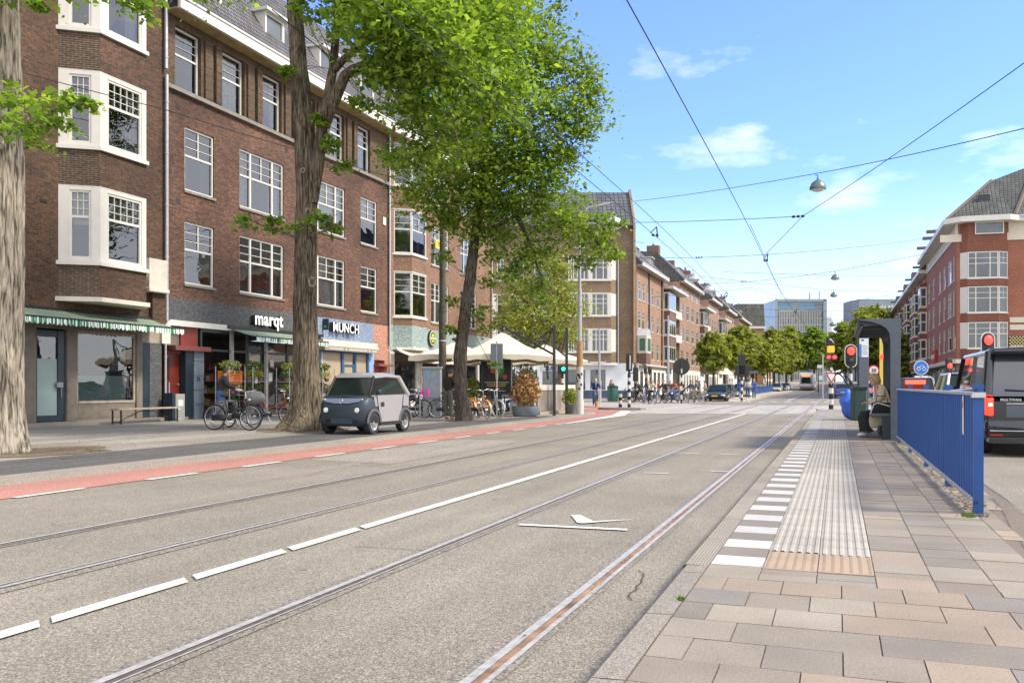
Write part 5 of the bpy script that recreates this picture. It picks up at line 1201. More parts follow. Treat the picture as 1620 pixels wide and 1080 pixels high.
def hand(mb, w, d, up, s, curl=.6, small=False):
    """palm, five separate fingers and a side thumb, from wrist w along d"""
    d = d.normalized(); side = d.cross(up).normalized()*s; up = side.cross(d).normalized()*s
    chain(mb, [w-d*.02, w+d*.035, w+d*.075], [(.024,.017),(.036,.016),(.038,.014)], 1)
    if small: chain(mb, [w+d*.07, w+d*.12-up*.02, w+d*.13-up*.06], [.02,.017,.012], 1); return
    for i, L in enumerate((.062,.072,.068,.052)):
        b = w+d*.075+side*(-.03+.02*i); k1 = b+d*L*.5; a = curl; k2 = k1+(d*math.cos(a)-up*math.sin(a))*L*.5; k3 = k2+(d*math.cos(2*a)-up*math.sin(2*a))*L*.42
        chain(mb, [b-d*.02, b, k1, k2, k3], [.009,.0095,.009,.008,.0065], 1)
    b = w+d*.03-side*.035; k1 = b-side*.022+d*.028; chain(mb, [b+side*.01, b, k1, k1+d*.026-up*.012], [.012,.0115,.0105,.0085], 1)
def head(mb, c, f, r=(.078,.1,.118)):
    up = Vector((0,0,1)); f = f.normalized(); side = f.cross(up).normalized(); up = side.cross(f)
    T = Matrix((side, f, up)).transposed().to_4x4(); T.translation = c
    k = len(mb.v); mb.ell((0,0,0), r, 16, 12, None)
    for i in range(k, len(mb.v)):
        x, y, z = mb.v[i]
        if z < 0: q = 1+z*2.6; x *= max(.5, q); y = y*(.85+.15*q)+.012
        if y > .07 and abs(z) < .03: y -= .012*(1-abs(z)/.03)*(1 if abs(x) > .012 else 0)
        mb.v[i] = tuple(T @ Vector((x, y, z)))
    mb.add([(0,r[1]-.012,.03),(-.016,r[1]-.006,-.028),(.016,r[1]-.006,-.028),(0,r[1]+.022,-.022),(0,r[1]-.004,-.038)], [(0,1,3),(0,3,2),(1,4,3),(3,4,2)], T)
    mb.add([(-.026,r[1]-.02,-.062),(.026,r[1]-.02,-.062),(.02,r[1]-.004,-.056),(-.02,r[1]-.004,-.056),(0,r[1]-.001,-.068)], [(0,1,2,3),(0,4,1)], T)
    for s in (-1, 1): mb.ell((s*(r[0]+.001),-.005,-.01), (.012,.022,.032), 8, 6, T)
    return T
def person(label, loc, rz, P, top, bot, hair, shoe=None, hair_style='short', near=False, sc=1.0, group=None, coat=0, arm_bare=False, backpack=None, fem=False, cat='person'):
    t = thing('person', label, cat, loc, rz, group); t.scale = (sc,)*3; lv = 2 if near else 1
    b = MB(); ks = ['pel','wai','che','nek','shL','elL','wrL','shR','elR','wrR','hiL','knL','anL','hiR','knR','anR']; I = {k: i for i, k in enumerate(ks)}
    E = [('pel','wai'),('wai','che'),('che','nek'),('che','shL'),('shL','elL'),('elL','wrL'),('che','shR'),('shR','elR'),('elR','wrR'),('pel','hiL'),('hiL','knL'),('knL','anL'),('pel','hiR'),('hiR','knR'),('knR','anR')]
    rad = dict(pel=(.12,.09),wai=(.11,.085),che=(.13,.09),nek=.052,shL=.052,elL=.036,wrL=.026,shR=.052,elR=.036,wrR=.026,hiL=.075,knL=.05,anL=.036,hiR=.075,knR=.05,anR=.036)
    vs, fs = skin_bm([P[k] for k in ks]+[P['hd']-V(0,0,.05)], [(I[a], I[c]) for a, c in E]+[(3, 16)], [rad[k] for k in ks]+[.05], lv); b.add(vs, fs)
    hf = P.get('look', P['fwd']); TH = head(b, P['hd'], hf)
    for s, kk in ((-1,'L'),(1,'R')):
        d = (P['wr'+kk]-P['el'+kk]); hd_ = P.get('hand'+kk, d); hand(b, P['wr'+kk]+hd_.normalized()*.01, hd_, P.get('pup'+kk, V(0,0,1) if abs(hd_.normalized().z) < .8 else V(0,1,0)), s, P.get('curl', .5), small=not near)
    b.build('body', mSkin, t, smooth=180, uv=False)
    m = MB()
    for s in (-1, 1): m.ell((s*.03,.093,.012), (.012,.007,.007), 8, 5, TH)
    m.build('eyes', mEye, t, uv=False)
    # jacket
    ks2 = ['wai','che','nk2','shL','elL','cuL','shR','elR','cuR','hem']; Q = dict(P); Q['nk2'] = P['che'].lerp(P['nek'], .62); Q['cuL'] = P['elL'].lerp(P['wrL'], .2 if arm_bare else .93); Q['cuR'] = P['elR'].lerp(P['wrR'], .2 if arm_bare else .93); Q['hem'] = P['wai'].lerp(P['pel'], 1.25)
    I2 = {k: i for i, k in enumerate(ks2)}; E2 = [('hem','wai'),('wai','che'),('che','nk2'),('che','shL'),('shL','elL'),('elL','cuL'),('che','shR'),('shR','elR'),('elR','cuR')]
    rad2 = dict(hem=(.165,.13),wai=(.15,.115),che=(.165,.12),nk2=(.08,.075),shL=.085,elL=.066,cuL=.05,shR=.085,elR=.066,cuR=.05)
    vs, fs = skin_bm([Q[k] for k in ks2], [(I2[a], I2[c]) for a, c in E2], [rad2[k] for k in ks2], lv, 1); m = MB(); m.add(vs, fs); m.build('jacket', top, t, smooth=180, uv=False)
    # trousers
    ks3 = ['pel','hiL','knL','cfL','hiR','knR','cfR','wst']; Q['cfL'] = P['knL'].lerp(P['anL'], .95); Q['cfR'] = P['knR'].lerp(P['anR'], .95); Q['wst'] = P['pel'].lerp(P['wai'], .85); I3 = {k: i for i, k in enumerate(ks3)}
    vs, fs = skin_bm([Q[k] for k in ks3], [(I3[a], I3[c]) for a, c in (('wst','pel'),('pel','hiL'),('hiL','knL'),('knL','cfL'),('pel','hiR'),('hiR','knR'),('knR','cfR'))], [(.14,.11),(.10,),(.075,),(.058,),(.10,),(.075,),(.058,),(.13,.1)][:0] or [(.14,.11),(.105,.105),(.078,.078),(.062,.062),(.105,.105),(.078,.078),(.062,.062),(.135,.105)], lv)
    m = MB(); m.add(vs, fs); m.build('trousers', bot, t, smooth=180, uv=False)
    for kk in 'LR':
        a, to = P['an'+kk], P['to'+kk]; m = MB(); dz = V(0,0,-.05); d = (to-a).normalized(); chain(m, [a+d*-.04+dz, a+V(0,0,-.02), a.lerp(to,.6)+V(0,0,-.005), to], [(.036,.036),(.046,.05),(.045,.036),(.034,.026)], 1); m.build('shoe', shoe or mShoeD, t, smooth=180, uv=False)
    m = MB(); hr = .008 if hair_style == 'short' else .022
    k = len(m.v); m.ell((0,-.012,.02), (.078+hr,.098+hr,.112+hr), 16, 12, None)
    rh = random.Random(int(abs(loc[0]*77)))
    for i in range(k, len(m.v)):
        x, y, z = m.v[i]
        j = rh.uniform(.96,1.06) if hair_style != 'short' else rh.uniform(.98,1.03)
        if y > .03 and z < .075: y = .03+(y-.03)*.1; z = max(z, .03) if hair_style == 'short' else z
        if z < -.02: z = -.02+(z+.02)*(.3 if hair_style == 'short' else (1.3 if hair_style == 'bob' else 2.2)); 
        m.v[i] = tuple(TH @ Vector((x*j, y*j, z)))
    m.build('hair', hair, t, smooth=180, uv=False)
    if coat:   # skirts of a longer coat
        m = MB(); 
        for s, kk in ((-1,'L'),(1,'R')): chain(m, [P['pel']+V(s*.05,0,.1), P['hi'+kk].lerp(P['kn'+kk], .35), P['hi'+kk].lerp(P['kn'+kk], coat)], [(.15,.12),(.13,.12),(.13,.10)], 1)
        m.build('coat_skirt', top, t, smooth=180, uv=False)
    if backpack:
        c = P['che']-P['fwd']*.19; m = MB(); m.rbox(c.x-.15, c.y-.09, c.z-.3, c.x+.15, c.y+.08, c.z+.14, .05); m.build('backpack', backpack, t, smooth=60, uv=False)
    return t

# ================================================================ bicycles
mTyre = M('tyre_rubber', (.025,.025,.026), .8, var=.1); mRim = M('rim_alloy', (.55,.56,.57), .35, .8); mSpoke = M('spoke', (.5,.5,.5), .35, .9, var=0)
mTyreW = M('tyre_cream', (.62,.58,.47), .75, var=.1)
def bicycle(label, loc, rz, col, lean=0, dutch=True, tyre=None, crate=None, bag=None, stand=True, group=None, steer=0, spokes=14, fork=None, guard=None, rack=True, cat='bicycle'):
    t = thing('bicycle', label, cat, loc, rz, group); t.rotation_euler = (0, lean, rz)
    fm = M('bike_'+'_'.join(str(int(c*100)) for c in col), col, .35, .1, var=.05)
    r = .345; ra, fa = V(0,-.55,r), V(0,.56,r); bb = V(0,-.1,.29); st = V(0,-.24,.72); hd_ = V(0,.40,.86); hd0 = V(0,.43,.62)
    def wheel(c, nm):
        m = MB(); m.torus(tuple(c), 'x', r-.02, .021, 30, 6); w_ = m.build('wheel', tyre or mTyre, t, smooth=180, uv=False)
        m = MB(); m.torus(tuple(c), 'x', r-.045, .011, 30, 5); m.build('rim', mRim, w_, smooth=180, uv=False)
        m = MB(); m.cyl(tuple(c+V(-.05,0,0)), tuple(c+V(.05,0,0)), .02, n=8)
        for k in range(spokes):
            a = 2*PI*k/spokes; m.tube([c+V(.025*(-1)**k,0,0), c+V(0,math.cos(a)*(r-.05),math.sin(a)*(r-.05))], .0022 if spokes > 10 else .004, 3, False)
        m.build('spokes', mSpoke, w_, uv=False); return w_
    wheel(ra, 'r'); wf = wheel(fa, 'f')
    m = MB(); T_ = .016
    m.tube([bb, st+V(0,-.01,.1)], T_, 7); m.tube([hd0, hd_], .019, 7)
    if dutch: m.tube([hd0, V(0,.2,.40), bb], .019, 7); m.tube([V(0,.41,.74), V(0,.1,.55), V(0,-.16,.5)], .015, 7)
    else: m.tube([hd0, bb], .019, 7); m.tube([V(0,.41,.80), st], .015, 7)
    for s in (-1, 1):
        m.tube([bb+V(s*.04,0,0), ra+V(s*.05,0,0)], .009, 5); m.tube([st+V(s*.02,0,-.02), ra+V(s*.05,0,0)], .008, 5)
    m.build('frame', fm, t, smooth=60, uv=False)
    m = MB()
    for s in (-1, 1): m.tube([hd0+V(s*.03,.0,.02), hd0+V(s*.045,.02,-.02), fa+V(s*.05,0,0)], .011, 6)
    m.tube([hd0+V(-.04,0,.02), hd0+V(.04,0,.02)], .014, 6); m.build('fork', fork or fm, t, smooth=60, uv=False)
    m = MB(); hb = V(0,.38,1.02); m.tube([hd_, hb], .012, 6)
    if dutch:
        for s in (-1, 1): m.tube([hb, hb+V(s*.1,.04,.03), hb+V(s*.26,0,.06), hb+V(s*.29,-.2,.05)], .011, 6)
    else: m.tube([hb+V(-.29,-.02,.02), hb, hb+V(.29,-.02,.02)], .012, 6)
    h_ = m.build('handlebar', mRim, t, smooth=60, uv=False)
    m = MB()
    for s in (-1, 1):
        e = hb+V(s*.29,-.2,.05) if dutch else hb+V(s*.29,-.02,.02); m.cyl(tuple(e+V(-s*.0,.09 if dutch else 0,0)+ (V(0,0,0) if dutch else V(-s*.1,0,0))), tuple(e+V(0,-.02,0)), .016, n=7)
    m.build('grips', mBlk, h_, uv=False)
    m = MB(); k = len(m.v); m.ell((0,-.28,.93), (.085,.14,.04), 12, 7)
    for i in range(k, len(m.v)):
        x, y, z = m.v[i]
        if y > -.28: x *= 1-(y+.28)*4.5
        m.v[i] = (x, y, z)
    m.cyl((0,-.25,.8), (0,-.26,.92), .013, n=6); m.build('saddle', mBlk, t, smooth=60, uv=False)
    m = MB()
    for c, a0, a1 in ((ra, .25, 3.3), (fa, .15, 2.6)):
        pts = [c+V(0,math.cos(a)*(r+.018),math.sin(a)*(r+.018)) for a in [a0+(a1-a0)*q/10 for q in range(11)]]
        kk = len(m.v)
        for p in pts: m.v += [tuple(p+V(-.03,0,0)), tuple(p+V(.03,0,0))]
        for q in range(10): m.f.append((kk+2*q, kk+2*q+1, kk+2*q+3, kk+2*q+2)); m.c.append(None)
    m.build('mudguards', guard or fm, t, smooth=60, uv=False)
    m = MB()
    if dutch: m.rbox(.05, -.6, .26, .09, .02, .41, .04)
    else: m.torus((.05,bb.y,bb.z), 'x', .09, .008, 16, 4)
    m.build('chain_case', mBlk, t, smooth=40, uv=False)
    m = MB(); m.tube([V(.1,-.1,.29), V(.11,-.02,.14)], .01, 5); m.box(.1,-.06,.12,.19,.02,.145); m.tube([V(-.06,-.1,.29), V(-.09,-.18,.44)], .01, 5); m.box(-.19,-.22,.43,-.1,-.14,.455); m.build('cranks', mRim, t, uv=False)
    if rack:
        m = MB()
        for s in (-1, 1): m.tube([V(s*.06,-.3,.74), V(s*.06,-.82,.74)], .007, 5); m.tube([V(s*.06,-.7,.74), ra+V(s*.06,0,0)], .006, 5)
        for q in range(4): m.tube([V(-.06,-.36-.13*q,.74), V(.06,-.36-.13*q,.74)], .006, 5)
        m.build('rear_rack', fm, t, uv=False)
    if stand: m = MB(); m.tube([V(-.03,-.3,.26), V(-.16,-.38,.02)], .011, 6); m.build('kickstand', mBlk, t, uv=False)
    m = MB(); m.ell((0,.5,.82), (.035,.045,.035), 10, 6); m.build('lamp', mRim, t, smooth=60, uv=False)
    if crate:
        m = MB(); x0, x1, ya, yb_, z0, z1 = -.2, .2, .48, .78, .82, 1.06
        for q in range(4): z = z0+(z1-z0)*q/3; m.tube([V(x0,ya,z), V(x1,ya,z), V(x1,yb_,z), V(x0,yb_,z), V(x0,ya,z)], .008, 5)
        for q in range(7): x = x0+(x1-x0)*q/6; m.tube([V(x,ya,z1), V(x,ya,z0), V(x,yb_,z0), V(x,yb_,z1)], .005, 4)
        m.build('basket', crate, t, uv=False)
    if bag:
        m = MB(); m.rbox(-.24, -.8, .36, -.09, -.4, .74, .04); m.rbox(.09, -.8, .36, .24, -.4, .74, .04); m.rbox(-.2, -.78, .72, .2, -.42, .78, .02); m.build('pannier', bag, t, smooth=50, uv=False)
    return t

# ================================================================ cars
mGlassC = M('car_glass', (.012,.02,.018), .05, 0, var=.3, scale=2, spec=.4); mRed_l = M('tail_lamp_lit', (1,.02,.01), .3, var=0, emit=2.2); mRed_o = M('tail_lamp', (.35,.01,.01), .2, var=0); mHead = M('head_lamp', (.75,.77,.8), .1, var=0, spec=1)
mPlateY = M('plate_yellow', (.75,.45,.02), .5, var=0); mAlloy = M('alloy_wheel', (.45,.46,.47), .3, .7, var=.1)
def wheelset(t, pts, r, w_=.2, rim=None, hub=None):
    for (x, y) in pts:
        s = 1 if x > 0 else -1; Tm = Matrix.Translation((x, y, r)) @ Matrix.Rotation(PI/2*s, 4, 'Y')
        o = MB().lathe([(r*.62,-w_),(r*.95,-w_),(r,-w_*.85),(r,-w_*.15),(r*.95,0),(r*.68,.005),(r*.64,-.02),(r*.6,-w_)], 24, Tm).build('wheel', mTyre, t, smooth=40, uv=False)
        m = MB(); m.lathe([(r*.64,-.03),(r*.66,-.005),(r*.6,-.015),(r*.58,-.06),(.05,-.05)], 24, Tm)
        for k in range(5):
            a = 2*PI*k/5+.3; m.add([(math.cos(a-.14)*.04,math.sin(a-.14)*.04,-.01),(math.cos(a+.14)*.04,math.sin(a+.14)*.04,-.01),(math.cos(a+.1)*r*.6,math.sin(a+.1)*r*.6,-.012),(math.cos(a-.1)*r*.6,math.sin(a-.1)*r*.6,-.012)], [(0,1,2,3)], Tm)
        m.lathe([(.05,-.04),(.05,0),(.0,0)], 10, Tm); m.build('rim', rim or mAlloy, o, smooth=30, uv=False)
def interp(pts, y):
    for (a, p), (b, q) in zip(pts, pts[1:]):
        if a <= y <= b: return p+(q-p)*(y-a)/(b-a)
    return pts[0][1] if y < pts[0][0] else pts[-1][1]
def car(label, loc, rz, col, L=4.4, W=1.78, H=1.46, belt=.92, hood=(.68,.82), ws=(.95,.25), rw_=(-1.55,-1.15), zlow=.2, tail=.95, wr=.31, lit=False, plate=None, group=None, name='car', est=False, grille=True, roofc=None, side=.9):
    """forward is +Y; ws = (windscreen foot, top); rw_ = (rear window foot, top)"""
    t = thing(name, label, 'car', loc, rz, group); pm = M('paint_'+'_'.join(str(int(c*1000)) for c in col), col, .28, .35, var=.03, coat=.6)
    h = L/2; prof = [(-h,tail-.12),(-h+.12,tail),(rw_[0],tail+.02),(rw_[0]+.25,belt+.02),(ws[0]-.1,belt),(ws[0]+.05,hood[1]),(h-.35,hood[0]+.04),(h-.08,hood[0]-.06),(h,hood[0]-.2)]
    m = MB(); N = 28; ring = []
    for i in range(N+1):
        y = -h+L*i/N; zt = interp(prof, y); e = min(1, min(y+h, h-y)/.28+.0); w_ = W/2*(.86+.14*math.sqrt(max(0, min(1, e)))); zl = zlow+.1*(1-e)
        zm = zl+(zt-zl)*.5; cs = [(0,zl),(w_*.9,zl),(w_*.985,zl+.12),(w_,zm),(w_*.975,zt-.1),(w_*side,zt-.015),(w_*.5,zt+.025),(0,zt+.035)]
        cs = cs + [(-x, z) for x, z in reversed(cs[1:-1])]; ring.append(len(m.v)); m.v += [(x, y, z) for x, z in cs]
    n = 14
    for a, b in zip(ring, ring[1:]):
        for k in range(n): m.f.append((a+k, a+(k+1)%n, b+(k+1)%n, b+k)); m.c.append(None)
    m.f += [tuple(ring[0]+k for k in range(n)), tuple(ring[-1]+k for k in reversed(range(n)))]; m.c += [None, None]
    m.build('body', pm, t, smooth=35, uv=False)
    tw = W/2*side-.02; uw = W/2*.74; wsF, wsT = ws; rF, rT = rw_; zb = belt-.01; zr = H-.05
    gv = [(-tw,rF,tail-.02 if not est else zb),(tw,rF,tail-.02 if not est else zb),(tw,wsF,zb),(-tw,wsF,zb),(-uw,rT,zr),(uw,rT,zr),(uw,wsT,zr),(-uw,wsT,zr)]
    m = MB(); m.add(gv, [(0,1,5,4),(1,2,6,5),(2,3,7,6),(3,0,4,7),(4,5,6,7)]); m.build('windows', mGlassC, t, uv=False)
    m = MB(); k = len(m.v); nx_, ny_ = 6, 6
    for j in range(ny_+1):
        for i in range(nx_+1):
            x = -uw-.01+(2*uw+.02)*i/nx_; y = rT-.03+(wsT-rT+.06)*j/ny_; u_, v_ = 2*i/nx_-1, 2*j/ny_-1; m.v.append((x, y, zr+.005+.05*(1-u_**4)*(1-v_**4)))
    for j in range(ny_):
        for i in range(nx_): a = k+j*(nx_+1)+i; m.f.append((a,a+1,a+nx_+2,a+nx_+1)); m.c.append(None)
    m.build('roof', roofc or pm, t, smooth=180, uv=False)
    m = MB(); g = [Vector(q) for q in gv]
    for a, b in ((0,4),(1,5),(2,6),(3,7)): m.tube([g[a], g[b]], .035, 6)
    for s in (-1, 1):
        y0_ = (rT+wsT)/2-.05; m.tube([V(s*tw*1.0,y0_,zb), V(s*uw*1.0,y0_-.02,zr)], .035, 5); m.tube([V(s*uw,rT,zr), V(s*uw,wsT,zr)], .03, 6)
    m.build('pillars', pm, t, smooth=60, uv=False)
    m = MB()
    for s in (-1, 1):
        for y in (h-.8, -h+.85):
            pts = [(s*(W/2+.004), y+math.cos(a)*(wr+.055), wr+math.sin(a)*(wr+.055)) for a in [PI*q/12 for q in range(13)]]; m.poly(pts+[(s*(W/2+.004), y-wr-.055, zlow+.02),(s*(W/2+.004), y+wr+.055, zlow+.02)])
        m.box(s*(W/2-.03), -h+1.2, zlow-.02, s*(W/2+.003), h-1.15, zlow+.08)
    m.box(-W*.42, h-.1, zlow+.0, W*.42, h+.01, zlow+.16); m.box(-W*.42, -h-.01, zlow, W*.42, -h+.1, zlow+.16); m.build('arches', mBlk, t, uv=False)
    wheelset(t, [(s*(W/2+.008), y) for s in (-1, 1) for y in (h-.8, -h+.85)], wr)
    for s in (-1, 1):
        m = MB(); m.rbox(s*W*.29, h-.22, hood[0]-.24, s*W*.455, h-.025, hood[0]-.08, .02); m.build('headlight', mHead, t, smooth=40, uv=False)
        m = MB(); m.rbox(s*W*.32, -h-.008, tail-.3, s*W*.465, -h+.2, tail-.1, .02); m.build('taillight', mRed_l if lit else mRed_o, t, smooth=40, uv=False)
        m = MB(); m.rbox(s*(W/2-.02), ws[0]-.25, belt+.02, s*(W/2+.17), ws[0]-.12, belt+.16, .03); m.build('mirror', pm, t, smooth=40, uv=False)
    if grille:
        m = MB(); m.box(-W*.24, h-.04, hood[0]-.3, W*.24, h+.012, hood[0]-.12); m.box(-W*.36, h-.05, zlow+.1, W*.36, h+.01, zlow+.22); m.build('grille', mBlk, t, uv=False)
    for s in (-1, 1): m = MB(); y_ = s*h; m.box(-.26, y_-.02 if s > 0 else y_-.022, .42 if s > 0 else .55, .26, y_+.022 if s > 0 else y_+.02, .53 if s > 0 else .66); m.build('number_plate', mPlateY, t, uv=False)
    return t
car('dark olive saloon with pale headlights, first in the oncoming queue at the crossing', (-9.75,78.3,0), PI, (.055,.058,.045), 4.6, 1.85, 1.43)
car('grey hatchback half hidden behind the dark olive saloon', (-9.9,84.5,0), PI, (.13,.14,.15), 4.1, 1.75, 1.5, rw_=(-1.9,-1.4), est=True)
car('white car third in the oncoming queue, beside the women on the far stop', (-8.6,90.5,0), PI, (.6,.61,.62), 4.1, 1.75, 1.5, rw_=(-1.9,-1.4), est=True)
for i, (x, y, c, lab) in enumerate(((-11.2,112,(.2,.21,.22),'silver parked car behind the blue railing of the far stop'),(-11.2,125,(.5,.52,.55),'pale parked car farther along the blue railing'),(-9.1,146,(.55,.56,.57),'white car at the far end of the blue railing'),(-8.9,156,(.03,.03,.035),'black car driving towards us beyond the far stop'),(-8.9,168,(.3,.31,.32),'small grey car farthest in the oncoming lane'))):
    car(lab, (x,y,zg(y)), PI, c, 4.2, 1.76, 1.48, rw_=(-1.9,-1.4), est=True)
car('small blue hatchback seen from behind beyond the yield sign', (.55,97,zg(97)), 0, (.03,.11,.36), 3.7, 1.68, 1.5, rw_=(-1.75,-1.3), est=True, lit=False, belt=.95)
car('grey car driving away beyond the blue hatchback', (.7,128,zg(128)), 0, (.25,.27,.3), 4.2, 1.75, 1.5, rw_=(-1.9,-1.4), est=True, lit=True)
car('silver car in the right lane far beyond the junction', (3.0,112,zg(112)), 0, (.4,.41,.42), 4.3, 1.78, 1.5, rw_=(-2,-1.5), est=True, lit=True)
car('dark people carrier with its high brake light glowing, waiting beyond the shelter', (3.25,45.5,0), 0, (.03,.033,.04), 4.6, 1.85, 1.68, belt=1.0, rw_=(-2.2,-1.95), ws=(1.1,.4), est=True, lit=True, tail=1.05)
wc = car('white car in front of the van, seen over the blue railing', (3.45,27.6,0), 0, (.68,.69,.69), 4.4, 1.84, 1.66, belt=1.02, rw_=(-2.1,-1.65), ws=(1.1,.3), est=True, tail=1.05)
m = MB(); m.rbox(2.84, 43.12, 1.38, 3.66, 43.2, 1.56, .02); m.build('brake_light', M('brake_glow', (1,.03,.015), .3, var=0, emit=3), None)
bpy.data.objects['brake_light'].parent = [o for o in COL.objects if o.get('label','').startswith('dark people carrier')][0]
bpy.data.objects['brake_light'].matrix_parent_inverse = Matrix.Translation((-3.25,-45.5,0))

# ---- black van, right edge
t = thing('van', 'black people-carrier van waiting behind the blue railing, its left tail lamp lit', 'van', (3.5,21.02,0), 0); t.scale = (1,1.15,1)
pm = M('paint_van', (.006,.009,.015), .2, 0, var=0, coat=.8, spec=.5); h = 2.45; W = 1.92
m = MB(); N = 30; ring = []
pf = [(-h,1.0),(-h+.06,1.12),(1.35,1.12),(1.62,1.02),(2.25,.92),(2.4,.8),(h,.6)]
for i in range(N+1):
    y = -h+2*h*i/N; zt = interp(pf, y); e = min(1, min(y+h+.05, h-y)/.22); w_ = W/2*(.9+.1*math.sqrt(max(0, e))); cs = [(0,.24),(w_*.93,.24),(w_*.99,.36),(w_,.7),(w_*.985,zt-.1),(w_*.965,zt),(0,zt+.02)]
    cs = cs+[(-x, z) for x, z in reversed(cs[1:-1])]; ring.append(len(m.v)); m.v += [(x, y, z) for x, z in cs]
for a, b in zip(ring, ring[1:]):
    for k in range(12): m.f.append((a+k, a+(k+1)%12, b+(k+1)%12, b+k)); m.c.append(None)
m.f += [tuple(ring[0]+k for k in range(12)), tuple(ring[-1]+k for k in reversed(range(12)))]; m.c += [None]*2
m.build('body', pm, t, smooth=35, uv=False)
tw, uw = W/2*.962, W/2*.87; zb, zr = 1.1, 1.92
g = [V(-tw,-h+.03,zb),V(tw,-h+.03,zb),V(tw,1.55,zb),V(-tw,1.55,zb),V(-uw,-h+.26,zr),V(uw,-h+.26,zr),V(uw,1.0,zr),V(-uw,1.0,zr)]
m = MB(); m.add(g, [(1,2,6,5),(2,3,7,6),(3,0,4,7),(0,1,5,4)]); m.build('windows', M('van_glass', (.02,.03,.045), .03, 0, var=.0, spec=1.0, coat=1), t, uv=False)
m = MB(); k = 0
for j in range(9):
    for i in range(9):
        u_, v_ = i/4-1, j/4-1; m.v.append((u_*(uw+.01), (-h+.2)+(1.05-(-h+.2))*j/8, zr+.06*(1-abs(u_)**3)*(1-abs(v_)**5)))
for j in range(8):
    for i in range(8): a = j*9+i; m.f.append((a,a+1,a+10,a+9)); m.c.append(None)
m.build('roof', pm, t, smooth=180, uv=False)
m = MB()
for a, b in ((0,4),(1,5)): m.tube([g[a]+V(0,.03,0), g[b]+V(0,.03,0)], [.1,.085], 8)
for a, b in ((2,6),(3,7)): m.tube([g[a], g[b]], .05, 6)
for s in (-1, 1): m.tube([V(s*uw,-h+.26,zr), V(s*uw,.75,zr)], .05, 6); m.tube([V(s*tw,-.6,zb), V(s*uw,-.6,zr)], .04, 5)
m.tube([V(-uw,-h+.25,zr+.01), V(0,-h+.2,zr+.04), V(uw,-h+.25,zr+.01)], .06, 6); m.rbox(-uw, -h+.02, zr-.04, uw, -h+.3, zr+.05, .03); m.build('pillars', pm, t, smooth=60, uv=False)
m = MB(); m.box(-W*.475, -h-.075, .26, W*.475, -h+.2, .34); m.rbox(-W*.5, -h-.09, .36, W*.5, -h+.3, .66, .05); m.build('bumper', pm, t, smooth=50, uv=False)
m = MB(); m.box(-W*.47, -h-.1, .47, W*.47, -h-.088, .485); m.box(-.62, -h+.0, .96, .62, -h-.012, .975); m.build('chrome_strip', mRim, t, uv=False)
m = MB(); m.box(-.62, -h-.004, .72, .62, -h-.0, .94); m.build('plate_recess', M('paint_van_gloss', (.05,.07,.10), .2, var=0, coat=1), t, uv=False)
m = MB(); m.box(-.26, -h-.012, .76, .26, -h-.002, .875); npl = m.build('number_plate', mPlateY, t, uv=False); m = MB(); m.box(-.26, -h-.014, .76, -.215, -h-.012, .875); m.build('blue_strip', M('eu_blue', (.02,.07,.45), .5, var=0), npl, uv=False)
text('MULTIVAN', .062, .002, mRim, t, TM((-.55,-h-.006,1.035), (1,0,0), (0,0,1)), 'badge', bold=.002, spacing=1.15)
for s in (-1, 1):
    m = MB(); m.rbox(s*W*.43, -h-.02, .75, s*W*.495, -h+.14, 1.07, .025); tl = m.build('taillight', mRed_l if s < 0 else mRed_o, t, smooth=40, uv=False)
    m = MB(); m.rbox(s*W*.44, -h-.03, .92, s*W*.475, -h-.01, .97, .008); m.build('lamp_core', M('lamp_core', (1,.35,.2), .3, var=0, emit=4), tl, uv=False)
    m = MB(); m.box(s*W*.36, -h-.1, .385, s*W*.47, -h-.09, .415); m.build('reflector', mRed_o, t, uv=False)
    m = MB(); m.rbox(s*(W/2), 1.05, 1.08, s*(W/2+.2), 1.25, 1.28, .05); m.build('mirror', pm, t, smooth=50, uv=False)
m = MB()
for s in (-1, 1):
    for y in (-1.55, 1.5): m.poly([(s*(W/2+.004), y+math.cos(a)*.4, .33+math.sin(a)*.4) for a in [PI*q/12 for q in range(13)]]+[(s*(W/2+.004),y-.4,.26),(s*(W/2+.004),y+.4,.26)])
m.build('arches', mBlk, t, uv=False)
wheelset(t, [(s*(W/2+.01), y) for s in (-1, 1) for y in (-1.55, 1.5)], .345, .24)
m = MB(); m.tube([V(-uw+.2,-h+.04,1.22), V(.2,-h+.05,1.17)], .012, 5); m.build('wiper', mBlk, t, uv=False)

# ---- microcar
t = thing('microcar', 'tiny boxy two-tone electric car, silver doors and dark nose, parked under the big tree', 'car', (-11.35,20.0,.1), PI-.02); t.scale = (1.0,.97,1.0)
mcD = M('micro_dark', (.018,.032,.043), .5, 0, var=.08); mcS = M('micro_silver', (.38,.38,.39), .35, .4, var=.03, coat=.4); h = 1.2; W = 1.36
def loft(m, st, closed=True):
    n = len(st[0]); k = len(m.v)
    for s_ in st: m.v += [tuple(q) for q in s_]
    for j in range(len(st)-1):
        for i in range(n if closed else n-1): m.f.append((k+j*n+i, k+j*n+(i+1)%n, k+(j+1)*n+(i+1)%n, k+(j+1)*n+i)); m.c.append(None)
    if closed: m.f += [tuple(k+i for i in reversed(range(n))), tuple(k+(len(st)-1)*n+i for i in range(n))]; m.c += [None]*2
def sect(y, w_, zl, zh, rr_=.1):
    w2 = w_/2; return [(-w2+rr_,y,zl),(w2-rr_,y,zl),(w2,y,zl+rr_),(w2,y,zh-rr_),(w2-rr_*.7,y,zh),(-w2+rr_*.7,y,zh),(-w2,y,zh-rr_),(-w2,y,zl+rr_)]
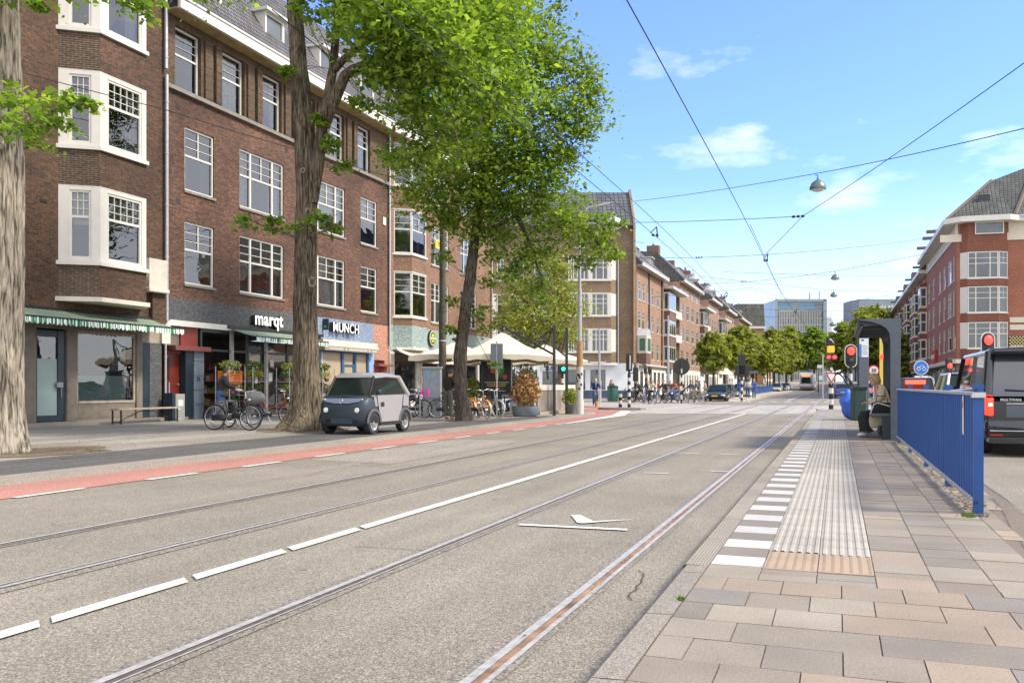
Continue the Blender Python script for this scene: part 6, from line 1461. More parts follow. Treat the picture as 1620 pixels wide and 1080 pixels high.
m = MB(); loft(m, [sect(-h,1.1,.34,.82),sect(-h+.06,1.26,.24,.93),sect(-h+.25,1.34,.2,.99),sect(.3,W,.2,.97),sect(.78,W,.2,.95),sect(1.0,1.33,.2,.92),sect(1.13,1.26,.2,.84),sect(1.2,1.12,.24,.7,.14)]); m.build('body', mcD, t, smooth=50, uv=False)
m = MB()
for s in (-1, 1):   # silver door skins with wheel arches cut by shape
    x = s*(W/2+.006); pts = [(x,-.5,.3),(x,.42,.3),(x,.5,.42),(x,.56,.62),(x,.64,.94),(x,-.74,.97),(x,-.68,.62),(x,-.56,.42)]; m.poly(pts)
    m.poly([(x,.66,.93),(x,.6,.68),(x,.72,.7),(x,.8,.92)]); m.poly([(x,-.76,.97),(x,-.72,.68),(x,-.92,.67),(x*.985,-1.08,.67),(x*.975,-1.1,.93)])
m.build('door', mcS, t, uv=False)
m = MB()
for s in (-1, 1):
    x = s*(W/2+.012); m.tube([(x,-.53,.3),(x,-.7,.6),(x,-.75,.97)], .007, 4); m.tube([(x,.43,.3),(x,.55,.6),(x,.65,.94)], .007, 4); m.rbox(x-.01, .28, .68, x+.012, .45, .79, .01); m.box(x-.01, -.6, .22, x+.01, .5, .29)
m.build('door_gaps', mBlk, t, uv=False)
m = MB(); m.rbox(-.42, -.25, 1.44, .42, .2, 1.5, .02); loft(m, [[(-.5,-.82,1.36),(.5,-.82,1.36),(.46,-.78,1.42),(-.46,-.78,1.42)],[(-.56,-.55,1.42),(.56,-.55,1.42),(.5,-.53,1.5),(-.5,-.53,1.5)],[(-.57,.0,1.44),(.57,.0,1.44),(.5,.0,1.53),(-.5,.0,1.53)],[(-.57,.42,1.43),(.57,.42,1.43),(.5,.42,1.51),(-.5,.42,1.51)],[(-.55,.6,1.4),(.55,.6,1.4),(.48,.6,1.46),(-.48,.6,1.46)]]); m.build('roof', mcS, t, smooth=50, uv=False)
g = [V(-.62,-1.12,.95),V(.62,-1.12,.95),V(.61,.88,.93),V(-.61,.88,.93),V(-.53,-.72,1.42),V(.53,-.72,1.42),V(.55,.56,1.42),V(-.55,.56,1.42)]
m = MB(); m.add(g, [(0,1,5,4),(1,2,6,5),(2,3,7,6),(3,0,4,7)]); m.build('windows', mGlassC, t, uv=False)
m = MB()
for a, b in ((0,4),(1,5)): m.tube([g[a], g[b]], .085, 7)
for s in (-1, 1): m.tube([V(s*.54,-.72,1.42), V(s*.56,0,1.44), V(s*.55,.56,1.4)], [.05,.04,.035], 7); m.tube([V(s*.64,-1.1,.96), V(s*.65,.86,.94)], .02, 5)
m.build('pillars', mcS, t, smooth=60, uv=False)
m = MB()
for s in (-1, 1): m.tube([V(s*.55,.57,1.41), V(s*.615,.9,.93)], .03, 6)
m.tube([V(-.55,.57,1.42),V(.55,.57,1.42)], .03, 6); m.build('windscreen_pillars', mBlk, t, smooth=60, uv=False)
m = MB(); m.tube([V(-.61,.93,.92), V(0,.98,.94), V(.61,.93,.92)], .03, 6); m.build('cowl', mcD, t, smooth=50, uv=False)
m = MB(); m.poly([(-.58,1.1,.885),(.58,1.1,.885),(.5,1.165,.81),(.2,1.2,.765),(-.2,1.2,.765),(-.5,1.165,.81)]); m.build('nose_band', M('micro_band', (.15,.19,.26), .3, .3, var=0), t, uv=False)
m = MB(); m.torus((0,1.205,.815), 'y', .05, .008, 20, 5); m.box(-.05, 1.2, .81, .05, 1.21, .82); m.build('emblem', mRim, t, uv=False)
for s in (-1, 1):
    Tm = Matrix.Translation((s*.44,1.14,.6)) @ Matrix.Rotation(-PI/2, 4, 'X')
    o = MB().lathe([(.1,0),(.1,.05),(.075,.065),(.07,.05)], 20, Tm).build('headlight', mBlk, t, smooth=40, uv=False); MB().lathe([(.07,.05),(.06,.075),(.0,.08)], 20, Tm).build('lens', mHead, o, smooth=60, uv=False)
    m = MB(); m.ell((s*.53,1.12,.86), (.035,.02,.02), 8, 6); m.build('indicator', mRim, t, uv=False)
    m = MB(); m.rbox(s*.66, .6, .97, s*.8, .68, 1.1, .03); m.build('mirror', mcD, t, smooth=50, uv=False)
    for y in (.78, -.87):
        m = MB(); x = s*(W/2+.01); ro, ri = .36, .29; k = len(m.v)
        for q in range(13):
            a = PI*q/12
            for r_, xx in ((ro, x*.99), (ro, x+s*.012), (ri, x+s*.012), (ri, x*.9)): m.v.append((xx, y+math.cos(a)*r_, .28+math.sin(a)*r_))
        for q in range(12):
            for c_ in range(3): m.f.append((k+q*4+c_, k+q*4+c_+1, k+q*4+5+c_, k+q*4+4+c_)); m.c.append(None)
        m.build('wheel_arch', M('micro_trim', (.09,.095,.1), .6), t, smooth=40, uv=False)
m = MB(); m.poly([(-.5,1.13,.42),(.5,1.13,.42),(.42,1.2,.36),(-.42,1.2,.36)]); m.rbox(-.3, 1.15, .26, .3, 1.215, .4, .02); m.rbox(-.46, 1.1, .3, -.3, 1.2, .38, .02); m.rbox(.3, 1.1, .3, .46, 1.2, .38, .02); m.build('lower_grille', M('micro_grille', (.03,.045,.055), .7), t, uv=False)
wheelset(t, [(s*(W/2+.0), y) for s in (-1, 1) for y in (.78, -.87)], .275, .16)
m = MB(); m.ell((W/2+.01,-.55,.72), (.006,.02,.028), 8, 6); m.build('side_marker', mRed_o, t, uv=False)
m = MB(); m.rbox(-.5, -.5, .4, .5, .1, .85, .05); m.rbox(-.45, -.55, .8, -.08, -.4, 1.2, .05); m.rbox(.08, -.55, .8, .45, -.4, 1.2, .05); m.build('seats', mBlk, t, smooth=50, uv=False)

# ---- tram
t = thing('tram', 'white and blue low-floor tram coming towards us on the left track', 'tram', (-5.66,178,zg(178)), PI)
mTr = M('tram_white', (.62,.64,.66), .35, var=.04, coat=.3); mTb = M('tram_blue', (.05,.12,.3), .3, var=0)
m = MB(); st = []
for y, w_, z0, z1 in ((0,1.7,.7,2.5),(-.12,2.1,.4,3.0),(-.4,2.36,.3,3.35),(-1.0,2.4,.25,3.45),(-29,2.4,.25,3.45)): st.append([(q[0],q[1],q[2]) for q in sect(y, w_, z0, z1, .15)])
loft(m, [[(x,-y if False else y,z) for x, y, z in s_] for s_ in st]); m.build('body', mTr, t, smooth=40, uv=False)
m = MB(); m.poly([(-.85,.02,1.35),(.85,.02,1.35),(.8,.0,2.55),(-.8,.0,2.55)]); m.build('windscreen', mGlassC, t, uv=False)
m = MB(); m.box(-.75, -.1, 2.66, .75, .02, 2.95); m.build('destination_display', M('display_orange', (.8,.25,.03), .5, var=.2, scale=20, emit=.6), t, uv=False)
m = MB()
for s in (-1, 1):
    for k in range(9): m.box(s*1.195, -1.3-k*3.1, 1.3, s*1.21, -3.9-k*3.1, 2.6)
m.build('side_windows', mGlassC, t, uv=False)
m = MB(); m.box(-1.1, -.2, .3, 1.1, .03, .75); m.box(-1.21, -29, .3, 1.21, -1, .55); m.build('skirt', M('tram_grey', (.12,.13,.15), .5), t, uv=False)
m = MB(); m.box(-1.0,-.35,1.3,-.86,.03,2.9); m.box(.86,-.35,1.3,1.0,.03,2.9); m.build('front_pillars', mTb, t, uv=False)
m = MB(); m.rbox(-.8,-14,3.45,.8,-4,3.75,.1); m.tube([(0,-8,3.75),(0,-6.6,4.8),(0,-8,5.5)], .04, 5); m.tube([(-.7,-8,5.52),(.7,-8,5.52)], .04, 5); m.build('roof_equipment', M('tram_grey', (.12,.13,.15)), t, uv=False)
for s in (-1, 1): m = MB(); m.ell((s*.85,.03,.95), (.12,.04,.1), 10, 6); m.build('headlight', mHead, t, uv=False)
# ================================================================ persons placed
mJDark = M('cloth_charcoal', (.035,.032,.036), .85, var=.15, scale=20, bump=.1); mJean = M('denim_blue', (.05,.10,.24), .85, var=.2, scale=30); mJBrown = M('cloth_dark_brown', (.03,.02,.014), .85, var=.15, scale=20); mOlive = M('cloth_olive', (.11,.115,.08), .85, var=.15, scale=20)
mNavyC = M('cloth_navy', (.02,.035,.09), .85, var=.15); mBeige = M('cloth_beige', (.45,.40,.28), .85, var=.15, scale=15, bump=.15); mBlackC = M('cloth_black', (.014,.014,.016), .9, var=.2); mBlueC = M('cloth_blue', (.06,.13,.42), .85, var=.15); mRustC = M('cloth_rust', (.3,.08,.04), .85, var=.1); mWhiteC = M('cloth_white', (.6,.6,.6), .85, var=.05); mGreyC = M('cloth_grey', (.16,.16,.17), .85, var=.1)
PUSH = dict(WALK); PUSH.update(che=V(0,.08,1.3), nek=V(0,.14,1.44), hd=V(0,.19,1.56), shL=V(-.18,.1,1.38), shR=V(.18,.1,1.38), elL=V(-.24,.2,1.15), elR=V(.25,.2,1.15), wrL=V(-.24,.42,1.08), wrR=V(.26,.42,1.08), toL=V(-.1,.43,.07))
person('man in charcoal jacket and blue jeans walking past the flower shelves', (-17.4,21.9,.1), -.75, PUSH, mJDark, mJean, mHairB, mSole, near=True, sc=1.04)
LOCK = dict(STAND); LOCK.update(nek=V(.02,.06,1.46), hd=V(.03,.11,1.58), look=V(.25,.8,-.55), elL=V(-.2,.12,1.16), wrL=V(-.1,.36,1.06), elR=V(.24,.12,1.13), wrR=V(.22,.4,.98), handR=V(.0,.8,-.4), handL=V(.3,.8,-.2))
person('man in dark brown sweater and olive trousers bending over the parked bicycles', (-12.93,28.6,.1), -.15, LOCK, mJBrown, mOlive, mHairB, M('shoe_tan', (.3,.12,.05), .6), near=True, sc=1.03)
SIT = dict(pel=V(0,0,.56), wai=V(0,.04,.74), che=V(0,.11,.96), nek=V(0,.17,1.1), hd=V(0,.25,1.21), fwd=V(0,1,0), look=V(0,.8,-.62), shL=V(-.18,.12,1.05), elL=V(-.22,.14,.8), wrL=V(-.08,.36,.72), shR=V(.18,.12,1.05), elR=V(.22,.16,.8), wrR=V(.07,.38,.73), handL=V(.25,.9,.15), handR=V(-.3,.9,.2), hiL=V(-.1,.06,.54), knL=V(-.11,.45,.5), anL=V(-.1,.44,.11), toL=V(-.11,.6,.045), hiR=V(.1,.06,.54), knR=V(.1,.48,.49), anR=V(.09,.33,.1), toR=V(.09,.5,.045), curl=.9)
wm = person('woman with tousled hair in an olive-beige coat, seated in the shelter with her phone', (.98,20.2,.2), PI/2, SIT, mBeige, mBlackC, mHairL, mSole, hair_style='bob', near=True, sc=1.0)
m = MB()   # wide black trouser legs and the open coat skirts, falling over the seat
for s in (-1, 1): loft(m, [[(s*.11+math.cos(a)*r_*1.0+.0, y_+math.sin(a)*r_*.95, z_) for a in [2*PI*q/14 for q in range(14)]] for y_, z_, r_ in ((.42,.56,.10),(.47,.42,.115),(.44,.25,.13),(.40,.13,.15))])
m.build('trouser_legs', mBlackC, wm, smooth=60, uv=False)
m = MB()
for s in (-1, 1): loft(m, [[(s*.17+math.cos(a)*r1, y_+math.sin(a)*r2, z_) for a in [2*PI*q/14 for q in range(14)]] for y_, z_, r1, r2 in ((.02,.78,.07,.15),(.08,.62,.09,.2),(.16,.45,.06,.2),(.24,.28,.04,.14),(.3,.2,.02,.06))])
m.build('coat_skirt', mBeige, wm, smooth=60, uv=False)
t = thing('phone', 'dark smartphone held by the seated woman', 'phone', (.5,20.2,.97)); m = MB(); m.rbox(-.01,-.036,-.07,.0,.036,.07,.004,Matrix.Rotation(.7,4,'Y')); m.build('case', mBlk, t); m = MB(); m.quad((0.001,-.03,-.06),(0.001,.03,-.06),(0.001,.03,.06),(0.001,-.03,.06)); m.build('screen', mGlassC, t)
t = thing('handbag', 'soft black handbag standing on the bench beside the seated woman', 'bag', (.86,19.83,.68)); m = MB(); m.rbox(-.2,-.09,0,.2,.09,.27,.06); m.build('bag_body', mBlackC, t, smooth=60); m = MB(); m.tube([(-.12,0,.26),(-.09,0,.4),(.09,0,.4),(.12,0,.26)], .01, 6); m.build('handle', mBlackC, t)
# cyclists waiting at the crossing: each with the bicycle they sit on
def cyclist(x, y, rz, lab, blab, top, bot, hair, col, P=WAIT, z=0, hs='short', crate=None, sc=1.0, backpack=None, grp='riders waiting at the crossing'):
    person(lab, (x,y,z), rz, P, top, bot, hair, group=grp, hair_style=hs, sc=sc, backpack=backpack)
    bicycle(blab, (x,y,z), rz, col, stand=False, spokes=10, crate=crate, group=grp and 'bicycles at the crossing')
cyclist(-13.86, 52.44, PI+.25, 'fair-haired man in a navy gilet and blue shirt riding towards us on the red lane', 'dark bicycle ridden on the red lane by the man in the gilet', mNavyC, mJean, mHairG, (.03,.03,.035), CYC, grp=None)
m = MB(); m.rbox(-.05, -.04, 1.15, .05, .03, 1.48, .02); o = m.build('blue_shirt', mBlueC, None, smooth=60); o.parent = [q for q in COL.objects if q.get('label','').startswith('fair-haired man in a navy')][0]
cl = [(-14.5,67.1,2.2,'rider in a black jacket at the left end of the waiting cyclists',mJDark,mBlackC,mHairB,(.02,.02,.02),None,'short'),
 (-13.5,66.4,2.9,'rider in a navy top behind the beige-coated one',mNavyC,mJean,mHairB,(.25,.26,.27),mBlk,'short'),
 (-12.6,63.6,-2.6,'rider in a beige trench coat nearest the kerb, turned away',mBeige,mBlackC,mHairL,(.02,.02,.02),None,'bob'),
 (-12.35,66.6,2.5,'rider in black with bare arms in the middle of the waiting group',mBlackC,mJDark,mHairB,(.02,.02,.02),None,'short'),
 (-12.0,67.4,2.7,'rider in an olive sweater beside the rust-coloured one',mOlive,mJean,mHairL,(.1,.1,.1),None,'short'),
 (-11.6,66.9,2.4,'rider in a rust sweater in front of the grey mast',mRustC,mJean,mHairB,(.02,.025,.03),None,'bob'),
 (-11.25,68.4,2.9,'rider in a brown coat right of the grey mast',M('cloth_brown',(.16,.1,.06),.85),mBlackC,mHairL,(.3,.3,.3),mBlk,'bob'),
 (-10.75,69.4,2.2,'rider in a dark blue coat left of the round sign back',mNavyC,mGreyC,mHairB,(.02,.02,.02),None,'short'),
 (-10.1,67.9,2.0,'rider in an olive-brown coat at the right end of the waiting group',mOlive,M('cloth_khaki',(.2,.16,.11),.85),mHairB,(.15,.17,.2),None,'short')]
for x, y, rz, lab, a, b_, h_, c_, cr, hs in cl: cyclist(x, y, rz, lab, 'bicycle of the '+lab.replace('rider','person',1), a, b_, h_, c_, WAIT, .0, hs, cr)
person('pedestrian in an olive top standing behind the green bin', (-17.3,70.6,.1), 2.9, STAND, M('cloth_mustard',(.16,.13,.05),.85), mGreyC, mHairB)
person('pedestrian in a beige top walking by the kerb left of the olive saloon', (-11.75,84.6,.1), 1.8, WALK, mBeige, mBeige, mHairB)
person('pedestrian in black walking behind the beige one near the shops', (-12.9,89.0,.1), 1.5, WALK, mBlackC, mGreyC, mHairB)
person('long-haired woman in a blue cardigan and pale skirt on the far stop', (-7.9,78.9,.2), -.6, STAND, mBlueC, M('cloth_pale_pink',(.5,.42,.44),.85), mHairB, hair_style='long', coat=.9)
person('person with a large beige backpack on the far stop', (-7.35,79.6,.2), .2, STAND, mWhiteC, mJean, mHairB, hair_style='bob', backpack=mBeige)
person('woman in denim with long fair hair next to the backpack wearer', (-6.95,80.8,.2), -.3, STAND, mBlueC, mJean, mHairL, hair_style='long')
for i, (x, y, a, lab) in enumerate([(-18.2,74.0,1.2,'distant shopper in grey by the white corner shop wall'),(-14.8,77.5,2.0,'distant shopper in rust by the rose brick corner')]): person(lab, (x,y,.1), a, WALK, (mGreyC, mRustC)[i], mJean, mHairB)
# cafe guests behind the bicycles
SITC = dict(SIT); SITC.update(look=V(0,1,0), hd=V(0,.1,1.25), nek=V(0,.07,1.12), che=V(0,.04,.96))
for x, y, rz, h_, c_, lab in ((-19.3,42.0,2.8,mHairL,mWhiteC,'fair-haired cafe guest in white behind the parked bicycles'),(-18.9,43.6,-2.8,mHairB,mBeige,'brown-haired cafe guest in beige behind the parked bicycles')):
    person(lab, (x,y,.1), rz, SITC, c_, mJean, h_, hair_style='bob')
    t = thing('cafe_chair', 'wooden chair under the '+lab.split(' behind')[0], 'chair', (x,y,.1), rz); MB().rbox(-.2,-.22,.4,.2,.2,.44,.01).build('seat', M('wood_chair',(.25,.14,.07),.6), t); MB().rbox(-.2,-.26,.44,.2,-.22,.85,.01).build('backrest', M('wood_chair',(.25,.14,.07)), t)
    for sx in (-1, 1):
        for sy in (-1, 1): MB().box(sx*.18-.015,sy*.18-.015,0,sx*.18+.015,sy*.18+.015,.4).build('leg', M('wood_chair',(.25,.14,.07)), t)
# parked bicycles
bicycle('black dutch bicycle with pale tyres standing alone on the footway', (-15.28,19.72,.1), -PI/2+.06, (.012,.013,.018), lean=-.06, spokes=28, tyre=None)
bicycle('black bicycle with a large grey bag just behind the lone dutch bicycle', (-15.9,20.95,.1), -PI/2-.25, (.02,.02,.02), lean=.05, spokes=18, bag=M('bag_grey',(.22,.21,.2),.7))
m = MB(); m.ell((0,.62,.86),(.24,.36,.2),14,9); m.build('front_bag', M('bag_grey',(.22,.21,.2)), [q for q in COL.objects if q.get('label','').startswith('black bicycle with a large grey')][0], smooth=60)
g1 = 'bicycles parked between the microcar and the cabinet'
for x, y, rz, c_, le, lab, cr, ty in [(-15.0,29.6,-1.3,(.02,.02,.025),.08,'black bicycle with a magenta crate behind the microcar',M('crate_magenta',(.55,.06,.35),.5),None),
  (-14.75,30.6,-1.1,(.25,.05,.3),-.05,'violet bicycle left of the grey cabinet',None,None),(-14.5,31.3,-1.5,(.02,.02,.02),.06,'black bicycle leaning behind the violet one',M('crate_black',(.03,.03,.03),.5),None),
  (-15.5,30.7,-1.7,(.1,.11,.12),.04,'grey bicycle behind the magenta crate',None,None),(-15.3,32.0,-1.2,(.02,.025,.02),-.06,'dark green bicycle at the back of the rack',M('crate_wire',(.3,.3,.3),.4),None),(-14.3,32.4,-1.9,(.03,.03,.1),.05,'navy bicycle half hidden by the grey cabinet',None,None),
  (-16.2,30.2,-1.4,(.02,.02,.02),-.04,'black bicycle seen through the microcar windows',M('crate_black',(.03,.03,.03)),None),(-16.3,22.9,-.9,(.28,.05,.03),.1,'bicycle with a red saddle cover leaning between the big tree and the snack bar',None,None),(-17.0,31.4,-1.6,(.35,.36,.37),.05,'silver bicycle at the far left of the rack',M('crate_wire',(.3,.3,.3)),None)]:
    bicycle(lab, (x,y,.1), rz, c_, lean=le, spokes=12, crate=cr, group=g1)
g2 = 'bicycles by the man in the brown sweater'
bicycle('black bicycle with a red front light, wheel towards us, beside the man', (-12.3,28.6,.1), PI+.35, (.02,.02,.02), lean=.05, spokes=22, group=g2)
bicycle('orange bicycle with cream tyres beside the advertising panel', (-12.3,30.0,.1), -2.25, (.75,.27,.02), lean=.08, tyre=mTyreW, spokes=18, group=g2, fork=M('fork_orange',(.75,.27,.02),.4))
bicycle('blue-grey bicycle with white tyres behind the orange one', (-12.25,30.7,.1), -2.0, (.3,.36,.42), lean=.05, tyre=mTyreW, spokes=14, group=g2)
bicycle('black bicycle behind the legs of the man in the brown sweater', (-13.5,30.2,.1), -1.0, (.02,.02,.02), lean=-.05, spokes=12, group=g2)
for i, (x, y, rz) in enumerate([(-16.2,69.5,1.2),(-15.6,69.9,1.5),(-15.0,70.3,1.3)]): bicycle(['dark bicycle parked against the white corner, left one','dark bicycle parked against the white corner, middle one','dark bicycle parked against the white corner, right one'][i], (x,y,.1), rz, (.03,.03,.03), spokes=8, group='bicycles parked by the white corner')
t = thing('bike_rack', 'galvanised steel hoop beside the violet bicycle', 'bike rack', (-14.0,28.4,.1)); MB().tube([(-.55,-.2,0),(-.55,-.2,.85),(-.5,-.18,.9),(.0,0,.9),(.05,.02,.85),(.05,.02,0)], .028, 8).tube([(-.55,-.2,.45),(.05,.02,.45)], .02, 6).build('hoop', mPipe, t, smooth=60)

# ================================================================ street furniture, left
mWood = M('bench_wood', (.34,.27,.19), .7, var=.3, scale=12)
t = thing('bench', 'low wooden bench with dark metal frame under the striped awning', 'bench', (-21.1,22.9,.1))
MB().rbox(-.2,-1.35,.44,.2,1.35,.49,.01).build('seat', mWood, t)
for y in (-1.25, 1.25):
    for x in (-.17, .17): MB().box(x-.02,y-.02,0,x+.02,y+.02,.44).build('leg', mBlk, t)
MB().tube([(0,-1.2,.06),(0,-.3,.38),(0,.3,.38),(0,1.0,.14)], .015, 5).box(-.17,-1.26,.05,.17,-1.24,.08).box(-.17,1.24,.05,.17,1.26,.08).build('brace', mBlk, t)
t = thing('utility_box', 'small grey utility box with stickers beside the red door', 'box', (-21.55,24.72,.1)); MB().rbox(-.2,-.2,0,.25,.25,.92,.02).build('cabinet', M('box_grey',(.30,.29,.26),.6,var=.15), t); MB().box(-.2,-.32,0,.2,-.2,.95).build('dark_side', mNavy, t); MB().box(.251,-.1,.5,.255,.15,.72).box(.251,-.15,.38,.255,-.02,.46).build('stickers', mWhiteC, t)
mPlant = leafmat('plant_leaf', (.03,.09,.015), (.12,.24,.04)); mPlantY = leafmat('plant_yellow', (.16,.22,.03), (.4,.45,.08)); mPlantB = leafmat('plant_dry', (.22,.11,.05), (.5,.33,.16), .2)
def leafball(m, c, r, n, s_, rn, up=0):
    for k in range(n):
        d = Vector((rn.gauss(0,1), rn.gauss(0,1), rn.gauss(0,1))).normalized()*rn.random()**.4; p = Vector(c)+Vector((d.x*r[0], d.y*r[1], d.z*r[2]))
        a = Vector((rn.gauss(0,1), rn.gauss(0,1), rn.gauss(0,.6)+up)).normalized()*s_*rn.uniform(.6,1.3); b = a.cross(Vector((rn.gauss(0,1),rn.gauss(0,1),rn.gauss(0,1)))).normalized()*s_*.35
        k2 = len(m.v); m.v += [tuple(p-a*.5), tuple(p+b), tuple(p+a*.5), tuple(p-b)]; m.f.append((k2,k2+1,k2+2,k2+3)); m.c.append(None)
rl = random.Random(9)
for i, (x, y, lab) in enumerate([(-20.9,26.9,'galvanised flower trolley with potted plants left of the shop entrance'),(-20.7,28.0,'second galvanised flower trolley beside the steel post'),(-20.4,29.9,'flower trolley of leafy plants between the steel posts'),(-20.1,31.8,'wire flower stand of white blossoms next to the big tree')]):
    t = thing('flower_trolley', lab, 'plant stand', (x,y,.1)); m = MB()
    for a in (-.3, .3):
        for b in (-.45, .45): m.cyl((a,b,0), (a,b,1.9), .018, n=6)
    for z in (.35, .85, 1.35): m.box(-.32,-.47,z,.32,.47,z+.02)
    m.build('frame', mPipe, t)
    for z in (.37, .87, 1.37, 1.7):
        m = MB()
        for q in range(3): m.lathe([(.08,z-.0),(.11,z+.14)], 10, Matrix.Translation((rl.uniform(-.1,.1), -.3+q*.3, 0)))
        pt = m.build('pots', M('pot_brown',(.2,.1,.06),.8), t) if z < 1.6 else None
        m = MB(); leafball(m, (0,0,z+.28), (.32,.48,.18), 260, .09, rl, .3); m.build('plants', (mPlant, mPlantY)[(i+int(z*2))%2], t, uv=False)
        if z > .8: m = MB(); leafball(m, (.1,0,z+.3), (.25,.45,.14), 60, .05, rl); m.build('blossoms', M('blossom_'+str(i%2),((.8,.75,.7),(.75,.3,.15))[i%2],.7,var=0), t, uv=False)
t = thing('delivery_crate', 'orange crate on a rack beside the stone pier numbered 73', 'crate', (-21.0,27.0,1.35)); MB().rbox(-.3,-.35,0,.3,.35,.5,.03).build('crate', M('crate_orange',(.75,.2,.03),.5,var=.1), t); MB().box(.301,-.2,.12,.305,.2,.38).build('label_plate', M('crate_label',(.55,.12,.02),.5), t)
# pole with cabinet
t = thing('tram_mast', 'tall mossy grey mast rising behind the steel cabinet', 'pole', (-15.1,32.85,.1)); mMast = M('mast_green', (.075,.07,.05), .8, var=.35, scale=3, bump=.2)
MB().cyl((0,0,0),(0,0,4.2),.16,.155,n=14).cyl((0,0,4.2),(0,0,4.3),.18,n=14).cyl((0,0,4.3),(0,0,9.4),.14,.11,n=14).build('shaft', mMast, t, smooth=60); MB().cyl((0,0,3.0),(0,0,3.06),.168,n=14).build('band', mPipe, t)
mCab = M('cabinet_steel', (.27,.29,.30), .5, .2, var=.15, scale=3)
t = thing('cabinet', 'tall steel-blue switch cabinet with stickers in front of the mast', 'cabinet', (-14.35,30.3,.1), .35); MB().rbox(-.34,-.3,0,.34,.3,1.85,.02).box(-.37,-.33,1.85,.37,.33,1.92).build('body', mCab, t); MB().box(-.3,-.312,.7,.3,-.301,1.8).build('door', M('cabinet_door',(.22,.25,.28),.5,.2,var=.15), t)
m = MB(); m.box(-.2,-.316,1.5,-.05,-.313,1.8); m.box(.1,-.316,1.3,.2,-.313,1.42); m.box(-.1,-.316,1.15,.0,-.313,1.25); m.build('stickers', M('sticker_blue',(.15,.28,.45),.6), t)
# advertising panel
t = thing('advertising_panel', 'dark street advertising panel with a colourful face poster, standing on a foot', 'advertising panel', (-13.3,34.3,.1), .352)
mAd = M('panel_teal', (.018,.03,.035), .4, var=.1)
MB().rbox(-.66,-.12,.85,.66,.12,2.62,.02).build('case', mAd, t); MB().rbox(-.22,-.1,0,.22,.1,.85,.02).build('foot', mAd, t); MB().box(.6,-.13,.85,.64,-.12,2.6).build('edge_strip', mPipe, t)
p = MB().box(-.56,-.127,.93,.56,-.121,2.54).build('poster', M('poster_black',(.012,.014,.012),.5,var=0), t)
for s_, x, z, sz, mm in (('FOOD', -.38, 2.31, .13, mWhite), ('NT', .4, 2.31, .13, mWhite)): text(s_, sz, .001, mm, p, TM((x,-.1285,z), (1,0,0), (0,0,1)), 'lettering', bold=.001)
for z, wd, mm in ((1.35,.5,mWhite),(1.27,.4,M('poster_yellow',(.6,.55,.08),.5)),(1.2,.38,M('poster_yellow',(.6,.55,.08))),(1.11,.3,M('poster_red',(.5,.05,.03),.5)),(1.0,.36,mWhite)):
    m = MB(); x = -wd
    while x < wd: w_ = .03+.05*abs(math.sin(x*31+z*9)); m.box(x,-.1285,z-.016,min(x+w_,wd),-.127,z+.016); x += w_+.018
    m.build('text_line', mm, p)
m = MB(); m.poly([(-.1,-.1295,2.22),(.12,-.1295,2.22),(.14,-.1295,1.8),(.06,-.1295,1.45),(-.04,-.1295,1.48),(-.08,-.1295,1.8)]); m.build('yellow_field', M('poster_lime',(.45,.5,.05),.5), p)
m = MB(); m.poly([(.12,-.129,2.2),(.3,-.129,2.2),(.32,-.129,1.8),(.15,-.129,1.5)]); m.build('green_field', M('poster_green2',(.03,.25,.06),.5), p); m = MB(); m.poly([(-.28,-.129,2.0),(-.1,-.129,1.95),(-.1,-.129,1.72),(-.25,-.129,1.75)]); m.build('orange_field', M('poster_orange',(.6,.1,.03),.5), p)
m = MB(); m.cyl((.34,-.128,1.58),(.34,-.131,1.58),.1,n=20); m.build('red_disc', M('poster_red2',(.6,.04,.04),.5), p)
t = thing('traffic_sign', 'grey backs of two traffic signs on a slim pole before the advertising panel', 'sign', (-12.5,32.25,.1), .352); MB().cyl((0,0,0),(0,0,2.95),.028,n=8).build('pole', mPipe, t)
MB().rbox(-.24,-.03,2.0,-.015,-.01,2.85,.01).build('sign_back', M('sign_back',(.14,.17,.2),.6,.2), t); MB().rbox(.015,-.03,2.0,.24,-.01,2.85,.01).build('sign_back', M('sign_back',(.14,.17,.2)), t)
MB().rbox(-.24,-.045,1.86,.24,-.015,2.02,.01).build('clamp_plate', M('sign_back',(.14,.17,.2)), t)
# planters and terrace
t = thing('planter', 'blue-grey oval tub of dry reddish bamboo leaves at the terrace corner', 'planter', (-11.55,32.95,.1))
MB().lathe([(.42,0),(.5,.05),(.56,.4),(.52,.4),(.5,.34)], 20).build('tub', M('tub_blue',(.17,.22,.25),.6,var=.15), t, smooth=50); m = MB(); leafball(m, (0,0,1.0), (.62,.62,.65), 1500, .13, rl, .8); leafball(m, (0,0,1.45), (.35,.35,.4), 300, .12, rl, .8); m.build('leaves', mPlantB, t, uv=False)
m = MB()
for k in range(40): a = rl.uniform(0,6.3); r_ = rl.uniform(.05,.35); m.tube([(r_*math.cos(a)*.5,r_*math.sin(a)*.5,.35),(r_*math.cos(a)*1.5,r_*math.sin(a)*1.5,rl.uniform(.9,1.7))], .006, 3)
m.build('canes', M('cane',(.4,.28,.14),.8), t, uv=False)
t = thing('planter', 'galvanised trough with a tall shrub right of the advertising panel', 'planter', (-12.55,35.3,.1), .35); MB().box(-.5,-.22,.1,.5,.22,.55).box(-.5,-.22,0,-.44,.22,.1).box(.44,-.22,0,.5,.22,.1).build('trough', mPipe, t); m = MB(); leafball(m, (.1,0,1.3), (.65,.45,.85), 1500, .1, rl, .2); m.build('shrub_leaves', mPlant, t, uv=False); m = MB(); leafball(m, (.1,0,1.3), (.68,.5,.9), 260, .07, rl, .2); m.build('pale_blossoms', M('blossom_pale',(.6,.55,.45),.8,var=0), t, uv=False)
